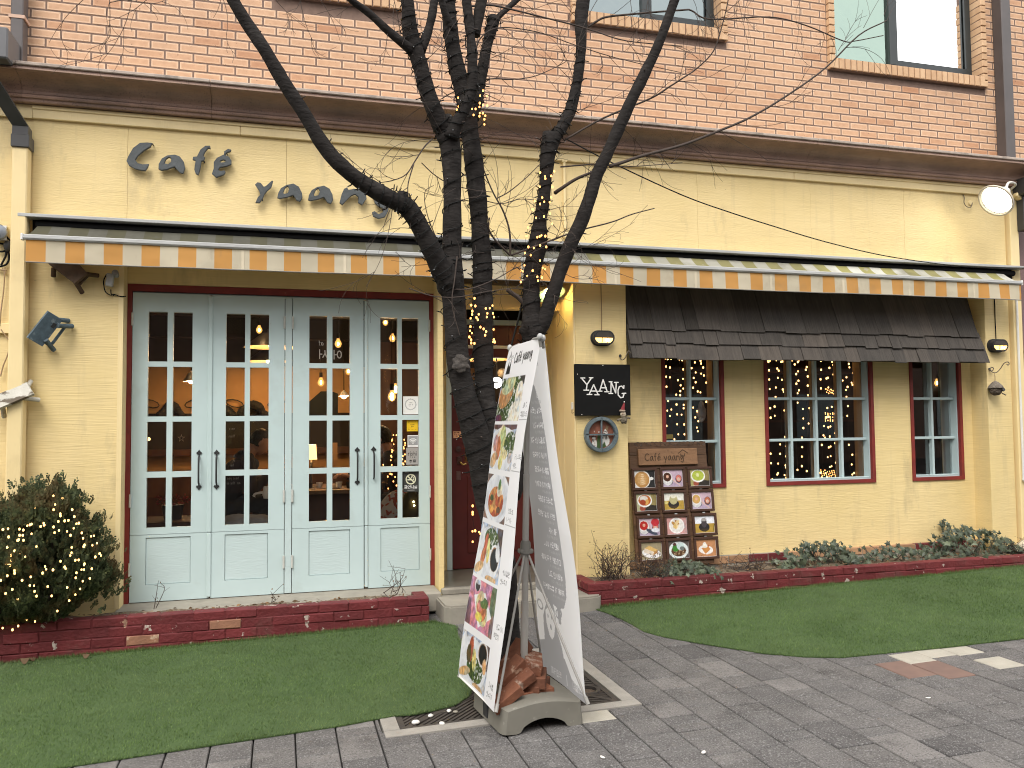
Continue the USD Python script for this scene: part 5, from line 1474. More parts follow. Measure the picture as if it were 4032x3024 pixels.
obj('thatch', xf((v + (meshkit.noise(v * 90)[:, None] - .5) * .008, f), None, hc), M('nest_thatch', (.20, .17, .135), (.12, .10, .08), scale=50, rough=.95, bump=1, bscale=90), bh, smooth=True)
obj('entry', xf(lathe([(.001, .012), (.016, .012), (.019, 0)], 14), rotm('x', 78), hc + np.array([.026, -.058, -.008])), m_iron, bh)
obj('perch', tube([hc + np.array([.02, -.05, -.04]), hc + np.array([.045, -.075, -.062])], .006, 6), m_nest, bh)
for dx in (-.008, .008):
    obj('cord', tube([zh(795, 805, -.055), hc + np.array([dx, 0, .078])], .0018, 5), m_rope, bh)
ci = thing('cable_hook', 'cream cable clamp with a loose hook on the yellow fascia near the floodlight', 'clamp', loc=PY(3808, 795, 0))
z3 = lambda x, y, d: PY(3332 + x / 2.37, 525 + y / 2.37, d)
obj('disc', xf(lathe([(.001, .014), (.022, .012), (.026, 0)], 16), rotm('x', 90), z3(1155, 650, -.001)), m_yellow2, ci, smooth=40)
obj('hook', tube(spline([z3(1090, 572, -.004), z3(1102, 600, -.02), z3(1100, 645, -.03), z3(1120, 680, -.03), z3(1160, 690, -.03), z3(1178, 648, -.03)], 5), .004, 6), m_brkt, ci)
pp = thing('wall_pipe', 'cream painted pipe with a valve running down the yellow fascia behind the tree', 'pipe', loc=PY(2225, 760, 0))
obj('pipe', tube([PY(2221, 640, -.02), PY(2226, 900, -.02)], .012, 10), m_yellow2, pp, smooth=50)
obj('valve', lathe([(.001, .02), (.026, .018), (.03, 0), (.026, -.02), (.001, -.022)], 14, PY(2227, 925, -.025), rotm('x', 90)), m_yellow2, pp, smooth=50)
obj('cap', bx(PY(2221, 640, -.02)[0] - .02, PY(2221, 640, -.02)[0] + .02, -.035, -.001, PY(2221, 634, -.02)[2] - .012, PY(2221, 634, -.02)[2] + .012, .003), m_yellow2, pp)
sw_ = thing('switch', 'small white switch with a dangling wire on the side of the entrance', 'switch', loc=(ER - .02, .2, 1.6))
sz = PY(2243, 1598, .02)
obj('plate', bx(ER - .024, ER - .0165, .02, .065, sz[2] - .03, sz[2] + .03, .003), m_white, sw_)
obj('wire', tube(spline([(ER - .02, .06, sz[2] - .03), (ER - .022, .05, sz[2] - .06), (ER - .012, .005, sz[2] - .05), (ER + .02, -.003, sz[2] - .02)], 5), .002, 5), m_rope, sw_)

# floodlight
fl = thing('floodlight', 'big white lit floodlight with a round reflector on a curved arm, top right', 'floodlight', loc=PY(3940, 770, -.3))
fc = z3(1395, 630, -.42)
fdir = np.array([-.78, -.075, -.62]); fdir /= np.linalg.norm(fdir)
za = -fdir; xa = np.cross([0, 0, 1.0], za); xa /= np.linalg.norm(xa); ya = np.cross(za, xa)
FR_ = np.c_[xa, ya, za]
m_fw = M('white_enamel', (.70, .68, .62), rough=.35)
obj('reflector', xf(lathe([(.148, 0), (.155, .002), (.158, .010), (.148, .025), (.11, .075), (.06, .12), (.045, .13), (.045, .17), (.03, .185), (.001, .187), (.001, .175), (.034, .165), (.036, .125), (.10, .068), (.142, .02)], 36), FR_, fc), m_fw, fl, smooth=40)
obj('lens', xf(lathe([(.001, .026), (.138, .026)], 36), FR_, fc), GLOW('flood_lens', (1.0, .93, .74), 4.0), fl)
obj('rim', xf(lathe([(.149, -.006), (.162, -.004), (.163, .008), (.150, .010)], 36), FR_, fc), M('flood_rim', (.55, .50, .40), rough=.4), fl, smooth=40)
bkp = fc + FR_ @ np.array([0, 0, .17])
obj('arm', tube(spline([bkp, bkp + np.array([.06, .03, .08]), z3(1545, 458, -.22), z3(1580, 480, -.12), z3(1540, 520, -.04), (z3(1540, 520, 0)[0] - .0, -.0, z3(1540, 540, 0)[2])], 6), .012, 10), m_fw, fl, smooth=60)
obj('ballast', xf(bx(-.05, .05, -.06, .0, -.04, .04, .006), rotm('y', 30), z3(1590, 590, -.04)), m_yellow2, fl)

# pendant lamp in the entrance
pd = thing('entrance_lamp', 'teal enamel dish lamp with a bulb hanging in the entrance behind the tree', 'lamp', loc=PY(2165, 1157, .10))
pc = PY(1650 + 1430 / 2.766, 1100 + 160 / 2.766, .12)
m_teal = M('teal_enamel', (.30, .62, .56), (.22, .52, .48), scale=30, rough=.3, spec=.5, dirt=[((.62, .70, .68), .8, 26, .5, .6)])
obj('dish', xf(lathe([(.001, .045), (.02, .045), (.024, .03), (.125, .004), (.130, -.002), (.125, -.004), (.02, .022), (.001, .024)], 28), rotm('x', -22) @ rotm('y', -8), pc), m_teal, pd, smooth=40)
obj('neck', tube([pc + np.array([0, 0, .04]), pc + np.array([0, .01, .10])], .022, 12), m_iron, pd, smooth=50)
obj('stem', tube([pc + np.array([0, .01, .10]), (pc[0], .13, 2.80)], .008, 8), m_iron, pd)
obj('bulb', ball(pc + np.array([0, 0, -.02]), .024, 2), GLOW('entry_bulb', (1.0, .62, .20), 48.0), pd)

# ---- stickers on the fourth folding door
SY = DY + .018


def sticker(name, label, px0, py0, px1, py1, base, layers, cat='sticker'):
    a, b = PY(px0, py0, SY), PY(px1, py1, SY)
    w, h = b[0] - a[0], a[2] - b[2]
    (v, f), c = sheet(w, h, .0022, layers(w, h), base)
    obj(name, (np.c_[a[0] + v[:, 0], np.full(len(v), SY), b[2] + v[:, 1]], f), m_ink, label=label, cat=cat, cd=c)


z8 = lambda x, y: (1450 + x / 2.765, 1450 + y / 2.765)
BK, WT = (.03, .03, .03), (.75, .75, .73)
sticker('notice', 'white notice with a grey wreath drawing on the fourth folding door', *z8(378, 305), *z8(545, 500), (.74, .73, .70),
        lambda w, h: [(ell(w / 2, h * .55, w * .36, w * .36).difference(ell(w / 2, h * .55, w * .31, w * .31)), (.42, .42, .41))] + [(ell(w / 2 + w * .35 * math.cos(a), h * .55 + w * .35 * math.sin(a), .006, .003, math.degrees(a) + 40), (.36, .37, .36)) for a in np.linspace(0, 6.1, 17)]
        + [(text_poly('한 잔의', .0075, .14, (w / 2, h * .6), center=True), (.1, .1, .1)), (text_poly('따뜻한 커피', .007, .14, (w / 2, h * .51), center=True), (.1, .1, .1)), (text_poly('여기', .007, .14, (w / 2, h * .43), center=True), (.1, .1, .1))], 'notice')
sticker('sticker', 'yellow square sticker below the white notice on the fourth folding door', *z8(420, 568), *z8(540, 685), (.72, .46, .02),
        lambda w, h: [(text_poly('기다리지', .0085, .15, (w / 2, h * .55), center=True), (.12, .08, .02)), (text_poly('마세요', .0085, .15, (w / 2, h * .38), center=True), (.12, .08, .02))]
        + [(sbox(a, b, a + w * .12, b + .002), (.12, .08, .02)) for a in (w * .14, w * .74) for b in (h * .14, h * .86)] + [(sbox(a, b, a + .002, b + h * .1), (.12, .08, .02)) for a in (w * .14, w * .85) for b in (h * .14, h * .78)] + [(sbox(w * .42, h * .12, w * .58, h * .15), (.12, .08, .02))])
sticker('sticker', 'grey and white sticker with wireless waves on the fourth folding door', *z8(428, 728), *z8(545, 858), (.72, .70, .69),
        lambda w, h: [(sbox(w * .07, h * .17, w * .95, h * .93), (.30, .30, .30))] + [(Polygon([(w / 2, h * .3)] + [(w / 2 + w * .6 * math.cos(a), h * .3 + w * .6 * math.sin(a)) for a in np.linspace(.72, 2.42, 12)]).intersection(ell(w / 2, h * .3, w * r, w * r).difference(ell(w / 2, h * .3, w * (r - .075), w * (r - .075)))), WT) for r in (.48, .34, .2)] + [(ell(w / 2, h * .3, w * .055, w * .055), WT), (sbox(w * .2, h * .05, w * .8, h * .08), (.45, .45, .45))])
sticker('sticker', 'silver grey tea sticker with black lettering on the fourth folding door', *z8(412, 866), *z8(548, 1048), (.33, .31, .29),
        lambda w, h: [(text_poly('rishi', .033, .13, (w * .52, h * .54), center=True), BK), (text_poly('t e a', .016, .12, (w * .54, h * .40), center=True), (.08, .08, .08)), (ell(w * .36, h * .21, w * .11, w * .11), BK), (sbox(w * .25, h * .19, w * .47, h * .22), (.33, .31, .29)), (sbox(w * .57, h * .13, w * .77, h * .30), BK), (sbox(w * .61, h * .2, w * .73, h * .23), (.33, .31, .29))])
cg = (.66, .66, .48)
sticker('no_smoking_sign', 'dark no smoking sign with a barred cigarette on the fourth folding door', *z8(382, 1118), *z8(548, 1344), (.045, .045, .043),
        lambda w, h: [(ell(w * .49, h * .60, w * .34, w * .34).difference(ell(w * .49, h * .60, w * .27, w * .27)), cg), (sbox(w * .27, h * .555, w * .60, h * .60), cg), (sbox(w * .63, h * .555, w * .70, h * .60), cg), (LineString([(w * .56, h * .66), (w * .52, h * .70), (w * .60, h * .73), (w * .56, h * .77)]).buffer(.0028), cg), (LineString([(w * .66, h * .63), (w * .70, h * .66), (w * .64, h * .70)]).buffer(.0025), cg),
                      (LineString([(w * .28, h * .75), (w * .70, h * .45)]).buffer(.0048), cg), (text_poly('금연시설', .0265, .12, (w * .5, h * .155), center=True), (.7, .7, .68)), (sbox(w * .26, h * .075, w * .74, h * .095), (.3, .3, .3)), (sbox(w * .1, h * .93, w * .35, h * .95), (.4, .4, .38))], 'sign')

# ================================================================== menu board with twelve framed pictures
zi = lambda x, y, d: PY(2450 + x / 3.0175, 1700 + y / 3.0175, d)
TLb, TRb = zi(75, 125, .165), zi(985, 112, .165)
BW_ = TRb[0] - TLb[0]
ylow = min(np.linspace(-.25, .15, 81), key=lambda y: abs(zi(1098, 1570, y)[0] - TRb[0]))
BRb = zi(1098, 1570, ylow)
ev = BRb - TRb; ev /= np.linalg.norm(ev); HB = 1.062
BRb = TRb + ev * HB
eu = np.array([1.0, 0, 0]); en = np.cross(ev, eu); en /= np.linalg.norm(en)
if en[1] > 0:
    en = -en
mb = thing('menu_board', 'brown plank menu board leaning on the wall with twelve framed pictures', 'menu board', loc=BRb)
m_plank = M('brown_plank', (.135, .070, .035), (.085, .045, .023), scale=4, stretch=(1, 1, 6), rough=.7, bump=.4, bscale=12, bstretch=(1, 1, 10), tone=[(.75, .75, .75), (1.15, 1.12, 1.1)])
m_frame = M('dark_brown_frame', (.072, .033, .020), (.052, .025, .016), scale=8, rough=.42)
m_nameplank = M('light_plank', (.235, .125, .062), (.17, .09, .045), scale=6, stretch=(1, 1, 6), rough=.75, bump=.4, bscale=30, dirt=[((.07, .04, .02), .6, 9, .6, .7)])


def onboard(u0, u1, v0, v1, n0, n1, b=.0):
    m = tri(bx(u0, u1, n0, n1, v0, v1, b)) if b else bx(u0, u1, n0, n1, v0, v1)
    v, f = (np.asarray(m.vertices), np.asarray(m.faces)) if hasattr(m, 'vertices') else m
    return TLb + v[:, [0]] * eu + v[:, [2]] * ev + v[:, [1]] * en, f[:, ::-1]


nP = 9
for k in range(nP):
    obj('plank', onboard(.0 + rs.uniform(-.004, .004), BW_ + rs.uniform(-.004, .004), HB * k / nP + .0015, HB * (k + 1) / nP - .0015, -.02 + rs.uniform(-.001, .001), 0, .002), m_plank, mb, pv={'tone': float(rs.uniform())})
npk = obj('name_plank', onboard(.075, .640, .062, .205, .002, .022, .004), m_nameplank, mb)
ins = np.array([1, -1])
carve = strokes([[(a, b) for a, b in l] for l in text_lines("Café yaang", .062)[0]], .006, 2)
v, f = ext(carve, .0015)
obj('carved_letters', (TLb + (v[:, [0]] + .135) * eu + (.165 - v[:, [1]]) * ev + (.0225 + v[:, [2]]) * en, f), M('carving', (.055, .032, .017), rough=.9), npk)
roof = strokes([[(.455, .055), (.500, .085), (.545, .055)], [(.478, .05), (.478, .03), (.515, .03), (.515, .05)]], .006, 2)
v, f = ext(roof, .0015)
obj('carved_letters', (TLb + (v[:, [0]]) * eu + (.160 - v[:, [1]]) * ev + (.0225 + v[:, [2]]) * en, f), '/World/Looks/carving', npk)
for k in range(7):
    pts = [TLb + eu * (.04 + .1 * k + .06 * t + .02 * math.sin(9 * t + k)) + ev * (.02 + .018 * math.sin(7 * t + 2 * k)) + en * (.02 + .012 * math.cos(6 * t)) for t in np.linspace(0, 1.4, 9)]
    obj('vine', tube(spline(pts, 3), .0022, 5), m_twig, mb)
ROW0, PITCH, FH, FW = .226, .2034, .191, .236
CUS = [.006, .272, .536]


def pic(kind, w, h, r):
    P = lambda fx, fy, a, b, rot=0: ell(fx * w, fy * h, a * w, b * h, rot)
    S = []
    bgs = {0: (.62, .60, .58), 1: (.48, .36, .44), 2: (.34, .30, .12), 3: (.38, .37, .22), 4: (.66, .65, .58), 5: (.50, .36, .42), 6: (.50, .38, .44), 7: (.52, .27, .25), 8: (.70, .72, .76), 9: (.30, .25, .15), 10: (.10, .08, .07), 11: (.46, .22, .10)}
    full = sbox(0, 0, w, h)
    S.append((full, bgs[kind]))
    if kind == 0:
        S += [(sbox(.55 * w, 0, w, h), (.02, .02, .02)), (P(.84, .52, .1, .09), (.7, .7, .68)), (P(.38, .48, .40, .52), (.7, .68, .62)), (P(.37, .47, .36, .47), (.42, .22, .07)), (P(.37, .5, .22, .36), (.50, .29, .11))] + [(P(.40, .22 + .11 * k, .13 - .012 * k, .035), (.66, .50, .30)) for k in range(6)]
    elif kind in (1, 5, 6):
        top = {1: (.06, .022, .012), 5: (.52, .31, .10), 6: (.40, .018, .015)}[kind]
        S += [(sbox(0, 0, w, .25 * h), (.38, .30, .40)), (P(.26, .34, .26, .26), (.04, .04, .05)), (P(.25, .42, .25, .34), (.55, .54, .54)), (P(.24, .56, .24, .32), (.66, .64, .62)), (P(.24, .58, .20, .26), top), (P(.25, .6, .07, .09), (.62, .36, .26)), (P(.80, .46, .16, .25), (.05, .04, .05)), (P(.80, .49, .13, .20), (.55, .16, .13) if kind != 5 else (.42, .13, .07)), (P(.80, .44, .08, .1), (.60, .42, .33)),
              (LineString([(.48 * w, .45 * h), (.86 * w, .05 * h)]).buffer(.003), (.62, .42, .30))]
        if kind == 6:
            S += [(P(.8, .75, .2, .22), (.45, .03, .04)), (P(.62, .2, .3, .12, -25), (.05, .06, .09)), (P(.8, .3, .2, .12), (.62, .64, .68))]
    elif kind in (2, 3):
        S += [(Polygon([(.25 * w, 0), (w, 0), (w, .55 * h), (.6 * w, .4 * h)]), (.03, .025, .02)), (Polygon([(.7 * w, .35 * h), (w, .3 * h), (w, h), (.75 * w, h)]), (.25, .2, .08)), (P(.3, .16, .14, .16), (.28, .07, .04)), (P(.42, .60, .36, .38), (.72, .71, .67)), (P(.42, .62, .30, .31), (.36, .42, .06) if kind == 2 else (.42, .12, .02))]
        S += [(P(.40, .66, .08, .12, 20), (.58, .60, .30))] if kind == 2 else [(P(.38, .72, .20, .16), (.60, .57, .52)), (P(.52, .52, .09, .16, -20), (.62, .36, .10)), (P(.33, .5, .14, .16), (.30, .05, .02))]
    elif kind in (4, 8):
        S += [(sbox(0, 0, w, .55 * h), (.40, .26, .05)), (P(.48, .34, .27, .26), (.022, .02, .022)), (P(.48, .60, .14 if kind == 8 else .2, .28), (.06, .05, .055) if kind == 8 else (.42, .38, .20)), (P(.48, .78, .13, .1), (.35, .33, .32) if kind == 8 else (.66, .63, .50)), (Polygon([(.25 * w, .25 * h), (.75 * w, .25 * h), (.5 * w, .05 * h)]), (.05, .035, .02))]
        S += [(P(.78, .63, .08, .08), (.75, .74, .70)), (P(.1, .44, .1, .09), (.6, .52, .2))] if kind == 4 else [(LineString([(.9 * w, .05 * h), (w, .5 * h)]).buffer(.004), (.2, .15, .03))]
    elif kind == 7:
        S += [(P(.5, .5, .38, .46), (.74, .72, .69)), (P(.5, .5, .32, .39), (.66, .64, .60))] + [(P(.36 + .28 * r.uniform(), .3 + .4 * r.uniform(), .12, .09, r.uniform(0, 180)), c) for c in [(.56, .36, .12), (.66, .48, .20), (.42, .22, .06), (.70, .56, .32), (.60, .40, .14), (.30, .12, .04), (.66, .5, .25)]] + [(LineString([(.90 * w, .1 * h), (.87 * w, .8 * h)]).buffer(.0022), (.30, .30, .32)), (LineString([(.95 * w, .1 * h), (.92 * w, .8 * h)]).buffer(.0022), (.32, .3, .3))]
    elif kind == 9:
        S += [(P(.5, .36, .46, .27, -8), (.76, .74, .72)), (Polygon([(.12 * w, .45 * h), (.55 * w, .22 * h), (.62 * w, .40 * h), (.18 * w, .66 * h)]), (.66, .56, .44)), (Polygon([(.18 * w, .66 * h), (.62 * w, .42 * h), (.80 * w, .55 * h), (.40 * w, .80 * h)]), (.62, .40, .14)), (Polygon([(.56 * w, .24 * h), (.80 * w, .36 * h), (.80 * w, .55 * h), (.62 * w, .42 * h)]), (.50, .26, .09))]
    elif kind == 10:
        S += [(P(.5, .45, .48, .50), (.66, .72, .70)), (P(.5, .42, .36, .32), (.09, .045, .02))] + [(P(.2 + .6 * r.uniform(), .18 + .32 * r.uniform(), .03, .035), c) for c in [(.45, .33, .20), (.5, .38, .25), (.3, .2, .1)] * 6] + [(P(.36, .58, .16, .20), (.045, .19, .03)), (P(.60, .68, .18, .22), (.50, .62, .60)), (P(.68, .55, .12, .12), (.14, .16, .15)), (P(.32, .80, .09, .09), (.08, .035, .03))]
    else:
        S += [(P(.48, .40, .36, .26, -8), (.74, .70, .66)), (Polygon([(.26 * w, .5 * h), (.45 * w, .15 * h), (.72 * w, .42 * h), (.6 * w, .6 * h)]), (.50, .22, .06)), (P(.44, .62, .13, .13), (.72, .68, .60)), (P(.43, .74, .08, .1), (.74, .71, .64)), (P(.62, .62, .05, .06), (.35, .10, .03))]
    return S


fdy = {0: 0, 1: -.004, 2: .001, 3: 0}
plab = ['latte art', 'dark mocha', 'green tea', 'red tea', 'glass teapot', 'cream soup', 'red berry tea', 'fried potatoes', 'black tea', 'bread', 'green ice cream waffle', 'pancake']
for k in range(12):
    rw, cl = divmod(k, 3)
    u = CUS[cl] + (.004 * rw if cl == 0 else 0) + rs.uniform(-.002, .002) + (.010 if rw >= 2 else 0)
    v0 = ROW0 + PITCH * rw + fdy[rw]
    bw = .022
    fr = obj('picture_frame', [onboard(u, u + FW, v0, v0 + bw, .002, .020, .003), onboard(u, u + FW, v0 + FH - bw, v0 + FH, .002, .020, .003), onboard(u, u + bw, v0 + bw + .0005, v0 + FH - bw - .0005, .002, .020, .003), onboard(u + FW - bw, u + FW, v0 + bw + .0005, v0 + FH - bw - .0005, .002, .020, .003)], m_frame, mb)
    w, h = FW - 2 * bw, FH - 2 * bw
    (pv2, pf), pcx = sheet(w, h, .0034, pic(k, w, h, np.random.default_rng(k)), grain=.25, seed=k)
    obj('picture', (TLb + (u + bw + pv2[:, [0]]) * eu + (v0 + FH - bw - pv2[:, [1]]) * ev + .006 * en, pf), m_ink, fr, cd=pcx)
    if rw > 0:
        obj('hanger', onboard(u + FW / 2 - .012, u + FW / 2 + .012, v0 - .012, v0 - .0005, .003, .012, .002), m_silver, fr)

# ================================================================== banner stand in front of the tree
nrm = np.array([.56, .20]) / .6
TLp, TRp, BLp, BRp = XW(-.012, 4.53, 1.972), XW(.135, 3.97, 1.972), XW(-.300, 4.515, .205), XW(-.090, 3.955, .205)
bsn = thing('banner_stand', 'grey banner stand with an arched weighted base, upright pole and slanting rods', 'banner stand', loc=(1.2, -2.40, gz(1.2, -2.4)))
POLE = XW(.045, 4.27, 0.0)
bz = gz(POLE[0], POLE[1])
m_base = M('grey_plastic_base', (.185, .175, .145), (.145, .137, .115), scale=5, rough=.55, dirt=[((.11, .10, .085), .55, 7, .55, .75), ((.36, .34, .3), .4, 20, .62, .7)])
m_pole = M('grey_pole', (.36, .345, .32), (.27, .26, .24), scale=9, stretch=(1, 1, .3), rough=.35, spec=.5)
m_rod = M('grey_rod', (.30, .29, .27), rough=.45)
prof = []
W2_ = .205
for x in np.linspace(-1, 1, 25):
    prof.append((x * W2_ * (1 - .06 * 0), .118 + .026 * math.cos(x * math.pi / 2)))
prof += [(W2_ + .008, .05), (W2_ + .012, .004), (W2_ - .045, .0)]
for x in np.linspace(1, -1, 17):
    prof.append((x * .135, .006 + .056 * math.cos(x * math.pi / 2) ** .6))
prof += [(-W2_ + .045, 0.0), (-W2_ - .012, .004), (-W2_ - .008, .05)]
prof = np.array(prof)
rings = []
for y, s in ((-.235, .90), (-.225, .955), (-.205, .99), (-.18, 1), (.18, 1), (.205, .99), (.225, .955), (.235, .90)):
    q = prof.copy()
    q[:, 0] *= s; top = q[:, 1] > .03; q[top, 1] = .03 + (q[top, 1] - .03) * (s if s < .97 else 1)
    rings.append(np.c_[q[:, 0], np.full(len(q), y), q[:, 1]])
n = len(prof)
V = np.vstack(rings)
Q = [(i * n + j, (i + 1) * n + j, (i + 1) * n + (j + 1) % n, i * n + (j + 1) % n) for i in range(len(rings) - 1) for j in range(n)]
endp = trimesh.creation.triangulate_polygon(Polygon(prof), engine='earcut')
T0 = np.asarray(endp[1]); 
P2 = np.asarray(endp[0])
capv = [np.c_[P2[:, 0] * .90, np.full(len(P2), y), np.where(P2[:, 1] > .03, .03 + (P2[:, 1] - .03) * .90, P2[:, 1])] for y in (-.235, .235)]
basem = join([(V, np.array(Q)), (capv[0], T0), (capv[1], T0[:, ::-1])])
BR_ = rotm('z', 5)
obj('base', xf(basem, BR_, (1.205, -2.405, bz + .002)), m_base, bsn, smooth=35)
obj('base_groove', xf([bx(-.217, -.204, -.03, .03, .02, .10, .004)][0], BR_, (1.200, -2.405, bz)), m_iron, bsn)
ptop = (TRp + TLp) / 2; ptop = XW(.085, 4.25, 1.955)
cz = .90
plow = np.array([POLE[0], POLE[1], bz + .14])
at = lambda t: plow + (ptop - plow) * t
obj('pole', tube([at(0), at(.25)], .019, 14), m_pole, bsn, smooth=60)
obj('pole', tube([at(.25), at(.62)], .0165, 14), m_pole, bsn, smooth=60)
obj('pole', tube([at(.62), at(1.0)], .014, 14), m_pole, bsn, smooth=60)
ct = .405
m_collar = M('grey_plastic', (.15, .145, .13), rough=.5)
obj('collar', [lathe([(.020, -.035), (.030, -.03), (.027, .02), (.022, .035)], 14, at(ct)), bx(at(ct)[0] - .036, at(ct)[0] + .036, at(ct)[1] - .026, at(ct)[1] + .026, at(ct)[2] - .03, at(ct)[2] - .005, .006)], m_collar, bsn, smooth=40)
BR2, BL2 = XW(.352, 4.055, .205), XW(.155, 4.615, .205)
TR2, TL2 = XW(.150, 4.005, 1.968), XW(-.0, 4.565, 1.968)
for c in (BRp, BLp, BR2, BL2):
    a = at(ct) + (c - at(ct)) * .05
    obj('rod', tube([a, (a + c) / 2 + np.array([0, 0, -.008]), c], .0062, 8), m_rod, bsn, smooth=60)
    obj('rod_tip', tube([c + (a - c) * .05, c], .0095, 8), m_rod, bsn)
for a, b in ((at(1.0), TRp), (at(1.0), TLp)):
    obj('top_arm', tube([a, (a + b) / 2 + np.array([0, 0, .012]), b + np.array([0, 0, -.004])], .007, 8), m_rod, bsn)
for p in (TRp, TR2, TLp):
    obj('grommet', ball(p + np.array([0, -.006, 0]), .017, 2, (.8, 1, 1.0)), m_silver, bsn)
    obj('clamp', tube([p + np.array([.0, 0, -.012]), p + np.array([.006, .0, -.05])], .008, 8), m_collar, bsn)

BWd, BHt = .60, 1.77


def bplace(TL, TR, BL, BR, bow):
    def f(x, y):
        s, t = (x / BWd)[:, None], (1 - y / BHt)[:, None]
        p = (TL * (1 - s) + TR * s) * (1 - t) + (BL * (1 - s) + BR * s) * t
        n = np.cross(TR - TL, BL - TL); n /= np.linalg.norm(n)
        return p + n * (bow * np.sin(math.pi * t) + .010 * np.sin(t * 9 + 2 * s) * (s - .5) * 2)
    return f


def food(k, x0, x1, v0, v1, r):
    """one printed photograph of a dish: u to the right, v downwards"""
    w, h = x1 - x0, v1 - v0
    E = lambda fx, fy, a, b, rot=0: ell(x0 + fx * w, BHt - (v0 + fy * h), a * w, b * h, rot)
    clip = sbox(x0, BHt - v1, x1, BHt - v0)
    mott = lambda c, a=.5, s=70: (lambda x, y: np.array(c) * (1 - a / 2 + a * 1.0 * meshkit.fbm(np.c_[x * s, y * s, x * 0 + k], 3, k))[:, None])
    green = lambda x, y: np.where((meshkit.noise(np.c_[x * 110, y * 110, x * 0], 3) > .52)[:, None], np.array([.07, .11, .03]), np.where((meshkit.noise(np.c_[x * 80, y * 80, x * 0 + 5], 3) > .6)[:, None], np.array([.66, .68, .66]), np.array([.035, .06, .02])))
    W_, PL = (.44, .48, .56), (.70, .72, .76)
    if k == 0:
        L = [(clip, W_), (E(.95, .05, .2, .15), (.05, .05, .05)), (E(.62, .45, .34, .5), green), (E(.25, .78, .3, .28), green), (E(.86, .42, .16, .3), mott((.66, .63, .56))), (E(.85, .85, .34, .3), mott((.70, .68, .60))), (E(.30, .36, .30, .32, 20), mott((.44, .24, .11))), (E(.36, .18, .27, .2, 12), mott((.44, .47, .28), 1.0)), (E(.1, .12, .1, .12), green), (E(.12, .95, .14, .1), (.12, .04, .07))]
    elif k == 1:
        L = [(clip, W_), (E(.5, -.02, .8, .14), (.12, .07, .07)), (E(.45, .55, .62, .50), PL), (E(.2, .28, .34, .07, 38), (.66, .60, .52)), (E(.42, .30, .13, .28, -8), mott((.46, .50, .22), .8)), (E(.78, .42, .26, .28), green), (E(.28, .52, .10, .27, 8), mott((.46, .17, .08), .7)), (E(.15, .42, .09, .2, -20), (.50, .28, .26)), (E(.14, .80, .14, .16, 25), (.56, .36, .20)), (E(.50, .62, .09, .12), (.60, .55, .28)), (E(.62, .66, .10, .11), (.66, .58, .34)), (E(.46, .84, .10, .16), (.60, .52, .20)), (E(.88, .72, .12, .12), (.55, .48, .46))]
    elif k == 2:
        L = [(clip, (.16, .10, .08)), (E(.52, .50, .58, .56), PL), (E(.52, .50, .50, .48), (.64, .66, .70)), (E(.50, .58, .36, .33), lambda x, y: np.where((meshkit.noise(np.c_[x * 45, y * 45, x * 0], 8) > .55)[:, None], np.array([.56, .24, .07]), np.array([.34, .065, .025]))), (E(.62, .3, .12, .16), mott((.66, .62, .50))), (E(.60, .2, .06, .12), (.10, .17, .04)), (E(.7, .36, .1, .05), (.62, .6, .55)), (E(.30, .52, .09, .07), (.05, .07, .02)), (E(.68, .74, .09, .07), (.09, .05, .03)), (E(.35, .76, .1, .09), (.60, .30, .08))]
    elif k in (3, 5):
        L = [(clip, W_), (E(.95, .1, .16, .4), (.10, .075, .075)), (E(.45, .55, .52, .52), PL)]
        L += [(E(.12, .42, .10, .40, 6), (.72, .73, .76)), (E(.56, .24 if k == 3 else .66, .30, .20 if k == 3 else .26), green), (E(.36, .44 if k == 3 else .30, .08, .28, -6), mott((.42, .10, .05), .7)), (E(.5, .48, .07, .24, 10), (.66, .57, .22)), (E(.30, .66 if k == 3 else .42, .08, .2), mott((.50, .16, .06) if k == 3 else (.10, .07, .03), .6)), (E(.2, .84, .2, .1, 15), (.56, .38, .20)), (E(.78, .58 if k == 3 else .24, .19, .27), (.72, .72, .72)), (E(.78, .58 if k == 3 else .24, .155, .225), (.24, .15, .09)), (E(.785, .59 if k == 3 else .245, .14, .205), (.014, .012, .013)), (E(.72, .97, .2, .07), (.58, .38, .2)), (E(.88, .45, .07, .16, 20), (.62, .38, .2) if k == 5 else (.7, .72, .74))]
    else:
        pk = lambda x, y: np.where((np.sin((y * 3 + x) * 210) > 0)[:, None], np.array([.50, .17, .24]), np.array([.58, .26, .34]))
        L = [(clip, pk), (E(.05, .86, .14, .4), (.16, .08, .10)), (E(.96, .3, .14, .4), (.13, .17, .10)), (E(.97, .85, .1, .3), (.22, .16, .16)), (Polygon([(x0 + a * w, BHt - (v0 + b * h)) for a, b in ((.22, .36), (.62, .20), (.92, .62), (.50, .96))]), (.76, .77, .79)), (E(.55, .57, .24, .28, -30), mott((.60, .55, .30), .6)), (E(.52, .55, .15, .17), mott((.46, .17, .13), .8)), (E(.62, .42, .14, .12), (.10, .16, .05)), (E(.62, .66, .13, .12, 30), mott((.50, .18, .08), .8)), (E(.48, .74, .12, .1), (.62, .55, .12)), (E(.50, .30, .10, .1), (.60, .44, .24)), (E(.30, .12, .13, .14), (.72, .7, .72)), (E(.31, .14, .09, .12), (.03, .02, .025)), (E(.31, .07, .08, .05), (.4, .38, .38))]
    return [(g.intersection(clip), c) for g, c in L if not g.intersection(clip).is_empty]


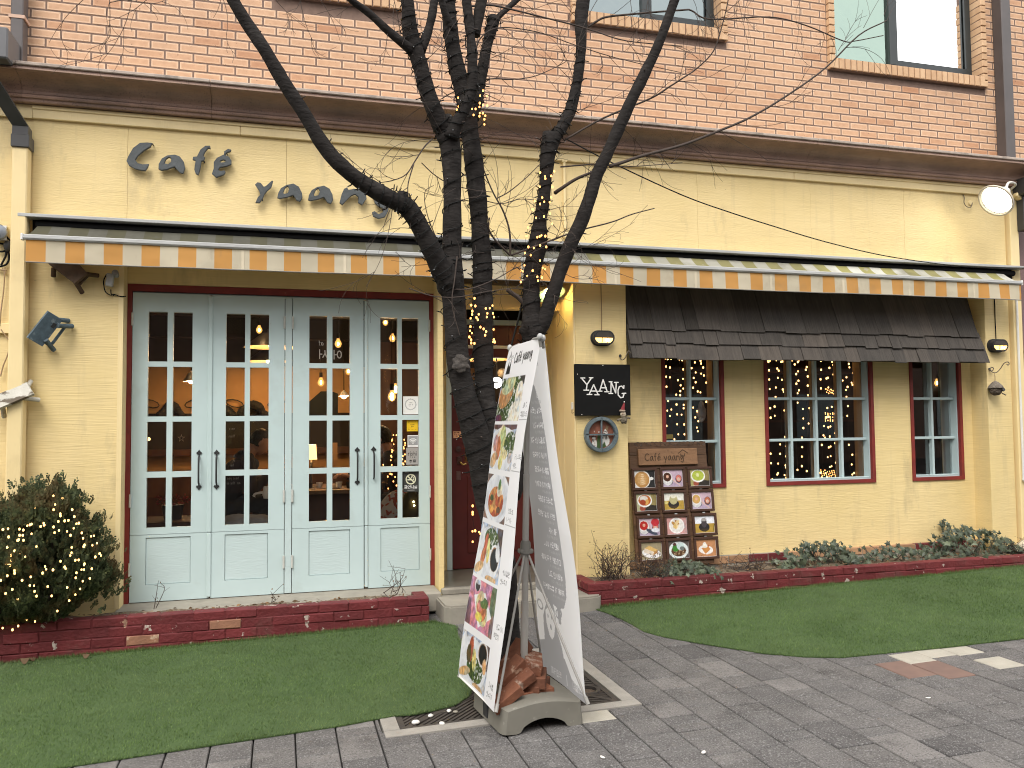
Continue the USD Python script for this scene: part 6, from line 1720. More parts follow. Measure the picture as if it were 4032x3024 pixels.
def cafe_sheep(x, y, s, col, face, mirror=1):
    """the cafe's mark: a black sheep's head and shoulders"""
    q = lambda a, b: (x + mirror * a * s, y + b * s)
    pl = lambda pts: Polygon([q(*p) for p in pts]).buffer(0)
    L = [(pl([(-.45, 0), (.45, 0), (.42, .45), (.40, .80), (.30, .95), (.10, 1.15), (.02, 1.35), (-.02, 1.38), (-.06, 1.22), (-.16, 1.0), (-.20, .62), (-.34, .40)]), col),
         (affinity.rotate(ell(*q(-.34, .98), s * .15, s * .09).difference(ell(*q(-.34, .98), s * .11, s * .06)), 20), col), (affinity.rotate(ell(*q(.52, .98), s * .15, s * .09).difference(ell(*q(.52, .98), s * .11, s * .06)), -10), col),
         (pl([(-.14, .95), (0, 1.03), (.08, 1.1), (.14, 1.0), (.28, .92), (.27, .70), (.18, .50), (.08, .44), (-.03, .52), (-.12, .72)]), face)]
    L += [(ell(*q(.01, .84), s * .022, s * .035), col), (ell(*q(.17, .84), s * .022, s * .035), col), (ell(*q(.08, .66), s * .035, s * .05), col)]
    return L


lay = []
r5 = np.random.default_rng(1)
PHV = [(.172, .404), (.424, .658), (.685, .920), (.945, 1.216), (1.232, 1.476), (1.517, 1.752)]
for k, (a, b) in enumerate(PHV):
    lay += food(k if k < 3 else {3: 3, 4: 4, 5: 5}[k], 0.0, .425, a, b, r5)
ink = (.012, .012, .012)
lay += cafe_sheep(.085, BHt - .152, .092, ink, (.8, .8, .8))
ln, wd = text_lines("Café yaang", .052)
lay += [(affinity.translate(strokes([[(a * 1.0 + .10 * b, b + a * .03) for a, b in l] for l in ln], .0095, 3), .175, BHt - .098), ink)]
for (a, b), caps in zip(PHV, [('베이글', '크림파스타'), ('허니스프레드', '샐러드'), ('토마토', '파스타'), ('카페일반', '샌드위치'), ('잉글리시', '브런치'), ('머쉬룸', '샌드위치')]):
    lay += [(text_poly(caps[0], .026, .10, (.475, BHt - b + .062)), (.2, .2, .2)), (text_poly(caps[1], .026, .10, (.455, BHt - b + .018)), (.2, .2, .2)), (sbox(.44, BHt - b + .004, .595, BHt - b + .0065), (.25, .25, .25))]
(bvv, bff), bcc = sheet(BWd, BHt, .0035, lay, (.80, .80, .81), bplace(TLp, TRp, BLp, BRp, -.012))
nxb, nyb = int(BWd / .0035), int(BHt / .0035)
Xb, Yb = [q.ravel() for q in np.meshgrid(np.linspace(0, BWd, nxb + 1), np.linspace(0, BHt, nyb + 1))]
inph = np.zeros(len(Xb), bool)
for a_, b_ in PHV:
    inph |= (Xb < .425) & (Yb < BHt - a_) & (Yb > BHt - b_)
g1 = meshkit.fbm(np.c_[Xb * 55, Yb * 55, Xb * 0], 4, 5) - .5; g2 = meshkit.fbm(np.c_[Xb * 16, Yb * 16, Xb * 0 + 9], 3, 6) - .5
hue = np.c_[1 + .5 * (meshkit.noise(np.c_[Xb * 40, Yb * 40, Xb * 0 + 3], 1) - .5), np.ones(len(Xb)), 1 - .6 * (meshkit.noise(np.c_[Xb * 40, Yb * 40, Xb * 0 + 3], 1) - .5)]
white = bcc.min(1) > .6
bcc = np.where(inph[:, None], np.clip(bcc * (1 + np.where(white, .35, 1.5) * g1 + .5 * g2)[:, None] * np.where(white[:, None], 1, hue), 0.005, .8), bcc)
ban = obj('banner', (bvv, bff), m_banner, label='white menu banner with a column of six food photographs', cat='banner', smooth=True, cd=bcc)
obj('seam_strip', tube([BLp + np.array([0, 0, .004]), BRp + np.array([0, 0, .004])], .005, 6), m_white, ban)

GR = (.41, .41, .415)
bub = Polygon([(-.01, BHt - 1.30), (-.01, BHt - .19), (.12, BHt - .165), (.24, BHt - .175), (.34, BHt - .23), (.40, BHt - .34), (.425, BHt - .50), (.445, BHt - 1.20), (.43, BHt - 1.29), (.39, BHt - 1.345), (.34, BHt - 1.355), (.33, BHt - 1.44), (.315, BHt - 1.44), (.31, BHt - 1.36)]).buffer(.01)
lay = [(bub, GR)]
for k, s in enumerate(['커피', '브라질 산토스', '파푸아뉴기니', '과테말라 안티구아', '인도네시아 만델링', '콜롬비아 수프리모', '에티오피아 예가체프', '코스타리카 따라주', '탄자니아 킬리만자로', '케냐 AA', '예멘 모카 마타리', '디카페인 인도네시아', '하와이안 코나', '자메이카 블루마운틴']):
    yy = BHt - (.285 + .0775 * k)
    lay += [(text_poly(s, .030, .11, (.415, yy), mirror=True), (.88, .88, .88)), (text_poly('부드러운 산미와 고소한 향', .0125, .13, (.415, yy - .026), mirror=True), (.50, .50, .50))]
lay += [(text_poly('세계', .034, .14, (.45, BHt - .125), mirror=True), (.45, .45, .45)), (ell(.46, BHt - .055, .02, .02), (.45, .45, .45))]
lay += [(Polygon([(0, BHt - 1.80), (0, BHt - 1.60), (.10, BHt - 1.575), (.34, BHt - 1.62), (.42, BHt - 1.70), (.60, BHt - 1.735), (.60, BHt - 1.80)]), GR)]
lay += cafe_sheep(.215, BHt - 1.69, .30, GR, (.85, .85, .84), -1)
lay += [(text_poly('스페셜티', .036, .13, (.565, BHt - 1.745), mirror=True), (.66, .66, .66)), (text_poly('드립커피', .036, .13, (.27, BHt - 1.745), mirror=True), (.66, .66, .66)), (sbox(.345, BHt - 1.755, .352, BHt - 1.70), (.66, .66, .66))]
(bvv, bff), bcc = sheet(BWd, BHt, .0042, lay, (.86, .86, .85), bplace(TL2, TR2, BL2, BR2, .012))
obj('banner', (bvv, bff), m_bannerback, label='grey coffee list banner seen from behind, its print showing through mirrored', cat='banner', smooth=True, cd=bcc)

# loose bricks on the base
m_loose = M('orange_red_brick', (.21, .082, .042), (.15, .056, .031), scale=16, rough=.8, bump=.5, bscale=70, bd=.006, tone=[(.6, .6, .6), (1.1, 1.08, 1.05)], dirt=[((.40, .27, .19), .9, 7, .63, .69), ((.12, .05, .03), .5, 4, .55, .75)])
m_loosepale = M('mortared_brick', (.18, .068, .036), (.13, .05, .028), scale=16, rough=.85, bump=.6, bscale=60, bd=.008, dirt=[((.33, .245, .19), .9, 9, .52, .60)])
ze = lambda x, y, d: PY(1750 + x / 1.843, 2050 + y / 1.843, d)
BRK = [((672, 1308, -2.50), 64, 0, 0, m_loosepale, 'lowest brick of the right stack, its pale end on the banner base'), ((645, 1258, -2.48), 8, 2, 0, m_loose, 'bright orange brick lying second from the bottom of the right stack'),
       ((665, 1205, -2.44), 55, 0, 0, m_loose, 'dark brick in the middle of the right stack beside the pole'), ((672, 1142, -2.44), 70, 0, 0, m_loose, 'dark brick third from the bottom of the right stack, under the topmost'),
       ((640, 1030, -2.42), 74, 4, 16, m_loosepale, 'topmost brick right of the pole, covered in pale mortar'), ((535, 1175, -2.52), 3, 30, 20, m_loosepale, 'long brick leaning in the middle of the pile, streaked with mortar'),
       ((445, 1285, -2.57), 4, 32, 10, m_loose, 'front left leaning brick under the white banner, tied with a strap'), ((480, 1090, -2.48), 10, 38, 12, m_loose, 'left upper leaning brick behind the slanting rod'), ((512, 990, -2.36), 30, 40, 0, m_loose, 'small dark brick end at the back of the pile by the tree foot')]
for k, (p, a, tl_, tl2, mt, lab) in enumerate(BRK):
    q_ = .86 if 4 < k < 8 else 1.0
    v, f = bx(-.096 * q_, .096 * q_, -.046 * q_, .046 * q_, -.029 * q_, .029 * q_, .004)
    v = np.asarray(v) + (meshkit.noise(np.asarray(v) * 60 + k * 5)[:, None] - .5) * .008
    R = rotm('z', a) @ rotm('y', -tl_) @ rotm('x', tl2)
    obj('loose_brick', xf((v, f), R, ze(*p)), mt, label=lab, cat='brick', group='bricks weighing down the banner stand', pv={'tone': float([.6, 1, .35, .3, .8, .7, .75, .6, .25][k])})

# ================================================================== the tree
tree = thing('tree', 'bare dark multi-stemmed tree growing in the grate before the entrance', 'tree', loc=(TX, TY, gz(TX, TY)))


def limb3(pts, m=6):
    """pts: (px, py, width in px, plane y) -> points and radii"""
    P = [np.r_[PY(p[0], p[1], p[3]), p[2] / 2 * ((PY(p[0], p[1], p[3]) - CAM) @ _f) / FPX] for p in pts]
    s = spline(P, m)
    return s[:, :3], np.maximum(s[:, 3], .001)


LIMBS = {}
r6 = np.random.default_rng(31)


def limb(key, pts, wob=.15, n=14, part='limb'):
    c, r = limb3(pts)
    LIMBS[key] = (c, r)
    seg = np.linalg.norm(np.diff(c, axis=0), axis=1).sum()
    m = max(4, int(seg / .03))
    t = np.r_[0, np.cumsum(np.linalg.norm(np.diff(c, axis=0), axis=1))]
    tt = np.linspace(0, t[-1], m)
    c = np.c_[[np.interp(tt, t, c[:, i]) for i in range(3)]].T
    r = np.interp(tt, t, r)
    obj(part, tube(c, r, n, wob=wob, seed=len(LIMBS)), m_bark, tree, smooth=True)
    # knots and stubs of cut shoots
    K = []
    for _ in range(int(seg * 9)):
        i = r6.integers(1, m - 1)
        a = r6.uniform(0, 2 * math.pi)
        d = np.array([math.cos(a), math.sin(a) * .6, r6.uniform(-.2, .6)])
        d /= np.linalg.norm(d)
        L = r6.uniform(.008, .03) + r[i] * .9
        K.append(tube([c[i], c[i] + d * L], [.006, .003], 5))
    if K:
        obj('stub', join(K), m_twig, tree)


limb('A', [(2012, 2665, 150, -1.83), (2005, 2600, 118, -1.83), (1992, 2400, 104, -1.83), (1972, 2200, 104, -1.83), (1950, 2050, 112, -1.83), (1925, 1930, 122, -1.83), (1897, 1800, 116, -1.84), (1862, 1680, 105, -1.85), (1830, 1560, 98, -1.86), (1805, 1433, 92, -1.86), (1786, 1190, 92, -1.87), (1779, 1069, 92, -1.88), (1780, 972, 78, -1.88), (1781, 790, 70, -1.88), (1777, 608, 76, -1.88), (1758, 516, 84, -1.88), (1733, 486, 72, -1.90), (1684, 365, 63, -1.92), (1650, 243, 62, -1.93), (1620, 152, 66, -1.93), (1609, 61, 55, -1.95), (1600, -60, 50, -1.97)], part='trunk', n=18)
limb('B', [(1940, 1800, 96, -1.80), (1928, 1690, 90, -1.78), (1914, 1616, 84, -1.77), (1904, 1433, 80, -1.74), (1902, 1190, 79, -1.72), (1899, 1069, 78, -1.72), (1895, 972, 73, -1.72), (1882, 790, 72, -1.72), (1862, 608, 72, -1.72), (1846, 486, 70, -1.72), (1822, 365, 66, -1.72), (1794, 243, 62, -1.72), (1775, 122, 56, -1.72), (1766, 0, 48, -1.72), (1762, -60, 44, -1.72)], n=16)
limb('B2', [(1862, 470, 50, -1.70), (1884, 365, 46, -1.69), (1905, 243, 42, -1.68), (1925, 150, 42, -1.67), (1941, 90, 50, -1.67), (1945, 66, 46, -1.67)])
limb('B3', [(1936, 92, 26, -1.67), (1985, 45, 22, -1.65), (2043, -6, 20, -1.62), (2090, -50, 18, -1.6)], n=8)
limb('C', [(2010, 1960, 80, -1.75), (2050, 1800, 84, -1.72), (2078, 1600, 88, -1.70), (2090, 1450, 86, -1.68), (2097, 1354, 88, -1.67), (2097, 1280, 86, -1.67), (2092, 1190, 68, -1.67), (2094, 1087, 66, -1.67), (2112, 1000, 74, -1.67), (2120, 930, 70, -1.67), (2128, 860, 54, -1.67), (2140, 790, 50, -1.67), (2152, 668, 52, -1.67), (2160, 577, 62, -1.67), (2164, 524, 54, -1.67)])
limb('C1', [(2164, 600, 50, -1.67), (2185, 540, 52, -1.66), (2210, 505, 46, -1.65), (2249, 425, 44, -1.64), (2275, 304, 40, -1.63), (2288, 182, 40, -1.62), (2288, 91, 50, -1.62), (2296, 0, 52, -1.61), (2300, -60, 48, -1.61)])
limb('C2', [(2108, 1310, 70, -1.68), (2138, 1263, 62, -1.70), (2177, 1160, 54, -1.72), (2206, 1069, 56, -1.74), (2243, 972, 56, -1.76), (2298, 851, 55, -1.78), (2347, 699, 50, -1.80), (2389, 608, 47, -1.82), (2432, 516, 48, -1.84), (2486, 395, 46, -1.86), (2547, 273, 42, -1.88), (2602, 152, 38, -1.9), (2656, 0, 37, -1.92), (2680, -60, 35, -1.93)], wob=.14)
limb('L', [(1775, 1130, 78, -1.90), (1745, 1075, 84, -1.92), (1700, 985, 78, -1.96), (1640, 868, 74, -1.99), (1592, 805, 78, -2.01), (1540, 785, 72, -2.03), (1435, 723, 64, -2.06), (1344, 652, 62, -2.09), (1270, 567, 60, -2.11), (1203, 456, 56, -2.13), (1124, 334, 53, -2.15), (1045, 200, 52, -2.17), (972, 91, 50, -2.18), (917, 0, 48, -2.2), (885, -60, 46, -2.2)], wob=.14)
limb('L_stub', [(1570, 830, 50, -2.02), (1584, 785, 46, -2.03), (1588, 758, 42, -2.03)])
limb('A2', [(1775, 545, 62, -1.92), (1800, 480, 50, -1.94), (1832, 425, 42, -1.96), (1858, 350, 44, -1.97), (1860, 250, 42, -1.98), (1854, 152, 38, -1.98), (1836, 0, 36, -1.99), (1830, -60, 34, -2.0)])
limb('A3', [(1625, 200, 46, -1.94), (1585, 170, 36, -1.97), (1530, 122, 34, -2.0), (1450, 50, 30, -2.03), (1395, 10, 27, -2.06), (1340, -40, 24, -2.1)], n=10)
limb('A4', [(1655, 200, 44, -1.92), (1685, 125, 36, -1.91), (1705, 40, 34, -1.9), (1715, -50, 32, -1.9)], n=10)
limb('A5', [(1785, 120, 34, -1.75), (1752, 50, 30, -1.77), (1730, -30, 28, -1.8)], n=10)
limb('A6', [(1872, 140, 40, -1.95), (1885, 60, 44, -1.95), (1905, -40, 40, -1.95)], n=10)
# the swellings where stems part
for c, r, nm in ((PY(1935, 1725, -1.80), .085, 1), (PY(2095, 1300, -1.69), .075, 2), (PY(1765, 520, -1.89), .068, 3), (PY(1765, 1090, -1.90), .085, 4)):
    v, f = ball((0, 0, 0), r, 3, (.95, .8, 1.5)); v = v * (1 + .35 * (meshkit.noise(v * 25 + nm, nm) - .5))[:, None]
    obj('burl', xf((v, f), None, c), m_bark, tree, smooth=True)
v, f = ball((0, 0, 0), .045, 3, (1, .35, 1.15)); v = v * (1 + .8 * (meshkit.noise(v * 50 + 3, 3) - .5))[:, None]
obj('scar', xf((v, f), None, PY(1815, 1430, -1.955)), M('scar_bark', (.09, .078, .068), (.03, .026, .023), scale=40, rough=.9, bump=.8, bscale=60), tree, smooth=True)

# branches and twigs
TW = []


def twig(P, r0, r1, n=5):
    P = np.asarray(P, float)
    TW.append(tube(P, np.linspace(r0, r1, len(P)), n, caps=False))


def grow(p, d, L, r, depth, droop):
    """a twig that bends one way along its length, with a few finer ones"""
    k = max(6, int(L / .03))
    pts = [p]
    d = d / np.linalg.norm(d)
    curl = r6.normal(0, 1, 3) * np.array([1, .4, 1]) * (.10 if L > .25 else .16)
    for i in range(k):
        d = d + curl * (6.0 / k) * (.5 + i / k) + r6.normal(0, .022, 3) + np.array([0, 0, droop]) * .25 / k
        d /= np.linalg.norm(d)
        pts.append(pts[-1] + d * L / k)
    pts = np.array(pts)
    twig(pts, r, max(r * .4, .0009), 4)
    if depth > 0:
        for _ in range(r6.integers(1, 4)):
            i = r6.integers(1, k)
            t = pts[i + 1] - pts[i] if i < k else d
            t = t / np.linalg.norm(t)
            q = np.cross(t, r6.normal(size=3)); q /= np.linalg.norm(q)
            grow(pts[i], t * .9 + q * .6 * np.array([1, .6, 1]), L * r6.uniform(.35, .75), max(r * .65, .0010), depth - 1, droop)


def branch(pts, w0, w1, kids=6, klen=.35, y=None):
    P = spline([PY(p[0], p[1], p[2]) for p in pts], 5)
    R = np.linspace(w0, w1, len(P)) / 2 * 5.0 / FPX
    obj('branch', tube(P, np.maximum(R, .0012), 7, caps=True), m_twig, tree, smooth=True)
    for _ in range(kids):
        i = r6.integers(len(P) // 5, len(P) - 1)
        d = P[min(i + 1, len(P) - 1)] - P[i - 1]; d /= np.linalg.norm(d)
        q = np.cross(d, r6.normal(size=3)); q /= np.linalg.norm(q)
        grow(P[i], d * .8 + q * .7 * np.array([1, .7, 1]), klen * r6.uniform(.4, 1), .0022, 1, r6.uniform(-.6, .4))


T2 = lambda x, y: (1344 + x / 1.6458, y / 1.6458)
T3 = lambda x, y: (2688 + x / 1.6458, y / 1.6458)
B = lambda f, l, y0, y1: [(*f(*p), y0 + (y1 - y0) * i / max(1, len(l) - 1)) for i, p in enumerate(l)]
branch(B(T2, [(1450, 905), (1700, 765), (2000, 640), (2130, 560), (2215, 505)], -1.65, -1.85) + B(T3, [(90, 445), (200, 330), (260, 150), (300, -20)], -1.86, -2.0), 9, 4, 7)
branch(B(T2, [(1420, 1082), (1560, 1070), (1650, 1064), (1850, 1080), (2210, 1055)], -1.65, -1.75), 7, 3, 4)
branch(B(T2, [(1735, 1078), (1800, 1060), (1950, 1010), (2210, 940)], -1.82, -1.9) + B(T3, [(230, 850), (430, 765), (660, 630), (920, 445), (1140, 230), (1320, 135)], -1.92, -2.1), 15, 5, 9, .4)
branch(B(T2, [(1385, 1250), (1420, 1225), (1520, 1160), (1640, 1110)], -1.66, -1.78), 17, 11, 2)
branch(B(T2, [(1100, 1655), (1300, 1580), (1520, 1500), (1750, 1440), (1880, 1390), (2030, 1350)], -1.70, -1.9), 8, 4, 6)
branch(B(T2, [(1600, 175), (1660, 135), (1720, 110), (1880, 92), (2210, 65)], -1.62, -1.7) + B(T3, [(60, 70), (180, 125), (560, 110), (800, 165), (1040, 265), (1120, 265), (1300, 230)], -1.7, -1.8), 10, 4, 5)
branch(B(T2, [(840, 40), (960, 32), (1100, 60), (1300, 110), (1520, 165), (1650, 205), (1850, 265), (2210, 300)], -1.68, -1.75), 9, 4, 5)
branch(B(T2, [(870, 330), (900, 250), (980, 190), (1100, 180), (1300, 215), (1510, 290), (1800, 380), (2200, 470)], -1.7, -1.8), 6, 3, 5)
branch(B(T2, [(880, 520), (1000, 510), (1100, 515), (1250, 495), (1400, 430), (1470, 390)], -1.7, -1.6), 6, 2.5, 4)
branch(B(T2, [(650, 640), (700, 610), (780, 580), (880, 590), (1000, 640), (1080, 680)], -1.75, -1.6), 5, 2, 3)
branch(B(T2, [(590, 900), (540, 950), (480, 1040), (420, 1130), (330, 1170), (235, 1185)], -1.95, -2.0), 6, 3, 4)
branch(B(T2, [(470, 1060), (440, 1160), (430, 1230), (440, 1330), (450, 1480)], -1.98, -2.02), 5, 2.5, 2, .2)
branch(B(T2, [(1095, 1655), (1090, 1500), (1050, 1370), (985, 1250), (930, 1120), (910, 1040)], -1.70, -1.75), 9, 4, 7, .45)
branch(B(T2, [(1095, 1655), (1000, 1560), (955, 1480), (960, 1410)], -1.7, -1.78), 9, 5, 4)
branch(B(T2, [(1010, 1285), (1090, 1240), (1200, 1150), (1290, 1060)], -1.72, -1.68), 5, 3, 3)
branch(B(T2, [(925, 1300), (1040, 1320), (1160, 1290), (1290, 1300)], -1.74, -1.7), 4, 3, 3)
branch(B(T2, [(520, 1055), (600, 1130), (700, 1190), (850, 1230), (980, 1245)], -1.95, -1.8), 4, 3, 2, .25)
branch([(2095, 1235, -1.66), (2050, 1180, -1.65), (2010, 1150, -1.64), (1995, 1140, -1.64)], 22, 16, 3)
branch([(1790, 1140, -1.95), (1860, 1135, -1.97), (1960, 1095, -1.98), (2030, 1055, -1.98), (2060, 1063, -1.97)], 5, 2.5, 3, .25)
branch([(1610, 1135, -2.0), (1700, 1165, -2.0), (1800, 1170, -1.99), (1910, 1150, -1.98), (2030, 1135, -1.97), (2110, 1150, -1.9)], 4, 2.5, 2, .2)
branch([(1800, 1010, -1.97), (1790, 1100, -1.98), (1780, 1200, -1.98), (1810, 1320, -1.97)], 6, 3, 0)
branch(B(T2, [(640, 1600), (560, 1400), (540, 1250), (600, 1200)], -1.95, -2.0), 4, 2, 2, .25)
branch([(430, 10, -2.0), (540, -10, -2.0)], 3, 2, 2)
# fine twigs all through the crown
for key, cnt, L in (('L', 6, .45), ('A', 10, .4), ('B', 11, .45), ('B2', 6, .55), ('C1', 13, .55), ('C2', 10, .55), ('A3', 5, .45), ('C', 10, .4), ('B3', 5, .55), ('A2', 4, .45)):
    c, r = LIMBS[key]
    for _ in range(cnt):
        lo = .40 if key in 'AB' else (.35 if key == 'C' else 0)
        i = int(len(c) * r6.uniform(lo, 1)); i = min(i, len(c) - 2)
        ax = c[i + 1] - c[i]; ax /= np.linalg.norm(ax)
        q = np.cross(ax, r6.normal(size=3)); q /= np.linalg.norm(q)
        q[1] *= .6
        grow(c[i] + q * r[i] * .8, q + ax * r6.uniform(-.3, .9), L * r6.uniform(.3, 1.1), .0021, 2 if r6.uniform() < .5 else 1, r6.uniform(-.9, .5))
# twigs hanging into the picture from the branches above it
for px, py in ((360, -30), (430, -20), (520, -30), (600, -20), (860, -40), (1060, -30), (1180, -20), (1240, -30), (2380, -40), (2480, -30), (2560, -30), (2750, -40), (2900, -30), (2980, -40), (3150, -30)):
    grow(PY(px, py, -2.1 + r6.uniform(-.2, .3)), np.array([r6.normal(0, .6), .1, -1.0]), r6.uniform(.2, .45), .002, 2, -.3)
for px, py in ((3490, 85), (3480, 60), (3400, 110), (3330, 150), (3300, 200)):
    grow(PY(px, py, -2.1), np.array([.5, 0, .9]), r6.uniform(.15, .3), .002, 1, .3)
obj('twigs', join(TW), m_twig, tree, kind='stuff')
# wires of unlit lights wound round the stems
WR, ST = [], []
for key, t0, t1, turns in (('A', .25, .97, 30), ('B', .08, .97, 30), ('C', .1, .97, 22), ('L', 0, .46, 18), ('C1', 0, .6, 9), ('A2', 0, .8, 8), ('B2', .1, .9, 7)):
    c, r = LIMBS[key]
    n = turns * 14
    tt = np.linspace(t0, t1, n) * (len(c) - 1)
    P = np.array([[np.interp(t, np.arange(len(c)), c[:, i]) for i in range(3)] for t in tt])
    R = np.interp(tt, np.arange(len(c)), r)
    tan = np.gradient(P, axis=0); tan /= np.linalg.norm(tan, axis=1, keepdims=True)
    a = np.cross(tan, [0, 1.0, 0]); a /= np.linalg.norm(a, axis=1, keepdims=True)
    b = np.cross(tan, a)
    ph = np.linspace(0, turns * 2 * math.pi, n) + .9 * np.sin(np.linspace(0, 40, n)) + .6 * np.sin(np.linspace(0, 97, n))
    d = np.cos(ph)[:, None] * a + np.sin(ph)[:, None] * b
    Q = P + d * (R * (1.07 + .05 * np.sin(ph * .37)) + .003)[:, None]
    WR.append(tube(Q, .0030, 5, caps=False))
    for i in range(3, n - 2, 4):
        s = d[i] + r6.normal(0, .45, 3); s /= np.linalg.norm(s)
        WR.append(tube([Q[i], Q[i] + s * .026], [.0036, .0028], 4))
        if r6.uniform() < .3:
            ST.append(ball(Q[i] + s * .029, .0030, 0))
wt = thing('light_wire', 'dark wires of unlit fairy lights wound round the tree stems', 'light wire', loc=PY(1900, 1300, -1.8))
obj('wire', join(WR), m_wire, wt, kind='stuff')
obj('unlit_bulbs', join(ST), M('clear_bulb', (.32, .33, .34), rough=.2, spec=.6), wt, kind='stuff')

# ---- lit fairy lights
m_warm = GLOW('fairy_light', (1.0, .54, .18), 1.35)
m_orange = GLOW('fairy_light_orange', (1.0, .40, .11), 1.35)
m_wirebr = M('brown_wire', (.05, .035, .02), rough=.5)


def lights(label, pts, group=None, r=.0052, mat=None, wire=True, wmat=None, wr=.0012):
    """pts: points in space; a wire runs from each to the next nearest"""
    pts = [np.asarray(p, float) for p in pts]
    t = thing('fairy_lights', label, 'fairy lights', group, loc=np.mean(pts, 0))
    if wire:
        left = pts[1:]; o = [pts[0]]
        while left:
            i = min(range(len(left)), key=lambda i: np.linalg.norm(left[i] - o[-1])); o.append(left.pop(i))
        W = []
        for a, b in zip(o[:-1], o[1:]):
            if np.linalg.norm(a - b) < .45:
                m = (a + b) / 2 + np.array([0, .012, -.010])
                W.append(tube([a + np.array([0, .006, 0]), m, b + np.array([0, .006, 0])], wr, 4, caps=False))
        if W:
            obj('wire', join(W), wmat or m_wire, t)
    for p in pts:
        v, f = ball((0, 0, 0), r * r6.uniform(.85, 1.15), 1, (1, 1, 1.35))
        obj('bulb', xf((v, f), None, p), mat or m_warm, t)
    return t


s7 = lambda l: [(1650 + x / 2.766, 1100 + y / 2.766) for x, y in l]
lowB = s7([(604, 206), (568, 281), (613, 290), (800, 286), (770, 314), (727, 316), (580, 346), (578, 382), (650, 380), (744, 370), (805, 370), (738, 410), (625, 415), (640, 440), (815, 410), (562, 424), (560, 515), (555, 560), (668, 520), (703, 540), (812, 545), (730, 568), (575, 585), (720, 608), (548, 627), (567, 658), (815, 658), (568, 693), (603, 697), (807, 682), (825, 682)])
LTS = 'fairy lights wound on the tree stems'
lights('amber fairy lights on the middle stem beside the folding doors', [PY(x, y, -1.83) for x, y in lowB], r=.0058, mat=m_orange)
hiB = [T2(*p) for p in [(757, 633), (918, 588), (900, 620), (942, 622), (760, 690), (897, 668), (917, 682), (945, 685), (748, 710), (848, 706), (870, 706), (895, 693), (897, 733), (917, 733), (857, 745), (933, 750), (895, 753), (752, 740), (927, 773), (927, 806)]]
lights('amber fairy lights high on the middle stem in front of the cornice', [PY(x, y, -1.82) for x, y in hiB], r=.0054, mat=m_orange)
cB = [T2(*p) for p in [(1380, 1110), (1288, 1118), (1320, 1143), (1360, 1140), (1322, 1157), (1286, 1210), (1368, 1212), (1302, 1280), (1360, 1278), (1315, 1308), (1350, 1310), (1288, 1322), (1253, 1303), (1240, 1357), (1352, 1385), (1313, 1403), (1262, 1412), (1366, 1450), (1210, 1475), (1200, 1530), (1270, 1537), (1285, 1532), (1297, 1525), (1322, 1530), (1288, 1590), (1212, 1600), (1247, 1607), (1328, 1600), (1190, 1640), (1227, 1653)]]
cB += [(1344 + x / 1.6458, 1008 + y / 1.6458) for x, y in [(1288, 30), (1187, 60), (1240, 95), (1165, 95), (1175, 100), (1205, 130), (1270, 135), (1300, 140), (1275, 160), (1163, 168), (1320, 85), (1305, 78)]]
lights('warm fairy lights on the right stem above and before the awning', [PY(x, y, -1.76) for x, y in cB], r=.0058, mat=m_orange)
trB = [(1861, 1992), (1861, 2017), (1353 + 508, 2025), (1344 + 893 / 1.6458, 2016 + 130 / 1.6458), (1344 + 902 / 1.6458, 2016 + 142 / 1.6458), (1344 + 850 / 1.6458, 2016 + 125 / 1.6458), (1344 + 851 / 1.6458, 2016 + 193 / 1.6458), (1871, 2090)]
lights('few fairy lights near the foot of the tree beside the red door', [PY(x, y, -1.93) for x, y in trB], r=.0056, mat=m_orange)

# the black cable from the tree to the right corner
cb_ = thing('cable', 'thin black cable sagging from the tree to the right end of the awning', 'cable', loc=PY(3000, 880, -.9))
obj('strand', tube(spline([PY(2225, 545, -1.64), PY(2400, 636, -1.4), PY(2688, 769, -1.15), PY(2880, 838, -.95), PY(3053, 893, -.8), PY(3250, 952, -.6), PY(3478, 1006, -.42), PY(3722, 1042, -.28), PY(3860, 1051, -.2), PY(4032, 1055, -.14), PY(4200, 1058, -.1)], 5), .0042, 6), m_wire, cb_)
cb2 = thing('cable', 'dark cord leaning along the right stem down past the banner top', 'cable', loc=PY(2010, 1500, -1.7))
obj('strand', tube(spline([PY(2124, 780, -1.62), PY(2100, 900, -1.62), PY(2068, 1120, -1.62), PY(2045, 1240, -1.62), PY(2012, 1370, -1.62), PY(1985, 1520, -1.64), PY(1962, 1585, -1.66), PY(1940, 1760, -1.7)], 5), .006, 6), m_wire, cb2)

# ================================================================== bush with fairy lights
bush = thing('thuja_bush', 'rounded dark green conifer bush wound with fairy lights at the left planter', 'bush', loc=(-1.72, -.22, .28))
rb2 = np.random.default_rng(17)
z5 = lambda x, y, d: PY(x / 2.592, 1880 + y / 2.592, d)
outline = [(-420, 1450), (-480, 1000), (-400, 600), (-200, 420), (0, 320), (60, 370), (150, 330), (230, 200), (300, 150), (340, 180), (390, 240), (450, 210), (540, 130), (590, 105), (640, 140), (640, 190), (760, 220), (780, 320), (850, 420), (940, 470), (990, 500), (960, 600), (1030, 700), (1060, 760), (1060, 850), (1120, 900), (1150, 960), (1130, 1060), (1070, 1130), (990, 1150), (930, 1200), (840, 1260), (740, 1380), (600, 1440), (400, 1460), (200, 1470), (0, 1480)]
bp = Polygon([z5(x, y, -.25)[[0, 2]] for x, y in outline]).buffer(0)
bxc, bzc = bp.centroid.x, bp.centroid.y
x0, z0, x1, z1 = bp.bounds
NB_ = 6200
pts = []
shapely.prepare(bp)
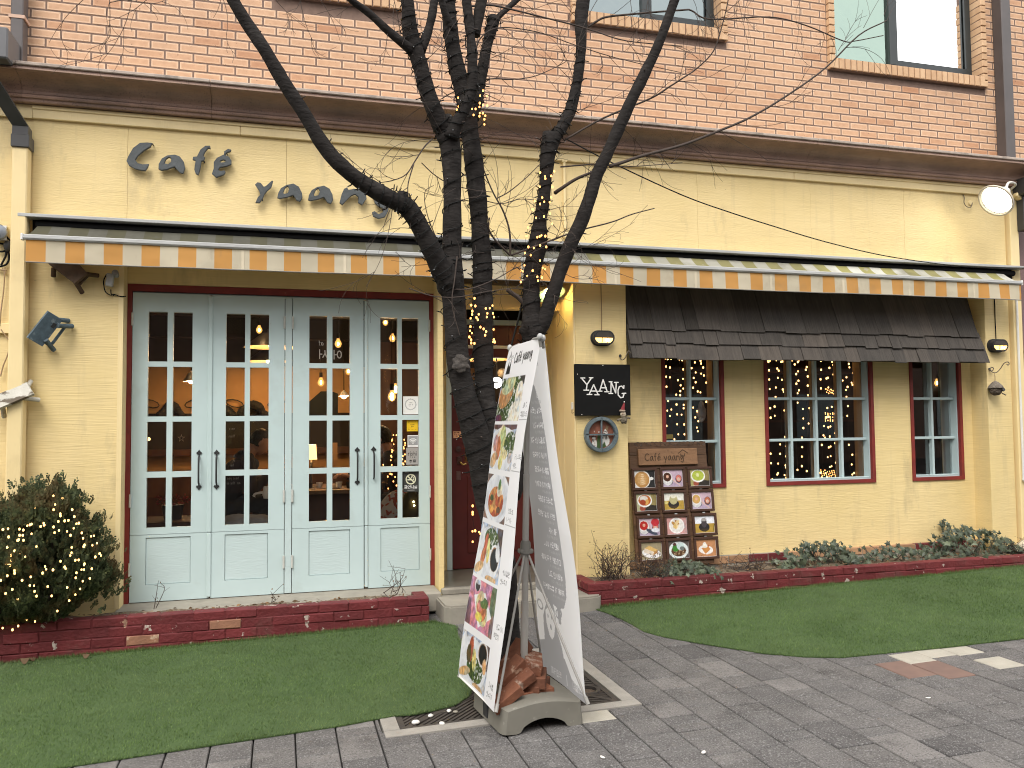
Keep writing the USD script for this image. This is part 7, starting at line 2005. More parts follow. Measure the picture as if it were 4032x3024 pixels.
while len(pts) < NB_:
    p = np.c_[rb2.uniform(x0, x1, 4000), rb2.uniform(z0, z1, 4000)]
    p = p[shapely.contains_xy(bp, p[:, 0], p[:, 1])]
    dist = shapely.distance(shapely.boundary(bp), shapely.points(p))
    half = np.minimum(.05 + np.sqrt(np.maximum(dist, 0)) * .52, .36)
    shell = np.sign(rb2.uniform(-1, .9, len(p))) * half * (1 - rb2.uniform(0, 1, len(p)) ** 2 * .7)
    lump = meshkit.noise(np.c_[p[:, 0] * 7, p[:, 1] * 7, p[:, 0] * 0], 6)
    ok = rb2.uniform(0, 1, len(p)) < .10 + 1.15 * lump ** 1.2
    y = -.30 + shell * (.65 + .6 * lump)
    pts += [(*a, b, l) for a, b, l in zip(p[ok], np.minimum(y[ok], -.02), lump[ok])]
pts = pts[:NB_]
for (sx, sy, n_, rr_) in ((590, 120, 45, .035), (310, 165, 40, .035), (400, 220, 20, .03), (760, 235, 30, .035), (960, 480, 34, .035), (1075, 720, 24, .03), (1140, 970, 40, .045), (1040, 1130, 30, .05), (230, 215, 24, .04), (20, 330, 40, .05), (-200, 420, 40, .06), (700, 200, 18, .03), (900, 1230, 22, .05), (840, 440, 20, .03)):
    q = z5(sx, sy, -.27)
    for _ in range(n_):
        pts.append((q[0] + rb2.normal(0, rr_), q[2] + rb2.normal(0, rr_ * 1.2) - .02, -.27 + rb2.normal(0, .07), rb2.uniform(.4, .9)))
pts = np.array(pts)
LV, LT_, o = [], [], 0
for (x, z, y, lump) in pts:
    c = np.array([x, y, z])
    out = np.array([x - bxc, (y + .28) * 1.3, (z - bzc) * .7 + .28]); out /= np.linalg.norm(out)
    up = out * .75 + np.array([rb2.normal(0, .25), rb2.normal(0, .25), .95]); up /= np.linalg.norm(up)
    side = np.cross(up, rb2.normal(size=3)); side /= np.linalg.norm(side)
    L = rb2.uniform(.045, .105)
    for k in range(5):
        f = (k + .6) / 5
        for sg_ in (-1, 1) if k < 4 else (0,):
            b0 = c + up * L * f * .75
            d = up * .75 + side * sg_ * .75 + rb2.normal(0, .15, 3)
            d /= np.linalg.norm(d)
            l = L * (.42 - .25 * f) * rb2.uniform(.7, 1.2)
            w = np.cross(d, np.cross(up, side)) * .0056
            LV.append(np.array([b0 - w, b0 + d * l * .5 - w * 1.5, b0 + d * l, b0 + d * l * .5 + w * 1.5]))
            t = np.clip(.35 + .5 * (lump - .5) + .28 * rb2.normal(), 0, 1)
            LT_.append(np.full(4, t))
V = np.vstack(LV); Q = np.arange(len(V)).reshape(-1, 4)
obj('foliage', (V, Q), m_thuja, bush, kind='stuff', pv={'tone': np.concatenate(LT_)})
for k in range(7):
    a = np.array([-1.72 + .05 * k - .15, -.25 + rb2.normal(0, .03), .27])
    obj('stem', tube(spline([a, a + np.array([.04 * (k - 3), 0, .25]), a + np.array([.10 * (k - 3), rb2.normal(0, .05), .65])], 5), [.012] * 10 + [.005], 6), m_twig, bush)
BL = [(545, 187), (638, 212), (563, 276), (547, 329), (736, 329), (615, 371), (617, 392), (758, 400), (660, 443), (698, 438), (595, 449), (445, 465), (780, 473), (805, 466), (547, 505), (752, 518), (602, 540), (685, 550), (557, 563), (218, 300), (362, 318), (113, 396), (141, 425), (277, 373), (278, 493), (305, 484), (322, 476), (82, 524), (30, 531), (198, 527), (238, 537), (322, 575), (233, 590), (88, 607), (190, 636), (240, 641), (180, 643), (835, 566), (958, 596), (990, 670), (862, 690), (855, 705), (943, 692), (848, 620), (372, 705), (74, 713), (148, 749), (732, 714), (730, 768), (717, 796), (114, 795), (257, 808), (115, 848), (63, 882), (88, 885), (102, 899), (618, 855), (768, 845), (803, 842), (862, 882), (858, 892), (1017, 777), (1030, 797), (972, 811), (937, 932), (832, 941), (857, 941), (460, 908), (471, 936), (541, 943), (660, 914), (670, 930), (435, 976), (147, 950), (150, 977), (74, 1003), (780, 973), (773, 1024), (917, 1030), (845, 1058), (314, 1015), (8, 1050), (225, 1050), (305, 1102), (347, 1105), (487, 1113), (685, 1123), (818, 1138), (125, 1143), (353, 1162), (57, 1184), (769, 1196), (527, 1209), (373, 1211), (205, 1220), (181, 1243), (706, 1257), (585, 1363), (273, 1450), (357, 1470), (185, 1516), (27, 1537), (127, 1555), (450, 485), (415, 500), (720, 590), (205, 770), (200, 590), (930, 600)]
bpts = []
for x, y in BL:
    q = z5(x, y, -.25)
    dd = shapely.distance(shapely.boundary(bp), Point(q[0], q[2])) if bp.contains(Point(q[0], q[2])) else 0
    yy = -.30 - min(.05 + math.sqrt(dd) * .52, .36) * 1.10 - .02
    if y > 1440:
        yy = -.42
    bpts.append(z5(x, y, yy))
lights('warm white fairy lights in the rounded conifer bush', bpts, r=.0062, mat=m_warm, wmat=m_wire)

# ================================================================== plants in the planters
def leafquad(c, n, up, s, lob=True):
    n = n / np.linalg.norm(n); up = up - n * (up @ n); up /= np.linalg.norm(up); sd = np.cross(up, n)
    O = [(0, -.1), (.55, -.35), (.42, .12), (.95, .30), (.42, .48), (0, 1.05), (-.42, .48), (-.95, .30), (-.42, .12), (-.55, -.35)] if lob else [(0, 0), (.3, .35), (.26, .75), (0, 1), (-.26, .75), (-.3, .35)]
    V = [c + sd * a * s + up * b * s + n * (-.22 * abs(a) * s) for a, b in O] + [c + up * .35 * s + n * .04 * s]
    k = len(O)
    return np.array(V), np.array([(i, (i + 1) % k, k) for i in range(k)])


ri = np.random.default_rng(23)


def ivy(label, px0, px1, ytop, ybot, n, s=.030, trail=(), yd=-.10, spread=.12):
    """a mound of ivy between two points of the photograph's planter"""
    c = PY((px0 + px1) / 2, ybot, yd)
    t = thing('ivy_plant', label, 'plant', 'ivy in the right planter', loc=c)
    a, b = PY(px0, ybot, yd)[0], PY(px1, ybot, yd)[0]
    h = PY(px0, ytop, yd)[2] - PY(px0, ybot, yd)[2]
    S = []
    for k in range(n):
        f = ri.uniform(0, 1)
        x = a + (b - a) * f
        env = max(.12, math.sin(math.pi * min(max(f, .04), .96)) ** .6)
        q = ri.uniform() ** .7
        z = c[2] + h * env * q
        y = yd + ri.normal(0, spread) * (1 - .4 * q) - .04 * (1 - q)
        y = min(y, WY - .03 if a > PLR else -.02)
        n_ = np.array([ri.normal(0, .45), -1 + .4 * ri.normal(), .7 + .4 * ri.normal()])
        v, fc_ = leafquad(np.array([x, y, z]), n_, np.array([ri.normal(0, .6), -.3, -.5 + ri.normal(0, .5)]), s * ri.uniform(.6, 1.15))
        obj('leaf', (v, fc_), m_ivy, t, pv={'tone': float(np.clip(ri.beta(1.3, 1.8), 0, 1))})
        if k % 5 == 0:
            S.append(tube(spline([(x + ri.normal(0, .05), yd, c[2] - .02), (x, (y + yd) / 2, c[2] + .5 * (z - c[2])), (x, y + .01, z)], 4), .0026, 4))
    for pts, cnt in trail:
        P = spline([PY(*p) for p in pts], 6)
        S.append(tube(P, .003, 5))
        for k in range(cnt):
            q = P[ri.integers(0, len(P))] + ri.normal(0, .022, 3) * np.array([1, .5, 1])
            v, fc_ = leafquad(q, np.array([ri.normal(0, .5), -1, .4]), np.array([ri.normal(0, .6), 0, -.6]), s * ri.uniform(.5, .95))
            obj('leaf', (v, fc_), m_ivy, t, pv={'tone': float(np.clip(ri.beta(1.2, 2.6), 0, 1))})
    obj('stem', join(S), m_twig, t)


ivy('ivy clump with grey green leaves at the foot of the menu board', 2570, 2815, 2206, 2262, 230, .032, yd=-.16)
ivy('small ivy clump in the middle of the right planter', 3062, 3375, 2126, 2232, 230, .042, trail=[([(3160, 2225, -.1), (3172, 2180, -.1), (3174, 2145, -.1)], 14), ([(3270, 2220, -.1), (3290, 2160, -.1), (3310, 2130, -.1)], 18)], yd=-.12)
ivy('low sparse ivy left of the tallest clump', 3380, 3640, 2140, 2200, 120, .036, yd=-.14)
ivy('tallest ivy clump climbing the wall at the right end of the planter', 3630, 4000, 2074, 2192, 300, .045, trail=[([(3760, 2180, .12), (3722, 2120, .14), (3712, 2070, .15), (3716, 2045, .16)], 30), ([(3750, 2140, .1), (3752, 2100, .12), (3738, 2068, .14)], 14), ([(3790, 2130, .1), (3790, 2090, .1), (3800, 2078, .1)], 10)], yd=-.10)


def dryplant(label, px0, px1, pyb, pyt, yd, nst, nlf, name='dry_plant'):
    c = PY((px0 + px1) / 2, pyb, yd)
    t = thing(name, label, 'plant', loc=c)
    S, V, T = [], [], []
    h = PY(px0, pyt, yd)[2] - c[2]
    a, b = PY(px0, pyb, yd)[0], PY(px1, pyb, yd)[0]
    for k in range(nst):
        p = np.array([a + (b - a) * (.25 + .5 * ri.uniform()), yd + ri.normal(0, .05), c[2] - .01])
        top = np.array([ri.uniform(a, b), yd + ri.normal(0, .10), c[2] + h * ri.uniform(.4, 1.0)])
        P = spline([p, (p + top) / 2 + ri.normal(0, .03, 3), top], 6)
        S.append(tube(P, np.linspace(.0032, .0014, len(P)), 4))
        for j in range(3):
            q = P[ri.integers(3, len(P))]
            e = q + ri.normal(0, 1, 3) * np.array([.05, .04, .04]) + np.array([0, 0, .03])
            S.append(tube([q, e], [.0016, .001], 4))
            for m in range(max(1, nlf // max(1, nst * 3))):
                v, f = leafquad(q + (e - q) * ri.uniform(.2, 1.1) + ri.normal(0, .008, 3), ri.normal(size=3) + np.array([0, -.6, 0]), ri.normal(size=3), ri.uniform(.008, .020), False)
                V.append((v, f)); T.append(np.full(len(v), ri.uniform()))
    obj('stem', join(S), m_twig, t)
    if V:
        obj('leaves', join(V), m_dry, t, pv={'tone': np.concatenate(T)}, kind='stuff')


dryplant('dry brown shrub with withered leaves at the left end of the right planter', 2330, 2500, 2278, 2145, -.22, 46, 460)
dryplant('withered brown creeper between the dry shrub and the menu board', 2480, 2660, 2266, 2205, -.24, 40, 420)
dryplant('brown dead ivy remains left of the small ivy clump', 2800, 3060, 2238, 2218, -.14, 26, 160)
dryplant('dead stems at the far right end of the right planter', 3960, 4032, 2185, 2130, -.2, 16, 120)
dryplant('thin forked weed growing before the fourth folding door', 1470, 1625, 2328, 2248, -.24, 7, 12, 'weed')
dryplant('single thin dry stalk standing before the first folding door', 600, 622, 2392, 2270, -.24, 2, 3, 'weed')
dryplant('short thin dry stalk before the second folding door', 1062, 1076, 2372, 2328, -.24, 2, 3, 'weed')

# ================================================================== inside, seen through the panes
IZ = .27
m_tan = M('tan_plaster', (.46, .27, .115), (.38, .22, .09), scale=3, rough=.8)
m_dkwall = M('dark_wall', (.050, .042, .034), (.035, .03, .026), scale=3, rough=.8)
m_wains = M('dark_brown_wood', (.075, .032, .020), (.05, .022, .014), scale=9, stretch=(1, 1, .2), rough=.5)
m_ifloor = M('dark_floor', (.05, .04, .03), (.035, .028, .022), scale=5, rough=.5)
m_black = M('soft_black', (.012, .011, .011), rough=.8)
m_shade = M('black_shade', (.018, .017, .016), rough=.5)
m_shadein = M('shade_inside', (.62, .45, .25), rough=.5)
RX0, RX1, RY0, RY1 = -3.0, 1.22, .26, 5.2
CZ = 2.75
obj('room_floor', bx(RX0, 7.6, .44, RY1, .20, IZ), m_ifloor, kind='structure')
obj('room_ceiling', bx(RX0, 7.6, .30, RY1, CZ, CZ + .08), M('dark_ceiling', (.10, .075, .05), rough=.8), kind='structure')
obj('room_wall', bx(RX0, 3.0, 4.0, 4.1, IZ + .001, CZ - .001), m_tan, kind='structure')
obj('room_wall', bx(RX0 - .1, RX0 - .001, .30, 4.0, IZ, CZ), m_tan, kind='structure')
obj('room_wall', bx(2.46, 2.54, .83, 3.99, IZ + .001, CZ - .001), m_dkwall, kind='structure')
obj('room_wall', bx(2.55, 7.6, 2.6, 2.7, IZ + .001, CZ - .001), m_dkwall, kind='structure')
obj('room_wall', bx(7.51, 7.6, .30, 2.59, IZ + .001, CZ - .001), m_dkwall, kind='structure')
m_teal2 = M('teal_partition', (.045, .115, .105), (.035, .09, .085), scale=5, rough=.6)
obj('room_wall', bx(7.42, 7.5, .62, 1.5, IZ + .002, CZ - .002), m_teal2, kind='structure')
obj('wainscot', bx(RX0, 2.45, 3.93, 3.995, IZ + .002, 1.05), m_wains, kind='structure')
obj('wainscot', bx(RX0, 2.45, 3.96, 3.999, 1.30, 1.72), m_black, kind='structure')
obj('wainscot', bx(RX0, 2.45, 3.90, 3.97, 1.222, 1.30), m_wains, kind='structure')
obj('room_beam', bx(RX0, 2.45, 1.2, 1.4, 2.56, 2.74), m_black, kind='structure')
obj('room_beam', bx(RX0, 2.45, 2.9, 3.1, 2.52, 2.74), m_black, kind='structure')
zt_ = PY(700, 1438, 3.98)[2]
obj('room_wall', bx(RX0, 2.45, 3.955, 3.998, zt_, CZ - .003), m_dkwall, kind='structure')  # dark band added to make the upper far wall darker
obj('dark_curtain', bx(.98, 1.7, 3.2, 3.3, IZ + .003, CZ - .003), m_wains, label='dark reddish brown wooden partition seen through the third folding door', cat='partition')

m_fil = GLOW('filament', (1.0, .62, .28), 120.0)
m_fil2 = GLOW('lamp_filament', (1.0, .62, .28), 85.0)
m_env = GLOWGLASS('amber_bulb_glass', (1.0, .46, .11), .75, .38)


def hung_bulb(label, px, py, y, r=.03, mat=None, cordtop=None, n=0):
    c = PY(px, py, y)
    t = thing('hanging_bulb', label, 'light bulb', 'filament bulbs inside', loc=c)
    obj('glass', xf(lathe([(.001, -r * 1.15), (r * .6, -r * .95), (r, -r * .1), (r * .8, r * .6), (r * .42, r * 1.2), (r * .4, r * 1.5), (.001, r * 1.5)], 12), None, c), m_env, t, smooth=60)
    obj('filament', ball(c, r * (.34 if mat is None else .6), 1, (.8, .8, 1.5)), m_fil, t)
    obj('socket', tube([c + np.array([0, 0, r * 1.5]), c + np.array([0, 0, r * 3.0])], r * .5, 8), m_black, t)
    obj('cord', tube([c + np.array([0, 0, r * 3.0]), np.array([c[0], c[1], CZ])], .004, 5), m_black, t)


zd = lambda x, y: (560 + x / 3.318, 1200 + y / 3.318)
ze2 = lambda x, y: (1180 + x / 3.318, 1200 + y / 3.318)
hung_bulb('small filament bulb in the top right pane of the second folding door', *zd(1528, 330), 2.4, .032)
hung_bulb('filament bulb in the top right pane of the third folding door', *ze2(503, 510), 2.2, .036)
hung_bulb('filament bulb in the second row, left pane of the third folding door', *ze2(278, 1015), 3.2, .038)
hung_bulb('filament bulb at the very top of the fourth folding door, left', *ze2(1120, 230), 2.2, .030)
hung_bulb('filament bulb in the middle of the top left pane of the fourth folding door', *ze2(1212, 440), 2.2, .034)
hung_bulb('bright low filament bulb in the second row of the fourth folding door', *ze2(1205, 1200), 1.8, .042, m_fil2)
hung_bulb('bright filament bulb half behind the bar of the fourth folding door', *ze2(1255, 1105), 1.9, .040, m_fil2)
hung_bulb('dim filament bulb at the corner of the third folding door, second row', *ze2(638, 870), 3.0, .034)
hung_bulb('yellow bulb glowing in the right small window', 3690, 1508, 1.6, .034)


def pendant(label, px, py, y, R, h, mat=m_shade, glow=True):
    c = PY(px, py, y)
    t = thing('pendant_lamp', label, 'lamp', loc=c)
    obj('shade', xf(lathe([(R, 0), (R * .97, .006), (R * .35, h), (R * .18, h * 1.05), (R * .16, h * 1.3), (.001, h * 1.3)], 24), None, c), mat, t, smooth=40)
    obj('shade_lining', xf(lathe([(.001, h * .9), (R * .33, h * .92), (R * .95, .002)], 24), None, c), m_shadein, t, smooth=40)
    obj('cord', tube([c + np.array([0, 0, h * 1.3]), np.array([c[0], c[1], CZ])], .006, 6), m_black, t)
    if glow:
        obj('bulb', ball(c + np.array([0, 0, h * .12]), .036, 2), m_fil2, t)


pendant('black cone pendant lamp lit inside, in the second folding door', *zd(1700, 560), 2.6, .30, .15)
pendant('second black cone pendant lamp further back, in the second folding door', *zd(1660, 745), 3.3, .26, .13)
pendant('small white pendant lamp in the second row of the first folding door', *zd(640, 1000), 3.2, .085, .09, m_white)
pendant('tiny pendant lamp on the dark partition in the third folding door', *ze2(577, 1192), 3.0, .06, .05, m_white)
# pendant glimpsed in the entrance door
pendant('flat copper toned pendant lamp behind the entrance door glass', 1650 + 730 / 2.766, 1100 + 878 / 2.766, 1.6, .25, .07, m_shade)
# white lamp in the entrance door
wl = thing('wall_globe', 'glaring white globe lamp behind the entrance door glass', 'lamp', loc=PY(1956, 1506, 1.4))
obj('globe', ball(PY(1650 + 846 / 2.766, 1100 + 1125 / 2.766, 1.4), .055, 2), GLOW('white_globe', (1.0, .95, .85), 2.2), wl)
obj('globe', ball(PY(1650 + 905 / 2.766, 1100 + 1020 / 2.766, 2.0), .05, 2), M('unlit_globe', (.4, .38, .34), rough=.4), wl)
obj('rod', tube([PY(1650 + 846 / 2.766, 1100 + 1125 / 2.766, 1.42), np.array([PY(1956, 1506, 1.42)[0], 1.42, CZ])], .006, 6), m_black, wl)

# the table lamp and counter behind the third door
zb = lambda x, y: (1180 + x / 3.318, 1650 + y / 3.318)
tlc = PY(*zb(150, 430), 1.5)
tl_ = thing('table_lamp', 'glaring table lamp in the third row of the third folding door', 'lamp', loc=(tlc[0], 1.5, .9))
obj('shade', xf(lathe([(.055, -.07), (.045, .07)], 16), None, tlc), usdkit.material(stage, '/World/Looks/lamp_shade_lit', {'p': ('principled_bsdf', {'base_color': (.8, .6, .35), 'emission_color': (1.0, .55, .2), 'emission_strength': 0.8})}, [], surface='p.BSDF'), tl_, smooth=60)
obj('bulb', ball(tlc, .042, 2), GLOW('table_bulb', (1.0, .70, .36), 42.0), tl_)
obj('foot', tube([tlc + np.array([0, 0, -.07]), (tlc[0], 1.5, 1.0)], .010, 8), m_dkmetal, tl_)
obj('plate', lathe([(.001, .02), (.06, .015), (.065, 0)], 16, (tlc[0], 1.5, .975)), m_dkmetal, tl_)
ct_ = thing('counter', 'wooden serving counter with cups behind the third folding door', 'counter', loc=(.45, 1.55, IZ))
c0, c1 = PY(*zb(60, 985), 1.3), PY(*zb(600, 985), 1.3)
obj('top', bx(c0[0] - .2, c1[0] + .1, 1.2, 1.75, .94, .975, .004), M('counter_wood', (.20, .11, .05), (.14, .08, .035), scale=8, stretch=(.2, 1, 1), rough=.4), ct_)
obj('front', bx(c0[0] - .18, c1[0] + .08, 1.28, 1.72, IZ, .939), m_wains, ct_)
for k in range(5):
    obj('cup', lathe([(.001, 0), (.022, 0), (.03, .055), (.027, .055), (.02, .006)], 12, (c0[0] + .05 + .09 * k, 1.42 + .03 * (k % 2), .976)), m_white if k % 2 else m_shade, ct_, smooth=50)
pn = thing('picture', 'pale framed notice on the far wall in the third folding door', 'picture', loc=PY(*zb(460, 420), 3.15))
a, b = PY(*zb(430, 310), 3.15), PY(*zb(492, 540), 3.15)
obj('panel', bx(a[0], b[0], 3.14, 3.16, b[2], a[2]), m_tan, pn)
fsh = thing('counter_screen', 'dark green slanting board below the bulb in the third folding door', 'board', loc=PY(*ze2(240, 1300), 3.0))
obj('board', hull([PY(*ze2(*p), y) for p in ((60, 1320), (278, 1130), (420, 1130), (500, 1160), (500, 1460), (60, 1460)) for y in (2.95, 3.0)]), M('dark_green', (.012, .02, .016), rough=.7), fsh)

# garlands on the far wall: loops of black pompoms with leaf outlines
for k, (pts, lab) in enumerate([([(1100, 1370), (1150, 1430), (1190, 1440)], 'black pompom garland end low in the left pane of the second folding door'), ([(1300, 1430), (1330, 1380), (1420, 1300), (1480, 1320), (1540, 1350), (1570, 1400), (1620, 1440)], 'arched black pompom garland in the right pane of the second folding door'),
                                 ([(240, 1450), (290, 1380), (350, 1320), (420, 1340), (470, 1390), (510, 1440)], 'arched black pompom garland in the second row of the first folding door')]):
    t = thing('garland', lab, 'garland', loc=PY(*zd(*pts[0]), 3.9))
    P = spline([PY(*zd(*p), 3.93) for p in pts], 4)
    for q in P[::2]:
        obj('pompom', ball(q, .052 + .012 * math.sin(q[0] * 40), 1), m_black, t)
    c = P[len(P) // 2]
    for s in (-1, 1):
        lf = [c + np.array([s * (.22 + .10 * math.cos(a) + .02), 0.03, .03 + .045 * math.sin(a) + .02 * math.cos(a)]) for a in np.linspace(0, 2 * math.pi, 11)]
        obj('leaf_outline', tube(np.array(lf), .007, 5), m_shade, t)
st = thing('star', 'faint pale star ornament in the third row of the first folding door', 'ornament', loc=PY(*zd(512, 1700), 1.0))
zc = lambda x, y: (560 + x / 3.318, 1650 + y / 3.318)
sc_ = PY(*zc(512, 250), .5)
pp_ = Polygon([(sc_[0] + (.030 if i % 2 == 0 else .012) * math.sin(i * math.pi / 5), sc_[2] + (.034 if i % 2 == 0 else .013) * math.cos(i * math.pi / 5)) for i in range(10)])
obj('outline', upright(pp_.difference(pp_.buffer(-.004)), .003, .5), M('star_pale', (.30, .24, .17), rough=.7), st)
sd = thing('string_bulb', 'single bright bulb at the left edge of the first folding door', 'light bulb', loc=PY(*zc(82, 262), 1.2))
obj('bulb', ball(PY(*zc(82, 262), 1.2), .016, 2), m_warm, sd)

# ---- people inside
m_hair = M('black_hair', (.016, .014, .013), (.035, .033, .033), scale=50, rough=.55, bump=.8, bscale=120)
m_skin = M('skin', (.40, .215, .145), (.36, .19, .125), scale=8, rough=.5)
m_jacket = M('dark_jacket', (.016, .017, .021), (.026, .028, .034), scale=9, rough=.85, bump=.5, bscale=16)
m_collar2 = M('slate_collar', (.050, .062, .078), (.04, .05, .064), scale=9, rough=.85)


def figure(bones, edge=.012, it=8):
    """one continuous skin over bones ((point, radius), (point, radius))"""
    M_ = None
    for (a, ra), (b, rb_) in bones:
        A = m3.Manifold.sphere(ra, 20).translate([float(x) for x in a]); Bm = m3.Manifold.sphere(rb_, 20).translate([float(x) for x in b])
        h = m3.Manifold.batch_hull([A, Bm])
        M_ = h if M_ is None else M_ + h
    mm = M_.refine_to_length(edge).to_mesh()
    t = trimesh.Trimesh(np.asarray(mm.vert_properties[:, :3]), np.asarray(mm.tri_verts), process=True)
    trimesh.smoothing.filter_taubin(t, iterations=it)
    return np.asarray(t.vertices), np.asarray(t.faces)


def person(label, head, face, lean, seat_z, hand=None, shoulder_dir=None, coat=m_jacket, s=1.0):
    """a seated person; head: centre of the head, face: where it looks (unit), lean: from hips to neck"""
    head = np.asarray(head, float); face = np.asarray(face, float); face /= np.linalg.norm(face)
    up = np.array([0, 0, 1.0]); up = up - face * (up @ face) * .9; up /= np.linalg.norm(up)
    sdv = np.cross(face, up); sdv /= np.linalg.norm(sdv)
    t = thing('person', label, 'person', loc=(head[0], head[1], IZ))
    neck = head - up * .135 * s - face * .035
    ln = np.asarray(lean, float); ln /= np.linalg.norm(ln)
    chest = neck - ln * .20 * s; hip = neck - ln * .56 * s
    hip[2] = max(hip[2], seat_z + .10)
    sh = np.cross(ln, [-face[1], face[0], 0]); fh = np.array([face[0], face[1], 0]); fh /= np.linalg.norm(fh)
    lat = np.array([-fh[1], fh[0], 0])
    shl = [neck - ln * .10 + lat * k * .185 * s for k in (-1, 1)]
    bones = [((neck - ln * .06, .065 * s), (chest, .125 * s)), ((chest + lat * .07, .115 * s), (hip + lat * .06, .125 * s)), ((chest - lat * .07, .115 * s), (hip - lat * .06, .125 * s)), ((shl[0], .062 * s), (neck - ln * .04, .062 * s)), ((shl[1], .062 * s), (neck - ln * .04, .062 * s))]
    hands = []
    for k, q in enumerate(shl):
        el = q - ln * .22 + fh * .14 + lat * (.06 if k else -.06) - np.array([0, 0, .06])
        wr = (hand[k] if hand else el + fh * .22 + np.array([0, 0, .02]))
        bones += [((q, .062 * s), (el, .050 * s)), ((el, .050 * s), (np.asarray(wr), .034 * s))]
        hands.append((np.asarray(wr), np.asarray(wr) - el))
    knee = [hip + fh * .42 + lat * k * .13 + np.array([0, 0, .03]) for k in (-1, 1)]
    for k, kn in zip((-1, 1), knee):
        bones += [((hip + lat * k * .09, .10 * s), (kn, .068 * s)), ((kn, .066 * s), (kn * np.array([1, 1, 0]) + np.array([0, 0, IZ + .09]), .045 * s))]
    obj('body', figure(bones, .018), coat, t, smooth=True)
    # head
    B_ = np.c_[sdv, face, up]
    v, f = ball((0, 0, 0), 1.0, 4)
    x, y, z = v.T
    r = np.ones(len(v))
    hx, hy, hz = .074 * s * (1 - .22 * np.clip(-z, 0, 1) * (y > 0)), .096 * s, .118 * s
    V = np.c_[x * hx, y * hy, z * hz]
    front = np.clip(y, 0, 1)
    V[:, 1] += .022 * np.exp(-((x / .16) ** 2 + ((z + .12) / .17) ** 2)) * front            # nose
    V[:, 1] -= .010 * np.exp(-(((np.abs(x) - .36) / .16) ** 2 + ((z - .06) / .12) ** 2)) * front   # eye sockets
    V[:, 1] += .006 * np.exp(-((x / .25) ** 2 + ((z + .42) / .10) ** 2)) * front            # lips
    V[:, 1] += .010 * np.exp(-((x / .25) ** 2 + ((z + .78) / .15) ** 2)) * front            # chin
    hd = obj('head', (head + V @ B_.T, f), m_skin, t, smooth=True)
    obj('neck', tube([neck - ln * .05, neck + up * .03, head - up * .05 - face * .02], [.058 * s, .054 * s, .052 * s], 14), m_skin, t, smooth=60)
    hv = V.copy()
    sel = (z > .28 + .38 * np.clip(y, -1, 1)) | ((y < -.02) & (z > -.45))
    hv = hv * 1.075 + (meshkit.noise(v * 9, 3) - .5)[:, None] * .010 * v
    fs = f[sel[f].all(1)]
    obj('hair', (head + hv @ B_.T, fs), m_hair, hd, smooth=True)
    for k in (-1, 1):
        e, ef = ball((0, 0, 0), .030 * s, 2, (.32, .62, 1.0))
        obj('ear', (head + (e + np.array([k * .074 * s, -.004, -.010])) @ B_.T, ef), m_skin, hd, smooth=True)
        ev2, ef2 = ball((0, 0, 0), .0105 * s, 2)
        obj('eye', (head + (ev2 + np.array([k * .029 * s, .082 * s, .006])) @ B_.T, ef2), m_black, hd, smooth=True)
    obj('mouth', tube([head + np.array([a * .022, .0935 * s - abs(a) * .006, -.052 * s]) @ B_.T for a in (-1, -.5, 0, .5, 1)], .0028, 5), M('lips', (.25, .09, .075), rough=.5) if not _names.get(('/World/Looks', 'lips')) else '/World/Looks/lips', hd)
    _names[('/World/Looks', 'lips')] = 1
    # hands with five fingers
    for k, (w, d) in enumerate(hands):
        d = d / np.linalg.norm(d)
        sd_ = np.cross(d, [0, 0, 1.0]); sd_ /= np.linalg.norm(sd_)
        nn = np.cross(sd_, d)
        bn = [((w, .024), (w + d * .055, .027)), ((w + sd_ * .018, .018), (w + d * .075 + sd_ * .026, .014)), ((w - sd_ * .018, .018), (w + d * .075 - sd_ * .026, .014))]
        for j in range(4):
            o = (j - 1.5) * .019
            p0 = w + d * .08 + sd_ * o
            L = (.030, .036, .033, .026)[j]
            p1 = p0 + d * L - nn * .008; p2 = p1 + d * L * .7 - nn * .020; p3 = p2 + d * L * .3 - nn * .018
            bn += [((p0, .0095), (p1, .009)), ((p1, .009), (p2, .0083)), ((p2, .0083), (p3, .0075))]
        th = w + d * .025 + sd_ * .03 * (1 if k else -1)
        bn += [((w + d * .01, .015), (th, .012)), ((th, .012), (th + d * .035 + sd_ * .012 * (1 if k else -1), .0095)), ((th + d * .035 + sd_ * .012 * (1 if k else -1), .0095), (th + d * .055 - nn * .012, .0085))]
        obj('hand', figure(bn, .006, 4), m_skin, t, smooth=True)
    return t, neck, ln


hp1 = PY(*zc(1535, 300), 1.55)
p1, nk, ln1 = person('person in a dark jacket leaning over a table, second folding door', hp1, (.84, .22, -.50), (.52, .05, .85), IZ + .42, hand=[hp1 + np.array([.20, .05, -.20]), hp1 + np.array([.14, -.08, -.30])])
obj('collar', figure([((nk - ln1 * .02 + np.array([-.05, -.03, .0]), .055), (nk - ln1 * .08 + np.array([.07, -.05, -.03]), .06)), ((nk - ln1 * .05 + np.array([-.07, .05, 0]), .05), (nk - ln1 * .08 + np.array([.06, .06, -.03]), .055))], .015), m_collar2, p1, smooth=True)
hp2 = PY(*zb(1075, 255), 1.5)
person('person with dark hair turned away, third row of the fourth folding door', hp2, (-.86, .42, -.25), (-.35, .1, .93), IZ + .44, hand=[hp2 + np.array([-.30, .1, -.36]), hp2 + np.array([-.28, .22, -.36])])
tb = thing('cafe_table', 'dark cafe table before the person in the second folding door', 'table', loc=(hp1[0] + .45, 1.7, IZ))
tx, tz_ = hp1[0] + .40, hp1[2] - .43
obj('tabletop', bx(tx - .30, tx + .32, 1.35, 2.0, tz_ - .03, tz_, .004), m_wains, tb)
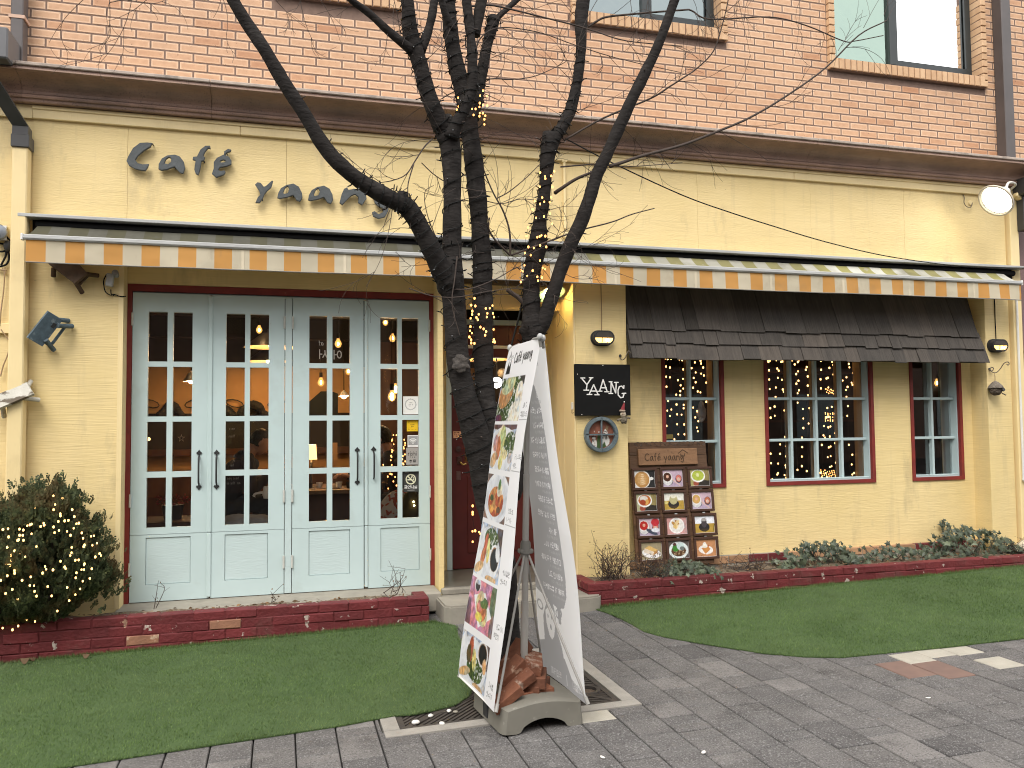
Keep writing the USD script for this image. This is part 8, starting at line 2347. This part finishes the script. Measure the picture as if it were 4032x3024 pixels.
for a in (-.25, .27):
    for b in (1.40, 1.95):
        obj('leg', bx(tx + a - .02, tx + a + .02, b - .02, b + .02, IZ, tz_ - .031), m_wains, tb)
cu = PY(*zc(1600, 950), 1.0)
cs = thing('white_cup', 'white jug with a curved handle low in the second folding door', 'jug', loc=cu)
obj('jug_body', xf(lathe([(.001, -.05), (.035, -.05), (.045, -.01), (.035, .05), (.03, .055), (.001, .05)], 14), None, PY(*zc(1640, 960), 1.0)), m_white, cs, smooth=50)
obj('jug_handle', tube(spline([PY(*zc(1620, 955), 1.0), PY(*zc(1540, 965), .99), PY(*zc(1475, 980), .98), PY(*zc(1455, 1010), .98)], 5), [.011] * 15 + [.018], 8), m_white, cs, smooth=50)
cd_ = thing('cushion', 'grey crumpled cushion at the foot of the second folding door', 'cushion', loc=PY(*zc(1350, 1330), .42))
q0 = PY(*zc(1350, 1385), .42)
v, f = ball((0, 0, 0), 1, 4, (.30, .16, .085)); v = v + (meshkit.fbm(v * 9, 3) - .5)[:, None] * np.array([.03, .05, .07])
obj('cover', xf((v, f), None, q0), M('grey_cloth', (.22, .22, .22), (.15, .15, .15), scale=12, rough=.9), cd_, smooth=True)
ch = thing('cafe_chair', 'wooden chair with a red and white patterned cloth over its back, fourth folding door', 'chair', loc=(PY(*zb(1180, 1100), .75)[0], .75, IZ))
k0 = PY(*zb(1190, 1130), .75)
m_cloth = M('patterned_cloth', (.30, .07, .045), (.42, .38, .34), scale=16, detail=1, lo=.47, hi=.50, rough=.9, bump=.3, bscale=30)
v, f = ball((0, 0, 0), 1, 4, (.20, .09, .26)); v = v + (meshkit.fbm(v * 6, 3) - .5)[:, None] * np.array([.03, .04, .03])
obj('cloth', xf((v, f), rotm('y', 12), k0 + np.array([.07, .02, -.12])), m_cloth, ch, smooth=True)
obj('seat', bx(k0[0] - .15, k0[0] + .3, .62, 1.05, .70, .73, .01), m_wains, ch)
for a in (-.12, .27):
    for b in (.66, 1.0):
        obj('leg', bx(k0[0] + a - .018, k0[0] + a + .018, b - .018, b + .018, IZ, .699), m_wains, ch)
bk = thing('bag', 'greenish dark bag with a clasp glint painted as glow at the bottom of the fourth folding door', 'bag', loc=PY(*zb(1450, 1150), .6))
v, f = ball((0, 0, 0), 1, 3, (.09, .07, .15)); v += (meshkit.noise(v * 14) - .5)[:, None] * .02
obj('body', xf((v, f), None, PY(*zb(1450, 1170), .6)), M('dark_olive', (.05, .045, .02), rough=.6), bk, smooth=True)
for x, y in ((1488, 1080), (1497, 1130)):
    obj('clasp', ball(PY(*zb(x, y), .52), .008, 2), GLOW('clasp_glint', (1.0, .72, .3), 5.0) if x == 1488 else '/World/Looks/clasp_glint', bk)  # glint on the clasp painted as a glowing ball
fw = thing('flowers', 'red poinsettia flowers on a table behind the first folding door', 'flowers', loc=PY(*zc(400, 1060), 1.1))
V, T = [], []
rf = np.random.default_rng(3)
for k in range(70):
    px, py = rf.uniform(180, 620), rf.uniform(985, 1110)
    q = PY(*zc(px, py), 1.1 + rf.uniform(-.06, .06))
    v, f = leafquad(q, rf.normal(size=3) + np.array([0, -1, .4]), rf.normal(size=3), rf.uniform(.02, .04), False)
    V.append((v, f))
obj('petals', join(V), M('poinsettia_red', (.20, .02, .018), (.12, .012, .012), scale=40, rough=.6), fw, kind='stuff')
zt = PY(*zc(400, 1120), 1.1)
obj('pot', lathe([(.001, 0), (.07, 0), (.09, .12), (.08, .12), (.001, .11)], 16, (zt[0], 1.1, zt[2] - .12)), m_dkmetal, fw, smooth=50)
tb2 = thing('cafe_table', 'small wooden table on a square leg behind the first folding door', 'table', loc=(zt[0], 1.1, IZ))
obj('tabletop', bx(zt[0] - .35, zt[0] + .35, .85, 1.4, zt[2] - .155, zt[2] - .122, .004), m_wains, tb2)
obj('leg', bx(zt[0] - .03, zt[0] + .03, 1.07, 1.13, IZ, zt[2] - .156), M('post_wood', (.16, .09, .045), rough=.6), tb2)

# fairy lights inside the fourth door and the entrance
l1 = [ze2(*p) for p in ((1380, 195), (1372, 200), (1355, 247), (1455, 227), (1497, 210), (1512, 213), (1525, 210), (1493, 233), (1394, 268), (1416, 268), (1450, 278), (1463, 274), (1484, 268), (1510, 270), (1389, 298), (1523, 298), (1507, 308), (1525, 312), (1357, 337), (1383, 337), (1353, 352), (1489, 344), (1496, 366), (1447, 430), (1478, 425), (1355, 453), (1410, 462), (1403, 470), (1480, 488), (1508, 488), (1482, 502), (1466, 520), (1480, 520), (1385, 534), (1476, 548), (1103, 846), (1102, 878), (1083, 895), (1063, 967), (1137, 970), (1085, 985), (1075, 993), (1140, 992))]
lights('tiny fairy lights on the far wall, upper panes of the fourth folding door', [PY(x, y, 3.4) for x, y in l1], r=.0085, mat=GLOW('far_fairy', (1.0, .60, .26), 1.1), wire=False)
l2 = [zb(*p) for p in ((1225, 210), (1265, 210), (1210, 268), (1203, 285), (1228, 330), (1205, 402), (1215, 412), (1205, 430), (1195, 480), (1200, 495), (1190, 538), (1093, 598), (1203, 600), (1366, 270), (1378, 312), (1376, 342), (1358, 366), (1362, 385), (1375, 462), (1348, 482), (1342, 525), (1379, 553), (1349, 580), (1357, 592), (1188, 682), (1183, 718), (1203, 722), (1150, 752), (1247, 757), (1225, 815), (1265, 868), (1157, 908))]
lights('fairy lights hanging low inside the fourth folding door', [PY(x, y, 1.2) for x, y in l2], r=.0062, mat=m_orange, wire=True, wmat=m_wirebr)

# light curtain in the windows
zw = lambda x, y: (2950 + x / 3.016, 1380 + y / 3.016)
W2L = [(220, 118), (245, 120), (228, 135), (322, 116), (380, 135), (400, 130), (418, 155), (510, 118), (590, 118), (577, 137), (540, 165), (206, 213), (236, 235), (333, 215), (350, 240), (683, 197), (672, 230), (580, 248), (558, 280), (850, 120), (985, 132), (997, 172), (952, 207), (855, 230), (1000, 285), (695, 308), (238, 345), (340, 325), (388, 348), (585, 360), (560, 395), (935, 325), (918, 332), (847, 342), (695, 418), (740, 455), (590, 472), (575, 508), (698, 532), (243, 458), (316, 440), (398, 462), (410, 490), (313, 552), (1183, 160), (1240, 180), (1190, 200), (1275, 130), (1315, 128), (1303, 162), (1248, 243), (1235, 267), (1303, 233), (1298, 281), (1155, 318), (1110, 357), (1300, 355), (1215, 382), (1228, 408), (1168, 433), (1150, 468), (1272, 472), (1252, 496), (1318, 398), (1155, 550), (852, 450), (940, 440), (1020, 465), (1018, 515), (425, 600), (575, 620), (302, 667), (250, 685), (420, 712), (638, 695), (715, 685), (255, 798), (303, 775), (435, 825), (643, 808), (442, 937), (643, 921), (705, 867), (928, 683), (980, 670), (1018, 750), (945, 788), (918, 793), (888, 898), (940, 912), (965, 902), (1022, 982), (882, 1008), (900, 1035), (957, 1022), (1172, 660), (1165, 776), (1258, 872), (1310, 622), (1290, 705), (1315, 737), (1293, 815), (1312, 815), (1320, 850), (1298, 930), (1312, 928), (425, 1027), (627, 1035), (367, 1115), (433, 1137), (630, 1147), (762, 1138), (862, 1122), (1022, 1100), (945, 1150), (967, 1140), (1183, 1120), (1268, 1105), (1362, 1080), (1315, 1162), (254, 1226), (367, 1228), (437, 1257), (625, 1260), (760, 1252), (932, 1267), (967, 1255), (1047, 1213), (1225, 1238), (1313, 1278), (1345, 1267), (1368, 1310), (260, 1338), (343, 1343), (433, 1365), (435, 1390), (625, 1373), (750, 1362), (1028, 1332), (957, 1383), (978, 1375), (1217, 1353), (1362, 1385), (1322, 1398), (573, 1418), (683, 1432), (333, 1473), (343, 1458), (420, 1480), (440, 1510), (752, 1475), (847, 1453), (907, 1456), (1072, 1452), (1245, 1455), (1225, 1473), (275, 1528), (862, 1510), (922, 1500), (1355, 1502)]
lights('curtain of warm fairy lights behind the wide middle window', [PY(*zw(*p), WY + (.215 if (p[0] % 7) > 2 else .225)) for p in W2L], r=.0076, mat=m_warm, wire=False)
f9 = lambda x, y: (2200 + x / 2.074, 1100 + y / 2.074)
W1L = [(868, 645), (890, 650), (918, 647), (985, 652), (1010, 645), (1008, 660), (1088, 648), (1112, 678), (1158, 665), (1163, 687), (1195, 650), (877, 712), (908, 720), (1017, 735), (1085, 725), (1118, 760), (1180, 720), (1163, 770), (1185, 785), (1231, 752), (878, 795), (908, 800), (973, 823), (1015, 812), (1102, 805), (1118, 840), (1205, 843), (880, 877), (995, 865), (1017, 892), (1098, 885), (1135, 915), (1157, 923), (1257, 910), (960, 942), (993, 912), (992, 945), (893, 993), (962, 1022), (1020, 1025), (1020, 1052), (1098, 1047), (1205, 1000), (887, 1072), (920, 1063), (908, 1115), (967, 1102), (1003, 1105), (1130, 1077), (1262, 1062), (1115, 1127), (1140, 1158), (1223, 1163), (880, 1197), (967, 1183), (1025, 1185), (1128, 1210), (1135, 1240), (1230, 1245), (977, 1265), (1027, 1265), (945, 1305)]
W1L += [(2200 + x, y) for x, y in ()]
w1 = [PY(*f9(*p), WY + .215) for p in W1L] + [PY(2450 + x / 3.0175, 1700 + y / 3.0175, WY + .215) for x, y in ((1062, 236), (1062, 348), (1068, 425), (1097, 548), (1045, 586))]
lights('curtain of warm fairy lights behind the narrow window over the menu board', w1, r=.0072, mat=m_warm, wire=False)
hung_bulb('added filament bulb brightening the room behind the wide middle window', 3150, 1395, 1.9, .03)  # added bulb, there to brighten the right room
W2_REFLECT = [(905 + 12 * i % 150 + 5 * math.sin(i * 7), 458 + (i * 37) % 60) for i in range(24)] + [(905 + (i * 29) % 145, 740 + (i * 41) % 120) for i in range(26)] + [(850 + (i * 31) % 180, 1420 + (i * 17) % 80) for i in range(24)]
lights('small orange glowing dots added for reflected lights in the wide middle window', [PY(*zw(*p), 1.3) for p in W2_REFLECT], r=.0052, mat=m_orange, wire=False)  # glowing dots added in place of reflections of the lights
# cables of the curtains
for (pa, lab) in (([zw(x, 118)[0] for x in (238, 390, 560, 690, 860, 960, 1010, 1180, 1305)], 'wires of the light curtain in the wide middle window'), ([f9(x, 0)[0] for x in (880, 990, 1105, 1165, 1225)], 'wires of the light curtain in the narrow window over the menu board')):
    t = thing('light_wire', lab, 'light wire', loc=PY(pa[0], 1500, WY + .23))
    for p in pa:
        x = PY(p, 1600, WY + .23)[0]
        obj('wire', tube(spline([(x, WY + .232, 2.35), (x + .01, WY + .235, 1.9), (x - .008, WY + .232, 1.5), (x, WY + .235, 1.05)], 4), .0012, 4, caps=False), m_wirebr, t)
# shelves with bottles and hanging glasses behind the windows
sv = thing('shelf_rack', 'dim wooden bottle shelves behind the wide middle window', 'shelves', loc=(5.8, 2.3, IZ))
for z in (1.55, 1.85, 2.15):
    obj('shelf', bx(4.4, 7.2, 2.35, 2.59, z, z + .025), m_wains, sv)
for x in (4.4, 5.3, 6.25, 7.2):
    obj('upright', bx(x, x + .03, 2.36, 2.58, IZ, 2.5), m_wains, sv)
rbt = np.random.default_rng(12)
m_bott = [M('dark_green_glass', (.015, .03, .018), rough=.15), M('amber_glass', (.08, .035, .01), rough=.15), M('clear_glassware', (.10, .10, .095), rough=.15)]
for k, (x, z, lab) in enumerate([(5.80, 1.575, 'dim bottle on the middle shelf at the left of the wide middle window'), (5.98, 1.575, 'second dim bottle beside the leftmost one in the wide middle window'), (6.18, 1.875, 'dim bottle on the upper shelf in the wide middle window'),
                                 (6.42, 1.575, 'dim bottle on the shelf near the centre of the wide middle window'), (6.78, 1.575, 'dim bottle on the shelf at the right of the wide middle window')]):
    h = rbt.uniform(.18, .26); r = rbt.uniform(.03, .038)
    t = thing('bottle', lab, 'bottle', loc=(x, 2.46, z))
    obj('glass', lathe([(.001, 0), (r, 0), (r, h * .6), (r * .4, h * .75), (r * .38, h), (.001, h)], 10, (x, 2.46, z)), m_bott[k % 3], t, smooth=50)
ss = PY(3140, 1500, 1.2)
lampw = thing('pendant_lamp', 'unlit dark pendant behind the wide middle window', 'lamp', loc=ss)
obj('shade', xf(lathe([(.12, 0), (.03, .12), (.001, .13)], 18), None, ss + np.array([.3, 0, .25])), m_shade, lampw, smooth=40)
# the gold box on the sill of the narrow window
gbx = PY(2200 + 898 / 2.074, 1100 + 1285 / 2.074, WY + .16)
gt = thing('gold_box', 'small shiny gold box on the bar of the narrow window', 'box', loc=gbx)
obj('box', bx(gbx[0] - .04, gbx[0] + .035, WY + .14, WY + .19, gbx[2] - .022, gbx[2] + .02, .003), M('gold_card', (.50, .38, .08), rough=.35, metal=.6), gt)
bgx = PY(2200 + 1165 / 2.074, 1100 + 1075 / 2.074, WY + .24)
gb = thing('hanging_bag', 'grey plastic bag hanging behind the narrow window', 'bag', loc=bgx)
v, f = ball((0, 0, 0), 1, 3, (.05, .02, .10)); v += (meshkit.noise(v * 30) - .5)[:, None] * .02; v[:, 0] *= 1 - .35 * (v[:, 2] > .02)
obj('film', xf((v, f), None, bgx), M('grey_film', (.16, .15, .145), rough=.3), gb, smooth=True)

# ================================================================== neighbours
nb = thing('neighbour_building', 'pinkish granite neighbouring building at the right edge', 'building', loc=(9, .1, 0))
m_pink = M('pink_granite', (.19, .115, .105), (.14, .085, .08), scale=120, rough=.5, dirt=[((.09, .06, .055), .5, 2, .5, .75)])
zz = [PY(4025, 1190, .1)[2], PY(4025, 1375, .1)[2], PY(4025, 1495, .1)[2], PY(4028, 1520, .1)[2]]
obj('upper_wall', bx(FR + .002, 14, .06, .25, 2.25, 3.84), m_pink, nb)
obj('window_band', bx(FR + .002, 14, .16, .25, 1.92, 2.249), m_black, nb)
obj('ledge', bx(FR + .002, 14, .02, .25, 1.865, 1.919, .005), M('orange_ledge', (.40, .22, .10), rough=.6), nb)
obj('lower_wall', bx(FR + .002, 14, .06, .25, 0, 1.864), m_pink, nb)
cv = thing('white_sack', 'pale plastic sack at the right end of the right planter', 'sack', loc=PY(4025, 2170, -.1))
v, f = ball((0, 0, 0), 1, 4, (.09, .08, .12)); v += (meshkit.fbm(v * 14, 3) - .5)[:, None] * .04
obj('film', xf((v, f), None, PY(4032, 2180, -.12)), M('pale_sack', (.50, .44, .32), rough=.6), cv, smooth=True)

# the far side of the street, behind the photographer: it shades the low sky and shows only in reflections
ob = thing('street_far_side', kind='structure')
m_opp = M('far_brick', (.17, .11, .085), (.13, .085, .065), scale=3, rough=.85)
for k, (a, b, h) in enumerate(((-30, -11, 9.5), (-10.8, 1.5, 7.5), (1.7, 14, 10.0), (14.2, 34, 8.0))):
    obj('facade', bx(a, b, -21.0, -15.0, -.6, h), m_opp, ob)
    for fl in range(int((h - 1) / 3)):
        for x in np.arange(a + 1, b - 2, 2.6):
            obj('far_window', bx(x, x + 1.5, -14.99, -14.96, fl * 3 + .9, fl * 3 + 2.4), m_greyp, ob)
